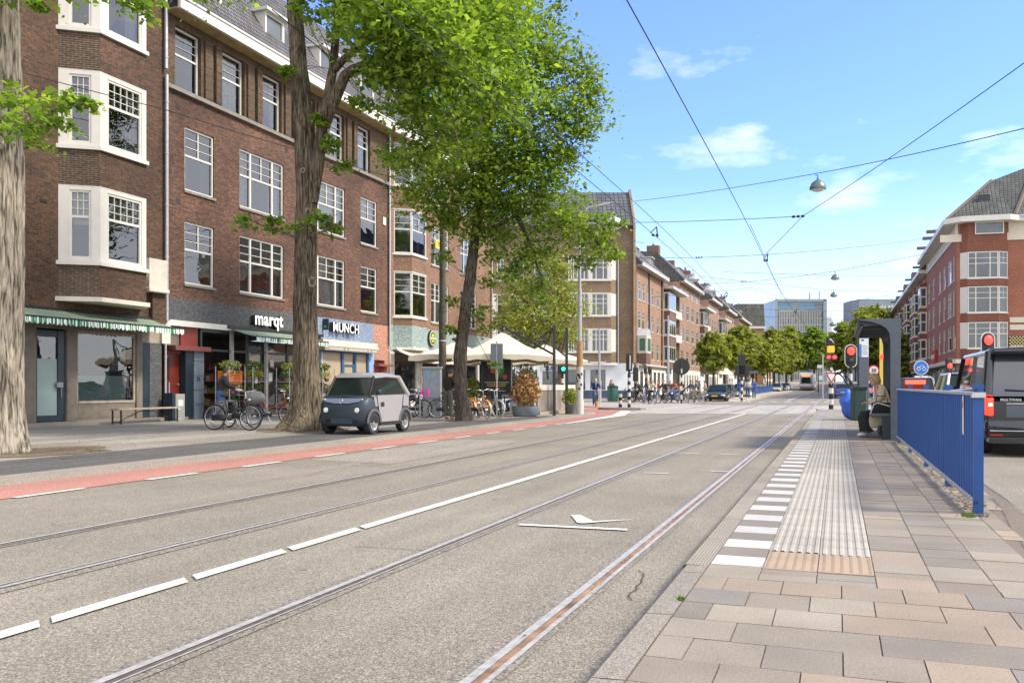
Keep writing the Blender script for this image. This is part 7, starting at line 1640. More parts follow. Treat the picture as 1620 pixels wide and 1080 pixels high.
t = thing('planter', 'feathery yellow-green grass in a tub left of the advertising panel', 'planter', (-14.3,34.0,.1)); MB().lathe([(.3,0),(.36,.45)], 16).build('tub', mJDark, t, smooth=50); m = MB(); leafball(m, (0,0,1.0), (.45,.45,.55), 700, .16, rl, 1.5); m.build('grass', mPlantY, t, uv=False)
t = thing('planter', 'small bright green shrub in a grey pot at the foot of the stickered lamp mast', 'planter', (-10.75,36.6,.1)); MB().lathe([(.2,0),(.27,.4)], 14).build('pot', mGreyC, t, smooth=50); m = MB(); leafball(m, (0,0,.72), (.42,.42,.4), 800, .1, rl, .4); m.build('leaves', mPlantY, t, uv=False)
t = thing('planter', 'round concrete pot behind the foot of the advertising panel', 'planter', (-13.85,34.9,.1)); MB().lathe([(.28,0),(.33,.1),(.33,.8),(.28,.85)], 16).build('pot', mConc, t, smooth=50); m = MB(); leafball(m, (0,0,1.1), (.35,.35,.3), 200, .1, rl); m.build('leaves', mPlant, t, uv=False)
t = thing('terrace_fence', 'weathered grey plank screen round the cafe terrace', 'fence', (-11.75,35.0,.1), -.09)
mPl = attrmat('plank', speck=.3, scale=14, bump=.4); m = MB()
for k in range(28): m.col = shade((.23,.205,.175), rl.uniform(.7,1.2)); m.box(-.02, k*.15, .14, .02, k*.15+.142, 1.02)
m.build('planks', mPl, t); MB().box(-.05,-.05,1.02,.05,4.25,1.25).build('cream_panel', mConc, t); MB().box(-.08,-.1,0,.16,4.3,.12).build('base_beam', mWood, t)
for i, y in enumerate((-.03, 2.1, 4.2)): MB().box(-.04,y,0,.03,y+.06,1.28).build('post', mWood, t)
mPar = M('parasol_cream', (.66,.60,.47), .85, var=.05, scale=2); mParU = M('parasol_underside', (.55,.38,.14), .85, var=.05)
def parasol(x, y, a, s_, zt, ze, lab, mast=None):
    t = thing('parasol', lab, 'parasol', (x,y,0), a); m = MB(); h = s_/2; n = 8; k = 0
    ring = []
    for i in range(4):
        a0, a1 = [(-h,-h),(h,-h),(h,h),(-h,h)][i], [(-h,-h),(h,-h),(h,h),(-h,h)][(i+1)%4]
        for q in range(n): f = q/n; sag = .1*math.sin(PI*f); ring.append((a0[0]+(a1[0]-a0[0])*f, a0[1]+(a1[1]-a0[1])*f, ze+sag))
    N = len(ring); m.v = [(0,0,zt)]
    for f in (.15, .5, 1): m.v += [(p[0]*f, p[1]*f, zt+(p[2]-zt)*f-.1*math.sin(PI*f)*(zt-ze)) for p in ring]
    m.v += [(p[0]*1.003, p[1]*1.003, p[2]-.2+.03*math.cos(i*PI)) for i, p in enumerate(ring)]
    m.f = [(0,1+i,1+(i+1)%N) for i in range(N)]
    for l in range(3):
        for i in range(N): m.f.append((1+l*N+i, 1+(l+1)*N+i, 1+(l+1)*N+(i+1)%N, 1+l*N+(i+1)%N))
    m.c = [None]*len(m.f); m.build('canopy', mPar, t, smooth=40, uv=False)
    u = MB(); u.v = [(v[0]*.985, v[1]*.985, v[2]-.03) for v in m.v[:1+3*N]]; u.f = m.f[:N+2*N]; u.c = [None]*len(u.f); u.build('lining', mParU, t, uv=False)
    m = MB()
    for i in range(4): p = ring[i*n]; m.tube([(0,0,zt-.35),(p[0]*.55,p[1]*.55,zt+(ze-zt)*.55-.14),(p[0],p[1],ze-.03)], .02, 5)
    m.cyl((0,0,2.2),(0,0,zt+.15),.035,n=8); m.ell((0,0,zt+.1),(.16,.16,.07),10,6); m.build('ribs', mBlk, t, uv=False)
    if mast:
        mx_, my_, mh = mast; T = Matrix.Rotation(-a,4,'Z') @ Vector((mx_-x, my_-y, 0)); m = MB(); m.box(T.x-.06,T.y-.06,.1,T.x+.06,T.y+.06,mh); m.build('mast', mBlk, t)
        m = MB(); m.tube([(0,0,zt+.2),(T.x,T.y,ze+.1)], .045, 6); m.tube([(T.x,T.y,mh-.05),(T.x*.62,T.y*.62,(zt+.2)*.38+(ze+.1)*.62)], .03, 6); m.tube([(T.x,T.y,mh-.05),(T.x*.8,T.y*.8,(zt+.2)*.2+(ze+.1)*.8)], .025, 6); m.build('arm', mBlk, t)
    else: MB().cyl((0,0,.1),(0,0,2.3),.04,n=8).build('pole', mBlk, t)
    return t
parasol(-13.0,34.2,.35,3.9,3.55,2.45,'nearest big cream parasol, hung from the first black mast', (-10.69,33.95,3.72))
parasol(-13.35,40.9,.35,3.9,3.35,2.45,'second cream parasol, hung from the second black mast by the lamp mast', (-10.93,36.5,3.75))
parasol(-15.4,34.8,.35,3.6,3.2,2.5,'cream parasol behind the slender leaning tree')
parasol(-15.6,40.5,.35,3.6,3.3,2.5,'cream parasol at the back of the terrace')
for i, (x, y) in enumerate([(-14.5,36.6),(-13.0,37.2),(-14.8,39.2),(-12.9,39.4)]):
    t = thing('terrace_table', ['terrace table under the nearest parasol','terrace table beside the plank screen','terrace table at the back under the parasols','terrace table near the cream panel end'][i], 'table', (x,y,.1), group='terrace tables'); MB().rbox(-.4,-.4,.72,.4,.4,.76,.01).build('tabletop', mWood, t); MB().cyl((0,0,0),(0,0,.72),.03,n=8).cyl((0,0,0),(0,0,.02),.22,n=12).build('pedestal', mBlk, t)
person('terrace guest in a red top sitting under the parasols', (-13.6,37.6,.1), 2.0, SITC, mRustC, mJean, mHairB, hair_style='bob')
# lamp mast with stickers
t = thing('lamp_mast', 'tall grey mast with ochre sleeve and white stickered lower part beside the terrace', 'lamp post', (-10.26,36.2,.1))
MB().cyl((0,0,0),(0,0,.6),.17,n=16).cyl((0,0,.6),(0,0,2.0),.15,n=16).build('white_base', M('sticker_white',(.5,.49,.46),.7,var=.12,scale=4), t, smooth=40)
MB().cyl((0,0,2.0),(0,0,3.1),.135,n=16).build('ochre_sleeve', M('mast_ochre',(.32,.19,.10),.7,var=.12), t, smooth=40)
MB().cyl((0,0,3.1),(0,0,5.3),.09,n=14).cyl((0,0,4.55),(0,0,4.68),.12,n=14).cyl((0,0,5.3),(0,0,7.1),.07,.055,n=12).tube([(0,0,7.0),(0,0,8.3),(.35,.1,8.75),(1.2,.5,8.95)], .05, 8).build('shaft', M('mast_grey',(.36,.37,.38),.5,.4,var=.1), t, smooth=40)
m = MB(); rs_ = random.Random(6)
for k in range(9): a = rs_.uniform(-2.4,-.3); z = rs_.uniform(.8,1.9); T_ = Matrix.Rotation(a,4,'Z') @ Matrix.Translation((.152,0,z)); m.box(-.002,-.04,-.05,.004,.04,.05,T_)
m.build('stickers', mJDark, t)
mDome = M('lamp_dome', (.42,.44,.46), .35, .6, var=.1); mDomeD = M('lamp_dome_green', (.12,.16,.15), .4, .4, var=.1)
def hanglamp(x, y, z, r, lab, mm, grp='bell-shaped street lamps'):
    t = thing('street_lamp', lab, 'street lamp', (x,y,z), 0, grp); MB().lathe([(r,0),(r*1.02,.03),(r*.97,r*.35),(r*.75,r*.8),(r*.35,r*1.1),(r*.16,r*1.2),(r*.12,r*1.45),(.0,r*1.5)], 20).build('shade', mm, t, smooth=50); MB().ell((0,0,.0),(r*.8,r*.8,r*.32),14,8).build('lens', M('lamp_lens',(.5,.55,.52),.2), t, smooth=60)
    MB().tube([(0,0,r*1.5),(0,0,r*1.75),(-r*.3,0,r*1.8)], .02, 5).build('hanger', mBlk, t); return t
hanglamp(-8.95,36.75,8.05,.42,'grey bell lamp on the arm of the stickered mast', mDome)
hanglamp(-.67,33.85,8.4,.29,'nearest dark green bell lamp hanging over the street', mDomeD); hanglamp(-.17,69.2,9.15,.3,'second bell lamp hanging over the junction', mDomeD); hanglamp(-.3,79.8,8.9,.3,'third bell lamp, just below the second in the picture', mDomeD); hanglamp(-.53,104.2,8.0,.33,'lowest and farthest bell lamp, beside the office tower', mDomeD)
hanglamp(-11.5,76,10.3,.5,'silver bell lamp before the roofs of the rose row, left one', mDome); hanglamp(-10.2,76,9.3,.5,'silver bell lamp before the roofs of the rose row, right one', mDome)
mBW = M('signal_black', (.012,.013,.014), .5, var=0); mAmb = M('signal_amber', (.8,.3,.02), .5, var=0, emit=.4); mRedE = M('signal_red', (1,.02,.015), .4, var=0, emit=2.6); mGrnE = M('signal_green', (.02,.9,.4), .4, var=0, emit=1.5)
def bwpost(t, h, r=.07, n=6, z0=0):
    a, b = MB(), MB()
    for k in range(n): (a if k % 2 == 0 else b).cyl((0,0,z0+h*k/n),(0,0,z0+h*(k+1)/n),r,n=12)
    a.build('black_bands', mBW, t, smooth=40); b.build('white_bands', mWhite, t, smooth=40)
# signal on the little island
t = thing('traffic_island', 'small raised traffic island with grey kerb at the crossing', 'traffic island', (-11.0,47.9,0)); MB().prism([(-1.4,-.5),(-.6,-1.1),(1.1,-1.0),(1.3,-.6),(.6,.6),(-.6,1.0)], 'z', 0, .12).build('kerb_block', mKerb, t)
t = thing('traffic_light', 'traffic light on a black and white banded post on the island', 'traffic light', (-10.75,47.85,.12), .35); bwpost(t, 1.85, .085, 9); MB().cyl((0,0,1.85),(0,0,2.9),.06,n=10).build('upper_post', mBW, t)
MB().rbox(-.16,-.12,2.0,.16,.12,2.95,.03).build('signal_head', mBW, t); MB().box(.0,-.2,2.1,.06,-.12,2.85).build('white_plate', mWhite, t); MB().rbox(.22,-.1,1.45,.5,.12,2.2,.04).tube([(0,0,1.9),(.3,0,1.9)], .03, 6).build('side_head', mBW, t)
t = thing('bollard', 'black and white banded bollard beside the traffic light on the island', 'bollard', (-11.3,48.1,.12)); bwpost(t, .75, .1, 4)
t = thing('traffic_light', 'green traffic light on a banded post behind the terrace masts', 'traffic light', (-15.9,52.2,.05), .35); bwpost(t, 2.0, .08, 7); MB().rbox(-.3,-.15,2.0,.35,.15,2.75,.03).build('signal_head', mBW, t); MB().ell((.05,-.17,2.3),(.12,.03,.12),12,8).build('lit_lens', mGrnE, t)
t = thing('signal_portal', 'white portal pole with an arm of tram signs above the parasols', 'pole', (-19.4,56.8,0), .35); MB().cyl((0,0,0),(0,0,6.3),.17,n=12).tube([(0,0,5.7),(1.4,0,5.55)], .09, 8).build('pole', mWhite, t, smooth=40)
m = MB()
for x in (.5, .9, 1.25): m.rbox(x-.04,-.1,5.0,x+.1,.1,6.0,.02)
m.build('signal_boxes', mBW, t)
t = thing('lamp_mast', 'slim brown mast among the pale green twigs', 'pole', (-16.1,52.6,0)); MB().cyl((0,0,0),(0,0,4.3),.13,n=10).cyl((0,0,4.3),(0,0,7.2),.08,n=10).build('shaft', M('mast_ochre',(.32,.19,.10)), t)
for i, (x, y, h, lab) in enumerate([(-12.94,72,7.0,'tall grey mast before the rose row'),(-11.9,104,8.5,'grey mast between the young street trees'),(-11.8,130,9.5,'thin grey mast deep in the row of street trees'),(-16.5,63.5,5.5,'slim dark mast beside the corner signal')]): t = thing('lamp_mast', lab, 'pole', (x,y,.05)); MB().cyl((0,0,0),(0,0,h*.3),.16,n=10).cyl((0,0,h*.3),(0,0,h),.1,.07,n=10).build('shaft', M('mast_grey',(.36,.37,.38)), t, smooth=40)
t = thing('traffic_sign', 'large round sign seen from its black back above the cyclists', 'sign', (-10.93,66.3,0), .35); bwpost(t, 2.6, .07, 8); MB().cyl((0,-.02,2.75),(0,.02,2.75),.62,n=28).build('disc', mBW, t); MB().box(-.05,-.06,2.0,.05,-.03,3.2).build('bracket', mBlk, t)
t = thing('litter_bin', 'tall dark green bin by the white corner shop', 'bin', (-16.95,69.5,.1)); MB().lathe([(.4,0),(.42,.1),(.45,1.1),(.42,1.18),(.3,1.22)], 16).build('body', M('bin_green',(.02,.09,.07),.5,var=.1), t, smooth=50); MB().lathe([(.47,1.1),(.47,1.16),(.3,1.25)], 16).build('rim', mBlk, t)
t = thing('bollard', 'ochre bollard behind the man riding on the red lane', 'bollard', (-14.6,55.6,0)); MB().lathe([(.12,0),(.12,1.1),(.08,1.2)], 12).build('post', M('bollard_ochre',(.5,.25,.06),.6), t, smooth=50)
# far stop
t = thing('far_platform', 'far tram stop platform with pale edge', 'platform'); del t['category']; t['kind'] = 'structure'
m = MB(); ys = [76.5,80,90,110,130,150,158]
for a, b in zip(ys, ys[1:]):
    xa, xb = (-9.2+ (1.2 if a < 78 else 0)), -9.2; m.add([(-9.4 if a > 77 else -8.6,a,.2+zg(a)),(-7.2,a,.2+zg(a)),(-7.2,b,.2+zg(b)),(-9.4,b,.2+zg(b)),(-7.2,a,zg(a)-.05),(-7.2,b,zg(b)-.05)], [(0,1,2,3),(1,4,5,2)])
m.add([(-8.6,76.5,.2),(-7.2,76.5,.2),(-7.2,75.6,0),(-8.6,75.6,0)], [(0,1,2,3)]); m.build('slab', M('far_slab',(.42,.38,.31),.85,var=.1), t)
t = thing('tram_shelter', 'slim grey shelter on the far stop beside the waiting women', 'shelter', (-8.6,86.5,.2)); mSh = M('shelter_grey', (.085,.105,.13), .45, .3, var=.1)
MB().box(-.1,0,0,.1,.5,2.4).box(-.1,4,0,.1,4.5,2.4).build('posts', mSh, t); MB().box(-.3,-.2,2.4,1.2,4.7,2.6).build('roof', mSh, t)
t = thing('traffic_light', 'dark signal cluster on a banded post at the head of the far stop', 'traffic light', (-7.5,75.9,.05), .3); bwpost(t, 2.0, .09, 7); MB().rbox(-.3,-.15,2.0,.3,.15,3.9,.05).rbox(-.55,-.15,2.2,.6,.15,3.0,.05).build('signal_heads', mBW, t)
mRail = M('railing_blue', (.012,.07,.26), .42, .05, var=.12, scale=4)
t = thing('railing', 'blue railing along the far stop', 'railing', (-9.5,88,0)); m = MB()
for k in range(9): y = k*7.5; m.box(-.04,y,zg(88+y)+.05,.04,y+.08,zg(88+y)+1.25)
for k in range(8): y = k*7.5; z = zg(88+y)+.2; m.box(-.02,y,z,.02,y+7.5,z+.95)
m.build('panels', mRail, t)
t = thing('scooter', 'motor scooter with rider standing beyond the far stop', 'scooter', (-7.6,150,zg(150)), PI); m = MB(); m.torus((0,.6,.25),'x',.2,.06,16,5); m.torus((0,-.6,.25),'x',.2,.06,16,5); m.build('wheels', mTyre, t); m = MB(); m.rbox(-.18,-.8,.35,.18,0,.85,.08); m.rbox(-.2,.35,.3,.2,.5,1.0,.05); m.rbox(-.18,0,.25,.18,.4,.35,.04); m.tube([(-.3,.4,1.05),(.3,.4,1.05)],.03,5); m.build('body', mWhiteC, t, smooth=50)
t = thing('market_parasol', 'pair of small cream parasols behind the far stop', 'parasol', (-11.5,92,0)); MB().lathe([(1.6,2.5),(1.0,3.1),(.05,3.6)], 8).cyl((0,0,0),(0,0,2.6),.04,n=6).build('canopy', mPar, t)
# crown clumps and limbs, in metres
BL2 = [(-10.69,19.51,10.25,1.1),(-9.5,18.88,9.84,1.5),(-9.14,20.08,9.31,1.6),(-9.81,19.83,8.21,0.9),(-9.33,22.14,11.07,1.9),(-11.33,20.34,12.47,1.9),(-13.76,20.51,13.81,1.6),(-9.37,20.0,12.3,2.6),(-10.18,20.76,7.46,0.8),(-9.69,18.28,10.3,1.2),(-8.77,22.35,9.53,1.3),(-12.55,20.96,7.33,0.35),(-11.12,20.63,9.58,0.7),(-13.03,19.71,11.07,0.45),(-12.03,20.08,10.82,0.6),(-11.8,20.17,11.65,0.8),(-11.11,20.95,7.34,0.5),(-14.52,20.44,5.76,0.38),(-13.53,20.17,5.48,0.35),(-15.12,20.01,5.79,0.3),(-12.58,20.52,5.58,0.28),(-12.94,20.17,5.73,0.3),(-9.73,21.99,8.07,0.9),(-10.1,19.73,9.31,0.8),(-12.86,20.2,8.4,0.25),(-12.55,20.32,7.73,0.25),(-13.65,19.91,9.65,0.2),(-11.56,20.25,8.61,0.4),(-8.51,18.18,9.58,0.9)]
BL1 = [(-12.69,10.78,6.05,0.42),(-12.03,10.81,5.84,0.42),(-11.52,10.89,5.85,0.25),(-12.21,10.85,5.35,0.38),(-12.78,10.75,5.49,0.4),(-11.79,10.9,5.48,0.28),(-11.2,10.9,5.84,0.1),(-11.33,12.35,7.96,0.28),(-11.53,12.27,8.32,0.5),(-12.12,11.53,8.36,0.6),(-13.12,11.16,8.68,1.0),(-12.55,11.15,7.68,0.12),(-11.45,13.9,9.43,0.9)]
BL3 = [(-11.74,28.71,7.39,1.5),(-12.99,28.25,8.17,1.5),(-14.16,28.89,9.42,1.0),(-10.56,28.08,8.37,1.7),(-9.35,28.53,7.73,1.4),(-8.4,28.34,6.67,1.0),(-7.48,28.15,6.07,0.85),(-7.0,28.33,6.65,0.45),(-6.94,28.35,5.65,0.35),(-9.75,28.38,6.02,1.0),(-11.33,28.86,9.27,1.9),(-9.55,28.45,9.77,1.8),(-8.31,28.38,10.68,1.2),(-7.94,29.04,11.8,0.7),(-7.61,28.63,10.99,0.6),(-8.95,28.67,12.34,1.3),(-10.16,28.23,13.09,1.7),(-10.91,29.02,11.71,1.9),(-12.55,29.48,11.13,1.9),(-9.81,28.89,5.01,0.55),(-10.53,28.94,5.26,0.5),(-13.2,28.71,7.27,0.7),(-14.48,28.77,8.39,0.7),(-8.65,28.78,9.23,0.7),(-11.53,28.79,14.81,1.9),(-13.41,29.16,13.87,2.2),(-9.51,29.0,4.35,0.35),(-9.0,28.12,8.47,0.8),(-7.91,28.52,9.94,0.6),(-11.51,28.16,3.91,0.4),(-12.41,27.93,4.24,0.35),(-11.27,28.25,4.99,0.35),(-12.9,28.07,5.92,0.4),(-11.18,28.49,6.33,0.8),(-7.73,28.27,5.47,0.5),(-8.65,27.72,13.83,0.45),(-12.43,27.82,3.26,0.25),(-11.41,28.19,3.26,0.3),(-11.11,28.31,2.06,0.15)]
BL4 = [(-18.25,51.89,7.02,1.7),(-16.41,52.57,8.0,1.6),(-16.47,51.48,5.37,1.9),(-19.52,52.49,8.12,1.2),(-15.49,52.91,6.43,1.4),(-19.9,52.35,5.72,1.2),(-17.88,52.03,4.46,1.6),(-15.38,51.88,4.4,1.2),(-16.78,52.43,9.18,1.2),(-18.28,50.81,5.56,1.4)]
LM3 = [[(-11.79,28.59,6.6),(-10.66,28.36,6.93),(-9.55,28.45,7.3),(-8.43,28.44,6.9),(-7.32,28.32,6.71)],[(-11.85,28.67,7.5),(-10.77,28.64,9.61),(-9.35,28.53,10.94),(-7.84,28.66,11.87)],[(-11.64,28.75,9.49),(-12.82,28.96,11.01),(-13.41,29.16,13.42)],[(-11.82,28.68,7.72),(-12.9,28.6,8.46),(-14.18,28.67,9.14)],[(-11.62,28.76,10.38),(-10.63,28.91,12.08),(-10.05,28.59,13.42)],[(-10.77,28.64,9.61),(-9.55,28.45,9.23),(-8.52,28.73,9.31)],[(-10.22,28.42,7.02),(-9.72,28.6,5.83),(-9.52,28.89,4.78)]]
LM4 = [[(-16.92,52.38,1.71),(-16.92,52.38,4.07),(-17.51,52.16,6.43),(-18.25,51.89,8.0)],[(-16.92,52.38,3.87),(-16.41,52.57,6.43),(-16.04,52.7,8.39)],[(-17.33,52.23,5.64),(-18.97,52.16,7.27),(-19.9,52.35,8.12)],[(-16.85,52.4,3.28),(-15.74,52.39,4.83),(-15.12,53.04,6.43)]]
LM2 = [[(-12.86,20.41,8.21),(-12.18,20.34,9.45),(-11.08,20.22,9.76),(-10.09,20.05,8.78),(-9.29,20.02,8.29)],[(-12.52,20.43,9.69),(-11.39,20.1,10.25),(-9.95,19.78,10.57),(-9.17,21.13,10.66)],[(-11.08,20.22,9.68),(-10.33,20.17,9.33),(-9.86,20.67,7.65)],[(-13.3,20.36,5.19),(-13.96,20.22,5.41),(-14.88,20.1,5.75)],[(-13.21,20.29,5.26),(-12.68,20.37,5.49),(-12.37,20.49,5.53)],[(-9.58,19.38,10.2),(-9.14,21.47,10.12),(-8.61,22.41,9.35)]]
LM1 = [[(-13.2,11.34,5.74),(-12.38,11.0,5.67),(-11.74,10.92,5.84),(-11.2,10.9,5.84)],[(-13.3,11.3,6.5),(-12.66,11.0,6.12),(-12.39,10.89,5.54)]]
WR = [[(-8.58,39.46,8.68),(-1.18,33.66,7.43)],[(-1.18,33.66,7.43),(3.59,19.43,7.66)],[(-1.18,33.66,7.43),(-2.43,32.14,5.84)],[(-10.73,49.33,11.74),(-.67,33.85,8.98),(4.22,22.86,7.17)],[(-16.49,57.86,9.98),(-7.93,55.69,9.29),(-4.08,53.91,9.01),(10.51,105.09,17.5)],[(-9.76,81.65,11.62),(7.24,87.9,11.22)],[(-10.31,76.12,9.96),(-6.52,74.32,9.82),(-.17,69.19,9.73),(5.83,66.08,10.32)],[(-11.82,75.57,10.71),(-7.19,76.2,10.05),(-.45,79.75,9.42),(6.7,87.71,9.85)],[(-12.2,134.03,12.7),(-.37,117.07,10.63),(7.74,120.05,10.94)],[(-4.42,126.23,12.17),(1.68,107.17,10.92),(10.18,108.17,12.2)],[(-12.67,144.51,12.38),(-2.01,127.12,10.62),(-.53,104.23,8.6),(9.25,131.26,11.22)],[(-12.0,16.9,9.79),(-12.29,23.18,9.56),(-11.28,32.08,8.83),(-12.67,59.27,10.32)],[(-21.76,18.1,10.13),(-18.63,20.85,9.43),(-15.6,23.03,8.53),(-13.2,28.18,8.17),(-9.79,39.02,8.31),(-11.25,54.47,10.16)],[(-15.82,79.42,9.34),(-8.14,92.9,11.31),(-4.79,115.44,11.89)]]
WL = ['span wire from the left to the wire junction high over the right track','thick wire rising from the junction towards the upper right corner','short wire from the junction down to the right contact wire','long wire carrying the nearest bell lamp across the sky','long wire over the junction to the eaves of the red corner block','thin level wire across the far street','thin wire carrying the second bell lamp','thin wire carrying the third bell lamp','thin wire far down the street, crossing the office tower','thin wire rising from the office tower to the red row','thin wire carrying the farthest bell lamp','wire sloping through the crown of the big tree','thin wire from the bay of the dark brick block through both trees','thin wire before the roofs of the rose row']
mWire = M('wire_black', (.02,.022,.024), .6, var=0)
for i, p in enumerate(WR):
    p = [Vector(q) for q in p]; pts = []
    for a, b in zip(p, p[1:]):
        n = 10; L = (b-a).length
        for q in range(n): f = q/n; pts.append(a.lerp(b, f)-Vector((0,0,.004*L*4*f*(1-f))))
    pts.append(p[-1]); r = .011 if i in (1, 2) else (.014 if i in (4,) else .009 + .00008*max(q.y for q in p))
    t = thing('overhead_wire', WL[i], 'wire', tuple(p[0])); o = MB().tube([q-p[0] for q in pts], r, 5).build('wire', mWire, t, uv=False)
    if i in (0, 4, 9, 7):
        m = MB(); q = (p[1]-p[0]); 
        for f in (0, .02, .04): m.ell(tuple(q+Vector((-f*8,0,0))), (.07,.07,.05), 8, 6)
        m.build('insulators', mWire, t, uv=False)
for nme, x, z, ya, yb, lab in (('contact_wire', -2.35, 5.68, 3, 190, 'double contact wire over the right tram track'), ('contact_wire', -5.15, 5.75, 3, 190, 'double contact wire over the left tram track')):
    t = thing(nme, lab, 'wire', (0,0,0)); m = MB(); sx = 1 if x > -3 else -1
    pts = [Vector((x+.12*math.sin(y*.11), y, z+zg(y)+(.04*math.cos(y*.21)))) for y in range(ya, yb, 4)]
    m.tube(pts, .0085, 5); m.build('contact_strand', mWire, t, uv=False)
    m = MB(); m.tube([q+Vector((-.1 if sx > 0 else .09, 0, .10+.25*abs(math.sin(q.y*.06)))) for q in pts if q.y > (26 if sx > 0 else 0)], .008, 5); m.build('carrier_strand', mWire, t, uv=False)
    m = MB()
    for y in ((32.1, 55, 78, 100, 125) if sx > 0 else (26, 45, 54, 76, 100, 125)):
        q = Vector((x+.12*math.sin(y*.11), y, z+zg(y))); m.ell(tuple(q), (.05,.16,.035), 8, 6); m.ell(tuple(q+Vector((.05,.35,.05))), (.05,.08,.04), 8, 6); m.tube([q+Vector((0,-.4,0)), q+Vector((.12,-.1,.22)), q+Vector((.05,.4,.0))], .02, 5)
    m.build('clamps', mWire, t, uv=False)

# ================================================================ trees
def foliage(name, blobs, size, mat, parent, seed, dens=430, flat=.75):
    rn = np.random.default_rng(seed); P_ = []
    for (x, y, z, r) in blobs:
        nc = max(6, int(dens*r**2.1/14)); d = rn.normal(size=(nc,3)); d /= np.linalg.norm(d,axis=1)[:,None]; rad = rn.random(nc)**.45*rn.uniform(.8,1.18,nc)
        c = np.array([x,y,z])+d*rad[:,None]*r*np.array([1,1,flat])
        for q in c:
            n = rn.integers(10, 30); off = rn.normal(size=(n,3))*np.array([.34,.34,.11])*min(1, r*.7+.12); off[:,2] -= (np.abs(off[:,0])+np.abs(off[:,1]))*.32; P_.append(q+off)
    P_ = np.concatenate(P_); n = len(P_)
    a = rn.normal(size=(n,3))*np.array([1,1,.55]); a[:,2] -= .35; a /= np.linalg.norm(a,axis=1)[:,None]
    up = rn.normal(size=(n,3))*.55; up[:,2] += 1; b = np.cross(a, up); b /= np.linalg.norm(b,axis=1)[:,None]; nn = np.cross(a, b)
    s = (size*(.55+1.0*rn.random(n)**2))[:,None]*1.12
    V_ = np.stack([P_-a*s*.5, P_+b*s*.33-a*s*.08-nn*s*.06, P_+a*s*.55, P_-b*s*.33-a*s*.08-nn*s*.06], 1).reshape(-1,3)
    me = bpy.data.meshes.new(name); me.vertices.add(4*n); me.vertices.foreach_set('co', V_.ravel()); me.loops.add(4*n); me.loops.foreach_set('vertex_index', np.arange(4*n, dtype=np.int32)); me.polygons.add(n); me.polygons.foreach_set('loop_start', np.arange(0,4*n,4,dtype=np.int32)); me.update(); me.validate()
    me.materials.append(mat); o = bpy.data.objects.new(name, me); COL.objects.link(o)
    if parent: o.parent = parent
    return o
def trunkmesh(m, pts, rad, n=28, rough=.05, flare=0):
    """gnarly trunk: rings displaced by ridges and bumps"""
    pts = [Vector(p) for p in pts]; dense = []; rr_ = []
    for i in range(len(pts)-1):
        for q in range(14): f = q/14; dense.append(pts[i].lerp(pts[i+1], f)); rr_.append(rad[i]+(rad[i+1]-rad[i])*f)
    dense.append(pts[-1]); rr_.append(rad[-1]); k = len(m.v); from mathutils import noise as N_
    for i, p in enumerate(dense):
        for j in range(n):
            t = 2*PI*j/n; d = N_.noise(Vector((math.cos(t)*2.2, math.sin(t)*2.2, p.z*.5+p.x)))*rough*2+N_.noise(Vector((math.cos(t)*7, math.sin(t)*7, p.z*1.3)))*rough
            fl = 1+flare*math.exp(-max(0, p.z-.1)*3.2)*(1+.5*math.sin(t*5+1)+.3*math.sin(t*3)); R_ = rr_[i]*(fl+d)+(N_.noise(Vector((math.cos(t)*9, math.sin(t)*9, p.z*1.6+p.x)))*.035+N_.noise(Vector((math.cos(t)*19, math.sin(t)*19, p.z*4)))*.016 if n > 40 else 0); m.v.append((p.x+math.cos(t)*R_, p.y+math.sin(t)*R_, p.z))
    for i in range(len(dense)-1):
        for j in range(n): m.f.append((k+i*n+j, k+i*n+(j+1)%n, k+(i+1)*n+(j+1)%n, k+(i+1)*n+j)); m.c.append(None)
def limbs(m, LL, r0=.12, r1=.03):
    for L in LL:
        n = len(L); P_ = [Vector(q) for q in L]; den = []
        for a, b in zip(P_, P_[1:]):
            for q in range(4): f = q/4; den.append(a.lerp(b, f)+Vector((math.sin(f*6+a.x)*.03, math.cos(f*5+a.y)*.03, math.sin(f*7)*.03)))
        den.append(P_[-1]); m.tube(den, [r0+(r1-r0)*i/(len(den)-1) for i in range(len(den))], 8)
def twigs(m, blobs, hub, rn, r=.012, n=2):
    for (x, y, z, R_) in blobs:
        h_ = min(hub, key=lambda q: (Vector(q)-Vector((x,y,z))).length)
        for q in range(n):
            e = Vector((x+rn.gauss(0,R_*.5), y+rn.gauss(0,R_*.5), z+rn.gauss(0,R_*.4))); a = Vector(h_); mid = a.lerp(e,.5)+Vector((rn.gauss(0,.15),rn.gauss(0,.15),.12)); m.tube([a, mid, e], [r*2.4*min(1,R_), r*1.5*min(1,R_+.2), r*.5], 5)
mLeafA = leafmat('leaf_elm', (.075,.155,.025), (.29,.43,.07), .56); mLeafB = leafmat('leaf_linden', (.065,.135,.02), (.27,.385,.06), .54); mLeafC = leafmat('leaf_pale', (.16,.22,.04), (.34,.38,.09), .4); mLeafD = leafmat('leaf_far', (.12,.165,.03), (.33,.37,.08), .5)
mBarkG = bark('bark_grey', (.17,.145,.11), (.34,.30,.24)); mBarkB = bark('bark_brown', (.085,.067,.043), (.20,.16,.11), 1.2); mBarkD = bark('bark_dark', (.075,.06,.045), (.16,.13,.1), 1.5)
rt_ = random.Random(17)
t = thing('street_tree', 'thick pale grey trunk cut by the left picture edge, with a low leafy sprig', 'tree', (0,0,0))
m = MB(); trunkmesh(m, [(-14.03,11.65,.05),(-14.04,11.65,1.0),(-14.08,11.7,3.0),(-14.14,11.8,5.2),(-14.24,11.8,8.5),(-14.4,11.8,11)], [.44,.39,.38,.36,.33,.28], 120, .03, .2); limbs(m, LM1, .04, .01); m.build('trunk', mBarkG, t, smooth=180)
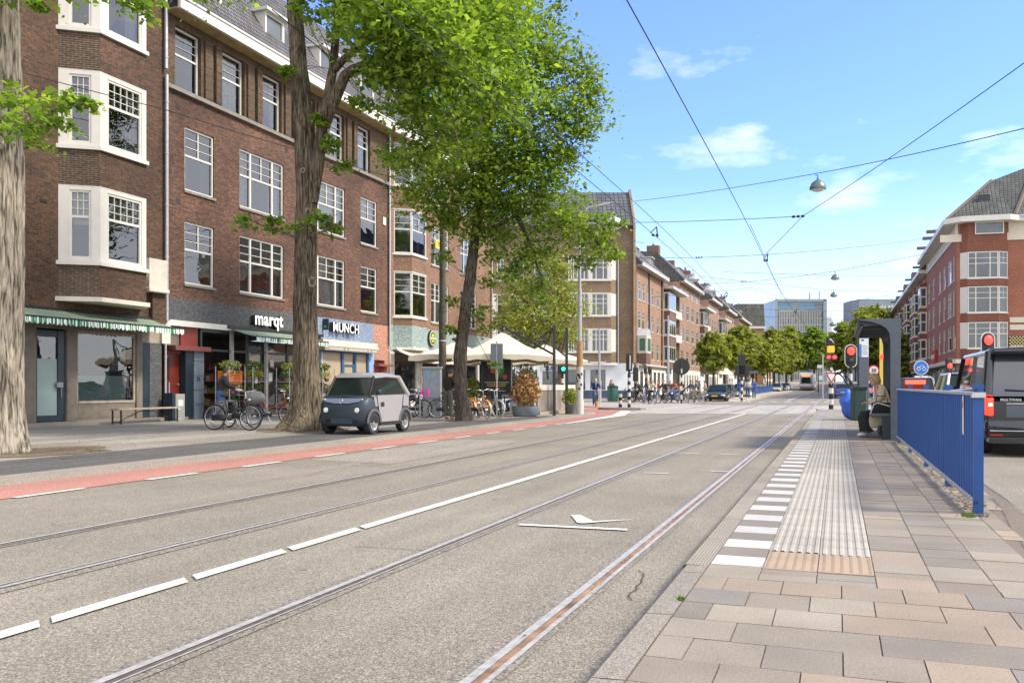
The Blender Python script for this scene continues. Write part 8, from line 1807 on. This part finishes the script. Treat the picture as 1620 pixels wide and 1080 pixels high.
foliage('crown', BL1, .115, mLeafA, t, 1, 800); m = MB(); m.torus((-13.85,11.5,5.55), 'y', .09, .04, 14, 6); m.build('knot', mBarkG, t, smooth=180)
t = thing('street_tree', 'big brown-barked tree behind the small car, its trunk forking high up', 'tree', (0,0,0))
m = MB(); trunkmesh(m, [(-13.55,20.6,.0),(-13.52,20.6,1.4),(-13.5,20.5,3.2),(-13.48,20.5,4.9),(-13.46,20.52,6.7),(-13.55,20.52,8.4),(-13.75,20.55,10.2),(-14.0,20.7,12.2),(-14.3,20.85,14.4)], [.46,.35,.30,.29,.28,.25,.22,.18,.13], 110, .035, .9)
trunkmesh(m, [(-13.3,20.5,6.2),(-13.12,20.5,7.2),(-12.93,20.45,8.2),(-12.72,20.65,9.8),(-12.7,20.9,11.8),(-12.3,21,13.8)], [.18,.18,.15,.12,.1,.07], 24, .03)
limbs(m, LM2[:1], .17, .05); limbs(m, LM2[1:3]+LM2[5:], .1, .03); limbs(m, LM2[3:5], .045, .012); twigs(m, BL2, [q for L in LM2 for q in L]+[(-13.5,20.5,5),(-14,20.7,12),(-12.5,21,12.5)], rt_); m.build('trunk', mBarkB, t, smooth=180)
foliage('crown', BL2, .15, mLeafA, t, 2, 720)
m = MB(); m.torus((-13.12,20.27,4.05), 'y', .11, .035, 16, 6); m.torus((-13.3,20.1,7.0), 'y', .06, .02, 12, 5); m.torus((-13.25,20.25,5.9), 'x', .1, .04, 14, 6); m.build('knot', mBarkG, t, smooth=180)
t = thing('street_tree', 'slender leaning dark-trunked tree beside the man with the bicycles, wide crown above', 'tree', (0,0,0))
m = MB(); trunkmesh(m, [(-12.02,27.97,.05),(-12.15,27.95,1.1),(-12.22,28.02,2.4),(-12.1,28.15,3.7),(-11.96,28.31,5.0),(-11.87,28.45,6.2),(-11.8,28.7,7.6),(-11.64,28.75,9.9),(-11.43,28.83,12.6)], [.25,.21,.21,.2,.18,.16,.13,.09,.05], 50, .05, .3)
limbs(m, LM3, .085, .025); twigs(m, BL3, [q for L in LM3 for q in L]+[(-12.1,28.15,3.7),(-11.96,28.31,5)], rt_, .01, 2); m.build('trunk', mBarkD, t, smooth=180)
foliage('crown', BL3, .135, mLeafB, t, 3, 740)
t = thing('young_tree', 'loose pale green young tree in front of the brown corner block', 'tree', (0,0,0)); m = MB(); limbs(m, LM4, .07, .02); twigs(m, BL4, [q for L in LM4 for q in L], rt_, .012, 3); m.build('trunk', mBarkD, t, smooth=180, uv=False); foliage('crown', BL4, .17, mLeafC, t, 4, 420)
def simple_tree(x, y, h, cr, lab, mat, grp, seed, th=None, size=.3, dens=120, tr=.12):
    z0 = zg(y); t = thing('street_tree', lab, 'tree', (x,y,z0), 0, grp); rn = random.Random(seed); th = th or h*.42; m = MB()
    m.tube([(0,0,-.3),(.05,0,th*.5),(0,.05,th),(.05,0,h*.75)], [tr*1.2,tr,tr*.85,tr*.3], 9); bl = []
    n = 9
    for k in range(n):
        a = 2.4*k+seed; f = k/(n-1); zz = th+.2*cr+(h-th-.45*cr)*f; rr_ = cr*(.62-.25*abs(f-.35))*rn.uniform(.8,1.1); d = cr*.55*(1-f*.8)*rn.uniform(.6,1.1); bl.append((d*math.cos(a), d*math.sin(a), zz, rr_)); m.tube([(0,0,th*.8+(h-th)*f*.5),(d*math.cos(a)*.6,d*math.sin(a)*.6,zz-.3)], [tr*.4,tr*.15], 5)
    m.build('trunk', mBarkD, t, smooth=60, uv=False); foliage('crown', bl, size*1.1, mat, t, seed, dens*2.4, .85); return t
gl_ = 'young trees along the rose brick row'
for i, (x, y, h, c_, nm) in enumerate([(-11.6,89.5,7.0,2.0,'first, right above the olive saloon'),(-11.4,97,7.3,2.2,'second from the crossing'),(-11.1,108,9.0,2.6,'third and taller than its neighbours'),(-10.6,122,8.0,2.9,'fourth, over the blue railing'),(-11.3,135,8.5,3.0,'fifth, over the blue railing'),(-10.8,150,9.0,3.2,'sixth, near the end of the blue railing'),(-11.5,166,9.8,3.4,'seventh, before the tram'),(-11,184,10.5,3.6,'eighth, level with the tram')]): simple_tree(x, y, h*.93, c_, 'young street tree in the left row, '+nm, mLeafD, gl_, 30+i, th=h*.45, size=.3+.0012*y, dens=130-.3*y+40)
gf = 'large trees closing the view at the bridge'
for i, (x, y, h, c_, nm) in enumerate([(-14,215,14,5,'left of the tram, nearest'),(-20,230,13,5,'left of the tram, against the end building'),(-13,250,15,5.5,'left of the tram, farther'),(-8,330,19,7.5,'straight above the tram'),(-16,345,20,7.5,'left of centre, tallest clump'),(-1,350,18,7.5,'right of centre above the bridge'),(6,340,17,7,'right of the road end'),(-26,350,18,7,'far left under the office tower'),(3,380,20,8,'behind the road end'),(-9,385,21,8,'behind the tram at the far bank'),(12,300,19,6.5,'behind the black and white signals')]): simple_tree(x, y, h, c_, 'large distant tree, '+nm, (mLeafD, mLeafB)[i in (7,8,9,3)], gf, 50+i, th=h*.3, size=.75, dens=38, tr=.3)
gr = 'trees on the right beyond the shelter'
for i, (x, y, h, c_, nm) in enumerate([(4.6,178,15,4.6,'behind the oval red signal'),(7.4,188,16.5,4.6,'behind the timetable column'),(1.9,240,16,5,'behind the red double lamps'),(6.8,225,18.5,5.5,'seen through the shelter'),(9.0,150,9,2.6,'low one at the edge of the red row'),(9.2,172,11,3,'before the white bays of the red row')]): simple_tree(x, y, h, c_, 'tree '+nm, mLeafD, gr, 70+i, th=h*.3, size=.5, dens=70, tr=.22)
t = thing('hedge', 'clipped green shrub at the foot of the red row', 'hedge', (9.6,120,0)); foliage('leaves', [(0,0,.8,1.0),(.2,3,1.6,1.1),(0,6,.9,1.0)], .22, mLeafD, t, 90, 260)
# ================================================================ on and around the tram stop
t = thing('railing', 'blue steel railing of narrow upright bars along the tram stop', 'railing', (1.12,0,.2))
mRail2 = M('railing_blue', (.018,.065,.30)); mTop = M('rail_top', (.48,.50,.50), .4, .6, var=.15, scale=9)
pys = [8.42, 10.62, 13.1, 15.9, 18.6]
for i, y in enumerate(pys):
    m = MB(); w_ = .038 if i == 0 else .026
    m.box(-w_,y-.03,0 if i == 0 else -.0,w_,y+.03,1.09); m.box(-w_-.004,y-.035,1.06,w_+.004,y+.035,1.1); m.build('post', mRail2, t)
m = MB()
for a, b in zip(pys, pys[1:]):
    m.tube([(-.04,a,1.02),(-.04,b,1.02)], .018, 8); m.box(-.055,a+.03,.1,-.03,b-.03,.135)
m.build('top_rail', mTop, t, smooth=50)
m = MB()
for a, b in zip(pys, pys[1:]):
    y = a+.06
    while y < b-.05: m.cyl((-.015,y+.03,.12),(-.015,y+.03,1.01),.032,n=10); y += .165
    m.box(.002,a+.03,.12,.02,b-.03,.18); m.box(.002,a+.03,.95,.02,b-.03,1.01)
m.build('bars', mRail2, t)
MB().box(-.055,8.36,.985,.05,8.46,1.03).build('clamp', mTop, t); MB().tube([(.0,8.42,1.07),(.02,10.6,1.03)], .01, 6).build('tension_bar', M('bar_white',(.6,.6,.6),.4), t)
for y, z in ((8.41,1.05),(8.41,.1)): MB().cyl((-.02,y-.04,z),(-.02,y-.03,z),.012,n=8).build('bolt', mBlk, t)
t = thing('sticker', 'torn white sticker on the bars of the blue railing near its end post', 'sticker', (1.075,8.95,1.02)); m = MB(); m.prism([(.0,-.18),(.09,-.17),(.1,.1),(.085,.17),(.01,.175)], 'x', -.004, 0); m.build('paper', M('sticker_paper',(.62,.58,.5),.7,var=.15,scale=20), t); MB().box(-.006,.02,.06,-.0045,.075,.12).build('print', M('sticker_print',(.4,.22,.1),.7), t)
# shelter
t = thing('tram_shelter', 'blue-grey steel tram shelter with curved roof brackets, a bench and the seated woman', 'shelter', (0,19.1,.2))
mSh2 = M('shelter_grey', (.085,.105,.13)); mShD = M('shelter_dark', (.035,.045,.055), .4, .3, var=.1)
for i, y in enumerate((0, 4.6)):
    m = MB(); m.prism(([(.99,0),(1.16,0),(1.18,2.43),(.40,2.43),(.40,2.405),(.6,2.38),(.8,2.32),(.92,2.24),(.97,2.15),(.99,2.0)] if i == 0 else [(1.06,0),(1.17,0),(1.18,2.4),(.42,2.4),(.42,2.36),(.9,2.34),(1.02,2.26),(1.06,2.1)]), 'y', y, y+.14); m.build('side_frame', mSh2 if i == 0 else mShD, t)
m = MB(); m.prism([(.37,2.3),(.39,2.44),(1.22,2.44),(1.2,2.36)], 'y', .14, 4.6); m.build('roof', mShD, t)
m = MB()
for y in (.7, 1.5, 2.3, 3.1, 3.9): m.box(.45,y,2.26,1.1,y+.08,2.34)
m.box(.42,.14,2.27,.48,4.6,2.33); m.build('roof_ribs', mShD, t)
m = MB()
for y in (.85, 1.7, 2.5, 3.3): m.add([(.5,y,2.3),(.95,y,2.32),(.95,y+.45,2.32),(.5,y+.45,2.3)], [(0,1,2,3)])
m.build('roof_lights', M('roof_light',(.35,.45,.45),.3,var=0), t)
for y in (1.55, 3.1): MB().rbox(1.1,y,0,1.18,y+.08,2.35,.01).build('rear_post', mShD, t)
m = MB(); m.quad((1.15,.14,.25),(1.15,4.6,.25),(1.15,4.6,2.2),(1.15,.14,2.2)); m.build('glass_wall', gl, t, uv=False)
m = MB(); m.rbox(.62,.35,.47,1.08,2.4,.53,.015); m.build('bench_seat', mSh2, t); m = MB(); m.rbox(.85,.3,.0,1.08,.5,.47,.01); m.build('bench_support', mShD, t); MB().rbox(.85,1.7,.0,1.08,1.9,.47,.01).build('bench_support', mShD, t)
for y in (.4,): MB().tube([(.62,y,.5),(.7,y,.72),(.78,y,.74),(1.05,y,.66)], .016, 7).build('armrest', mPipe, t, smooth=60)
MB().rbox(.86,2.6,0,1.1,3.4,1.0,.02).build('waste_unit', mBlk, t)
# timetable column
t = thing('information_column', 'tall blue-grey timetable column with a lit white panel on top', 'information column', (.83,33.2,.2), .3); MB().rbox(-.17,-.08,0,.17,.08,2.15,.01).rbox(-.17,-.1,1.0,.17,.1,2.8,.01).build('column', mSh2, t)
p = MB().box(-.155,-.106,2.1,.155,-.1,2.74).build('panel', M('panel_white',(.6,.66,.7),.4,var=0), t); MB().box(-.155,-.109,2.1,-.08,-.106,2.55).build('route_map', M('panel_blue',(.05,.18,.5),.5), p); m = MB()
for k in range(5): m.box(-.06,-.109,2.2+k*.07,.13-.02*(k%3),-.106,2.215+k*.07)
m.box(-.1,-.109,2.66,.0,-.106,2.71); m.build('timetable_lines', mJDark, p)
# bin, handcart and blue bag
t = thing('litter_bin', 'dark green square bin behind the seated woman', 'bin', (.62,30.1,.2), .3); MB().rbox(-.2,-.2,.0,.2,.2,.98,.03).build('body', M('bin_dark_green',(.015,.05,.045),.5), t); MB().rbox(-.22,-.22,.98,.22,.22,1.08,.02).build('lid', mBlk, t)
t = thing('blue_sheet', 'big blue plastic bag hanging beside the green bin', 'bag', (.35,31.0,.2))
m = MB(); m.ell((0,0,.5), (.27,.3,.5), 22, 18); from mathutils import noise as NZ
for i, v in enumerate(m.v):
    q = Vector(v); d = NZ.noise(q*4)*.22+NZ.noise(q*9)*.1; f = 1+d; z = q.z; f *= (.55+.45*min(1,(1.0-z)/.35)) if z > .65 else 1; m.v[i] = (q.x*f+.05*(.5-z), q.y*f, .5+(z-.5)*(1+d*.15))
m.build('bag_sheet', M('bag_blue',(.03,.13,.62),.35,var=.1,coat=.3), t, smooth=25)
t = thing('handcart', 'black bent handles of a cart rising behind the blue bag', 'handcart', (.2,31.9,.2)); m = MB()
for s in (0, .16): m.tube([(-.28+s*.6,.3,1.5),(-.2+s,.15,1.56),(-.02+s,.0,1.38),(.12+s,0,1.15),(.32+s*.8,0,.75),(.4+s*.6,0,.1)], .03, 7)
m.tube([(-.28,.3,1.5),(-.18,.3,1.52)], .035, 6); m.build('handles', mBlk, t, smooth=60); m = MB(); m.torus((.42,0,.13),'x',.12,.03,14,6); m.build('wheel', mTyre, t)
# signals at the head of the stop
t = thing('tram_signal', 'banded post with black, amber and twin red tram lamps above the yield sign', 'traffic light', (-.3,45.9,0), .3)
a = MB(); b = MB()
for k in range(6): (a if k % 2 == 0 else b).cyl((0,0,.12+.27*k),(0,0,.39+.27*k),.11,n=14)
a.build('black_bands', mBW, t, smooth=40); b.build('white_bands', M('band_grey_white',(.6,.6,.56),.6), t, smooth=40); MB().cyl((0,0,1.7),(0,0,2.7),.05,n=8).build('upper_post', mBW, t)
MB().rbox(-.22,-.12,3.25,.14,.1,3.65,.02).build('top_box', mBW, t); MB().tube([(-.12,-.13,3.58),(.0,-.13,3.52),(.07,-.13,3.4)], .02, 5).build('white_bar', mWhite, t); MB().rbox(-.17,-.12,2.93,.13,.1,3.25,.02).build('amber_box', mAmb, t)
MB().rbox(-.28,-.12,2.55,.26,.1,2.85,.02).build('lamp_box', mBW, t); MB().ell((-.15,-.13,2.7),(.1,.03,.08),10,6).build('lit_lamp', mRedE, t); MB().ell((.13,-.13,2.7),(.1,.03,.08),10,6).build('lit_lamp', mRedE, t); MB().box(-.06,-.06,2.05,.07,-.05,2.2).build('number_tag', mWhite, t)
t = thing('yield_sign', 'white triangular yield sign with red rim, point down, on the banded post', 'sign', (-.3,45.76,0), .3)
MB().prism([(-.33,1.98),(.35,1.98),(.01,1.36)], 'y', -.02, 0).build('backing', mWhiteC, t); r_ = MB().prism([(-.3,1.96),(.32,1.96),(.01,1.4)], 'y', -.026, -.021).build('red_rim', M('sign_red_rim',(.45,.02,.03),.5,var=0), t); MB().prism([(-.19,1.89),(.21,1.89),(.01,1.53)], 'y', -.031, -.027).build('white_field', M('sign_white2',(.75,.75,.73),.5,var=0), t)
def oval(x, y, z, rz, lab, h=1.0, post=True):
    t = thing('traffic_light', lab, 'traffic light', (x,y,0), rz); r = .27*h
    def st(rr, hh): return [(math.cos(a)*rr, hh+math.sin(a)*rr) for a in [PI*q/12 for q in range(13)]]+[(-math.cos(a)*rr, -hh-math.sin(a)*rr) for a in [PI*q/12 for q in range(13)]]
    T_ = Matrix.Translation((0,0,z)); m = MB(); m.prism(st(r,.24*h), 'y', -.02, .0, T_); m.build('white_rim', mWhiteC, t); m = MB(); m.prism(st(r*.87,.24*h), 'y', -.03, -.0205, T_); m.build('backboard', mBW, t)
    MB().ell((0,-.05,z+.22*h), (.17*h,.05,.17*h), 16, 10).build('red_lamp', mRedE, t, smooth=60); MB().ell((0,-.05,z-.22*h), (.13*h,.04,.13*h), 16, 10).build('dark_lamp', mBlk, t, smooth=60); m = MB(); m.torus((0,-.06,z+.22*h), 'y', .19*h, .02, 18, 5); m.torus((0,-.06,z-.22*h), 'y', .15*h, .015, 18, 5); m.build('hoods', mBW, t)
    if post: bwpost(t, z-.45*h, .07, 7)
    return t
oval(.53, 40.7, 2.58, .33, 'large oval signal with white rim and glowing red lamp, left of the timetable column')
oval(4.77, 33.7, 2.64, .45, 'oval signal with glowing red lamp above the roof of the black van', .95)
t = thing('speed_sign', 'round white 30 sign with red rim seen past the woman', 'sign', (2.29,64.7,0), .3); MB().cyl((0,0,0),(0,0,2.1),.04,n=8).build('pole', mPipe, t); MB().cyl((0,-.02,2.35),(0,0,2.35),.38,n=24).build('rim', M('sign_red_rim',(.45,.02,.03)), t); MB().cyl((0,-.03,2.35),(0,-.021,2.35),.29,n=24).build('face', mWhiteC, t); text('30', .34, .003, mBlk, t, TM((0,-.036,2.35), (1,0,0), (0,0,1)), 'number', bold=.01); MB().box(-.35,-.02,1.5,.35,0,1.9).build('lower_plate', mWhiteC, t)
t = thing('tram_signal', 'yellow striped panel with a small red lamp seen through the shelter', 'traffic light', (2.3,54.1,0), .3); MB().box(-.08,-.02,.2,.12,.02,4.2).build('panel', M('panel_yellow2',(.55,.42,.06),.5), t); MB().cyl((.08,-.06,2.95),(.08,-.02,2.95),.14,n=16).build('red_lamp', mRedE, t); MB().box(-.3,-.03,.9,.3,.0,1.35).build('warning_plate', M('plate_redwhite',(.5,.1,.08),.5), t)
t = thing('cycle_sign', 'round blue cycle sign with a white bicycle above a white plate', 'sign', (5.31,65.9,0), .36); MB().cyl((0,0,0),(0,0,2.0),.05,n=8).build('pole', mPipe, t); MB().cyl((0,-.02,2.55),(0,0,2.55),.5,n=28).build('rim', mWhiteC, t); MB().cyl((0,-.03,2.55),(0,-.021,2.55),.45,n=28).build('face', M('sign_blue',(.02,.13,.5),.5,var=0), t); MB().torus((-.18,-.036,2.47),'y',.12,.02,16,4).torus((.18,-.036,2.47),'y',.12,.02,16,4).tube([(-.18,-.036,2.47),(-.05,-.036,2.68),(.12,-.036,2.68),(.18,-.036,2.47)],.018,4).build('bicycle_mark', mWhiteC, t); MB().box(-.45,-.02,1.75,.45,0,2.0).build('lower_plate', mWhiteC, t)
t = thing('direction_sign', 'small round blue and white arrow sign above the blue railing', 'sign', (4.34,49.5,0), .36); MB().cyl((0,0,0),(0,0,1.3),.04,n=8).build('pole', mPipe, t); MB().cyl((0,-.02,1.5),(0,0,1.5),.3,n=24).build('rim', mWhiteC, t); MB().cyl((0,-.03,1.5),(0,-.021,1.5),.25,n=24).build('face', M('sign_blue',(.02,.13,.5)), t); MB().prism([(-.12,1.5),(.12,1.65),(.06,1.5),(.12,1.38)],'y',-.036,-.031).build('arrow', mWhiteC, t)
t = thing('traffic_light', 'small distant signal with red lamp in front of the red corner block', 'traffic light', (6.49,61,0), .4); MB().cyl((0,0,0),(0,0,1.9),.06,n=8).build('post', mBW, t); MB().rbox(-.18,-.12,1.9,.18,.12,3.0,.03).build('head', mBW, t); MB().ell((0,-.13,2.55),(.16,.04,.16),12,8).build('red_lamp', mRedE, t)
t = thing('lamp_mast', 'slim pale pole with small signs beyond the junction, left of the yield sign', 'pole', (-1.3,88,0)); MB().cyl((0,0,0),(0,0,4.3),.06,n=8).build('shaft', mPipe, t); MB().box(-.35,-.03,1.9,.0,.0,2.3).box(-.5,-.03,3.0,-.05,0,3.3).build('plate', mWhiteC, t)
for i, (x, y) in enumerate([(-2.9,150),(-11.2,170),(3.9,150)]): t = thing('overhead_mast', ['slim tram mast beyond the tram','slim tram mast left of the tram','slim tram mast right of the far road'][i], 'pole', (x,y,zg(y)), 0, 'tram wire masts'); MB().cyl((0,0,0),(0,0,7.5),.09,.06,n=8).build('shaft', mMast, t)
# fallen leaves and litter
m = MB(); rq = random.Random(31)
def leafflat(x, y, z, s):
    a = rq.uniform(0,6.3); m.poly([(x+math.cos(a+b)*s*q, y+math.sin(a+b)*s*q, z+rq.uniform(0,.012)) for b, q in ((0,1),(1.2,.5),(3.14,.9),(4.6,.5))])
for k in range(420):
    c = rq.choice([(-13.6,12,1.6),(-13.4,20.8,1.6),(-12,28,1.4),(-10.5,18,5)]); leafflat(c[0]+rq.gauss(0,c[2]*.6), c[1]+rq.gauss(0,c[2]), .112, rq.uniform(.02,.05))
for k in range(60): leafflat(-1.46+rq.gauss(0,.02), rq.uniform(3,14), .012, rq.uniform(.008,.018))
for k in range(40): leafflat(rq.uniform(-9,-2), rq.uniform(5,25), .006, rq.uniform(.01,.03))
struct(m.build('fallen_leaves', leafmat('leaf_fallen', (.25,.2,.04), (.16,.08,.03), .1), uv=False), 'stuff', 'scattered fallen leaves on road and footway')
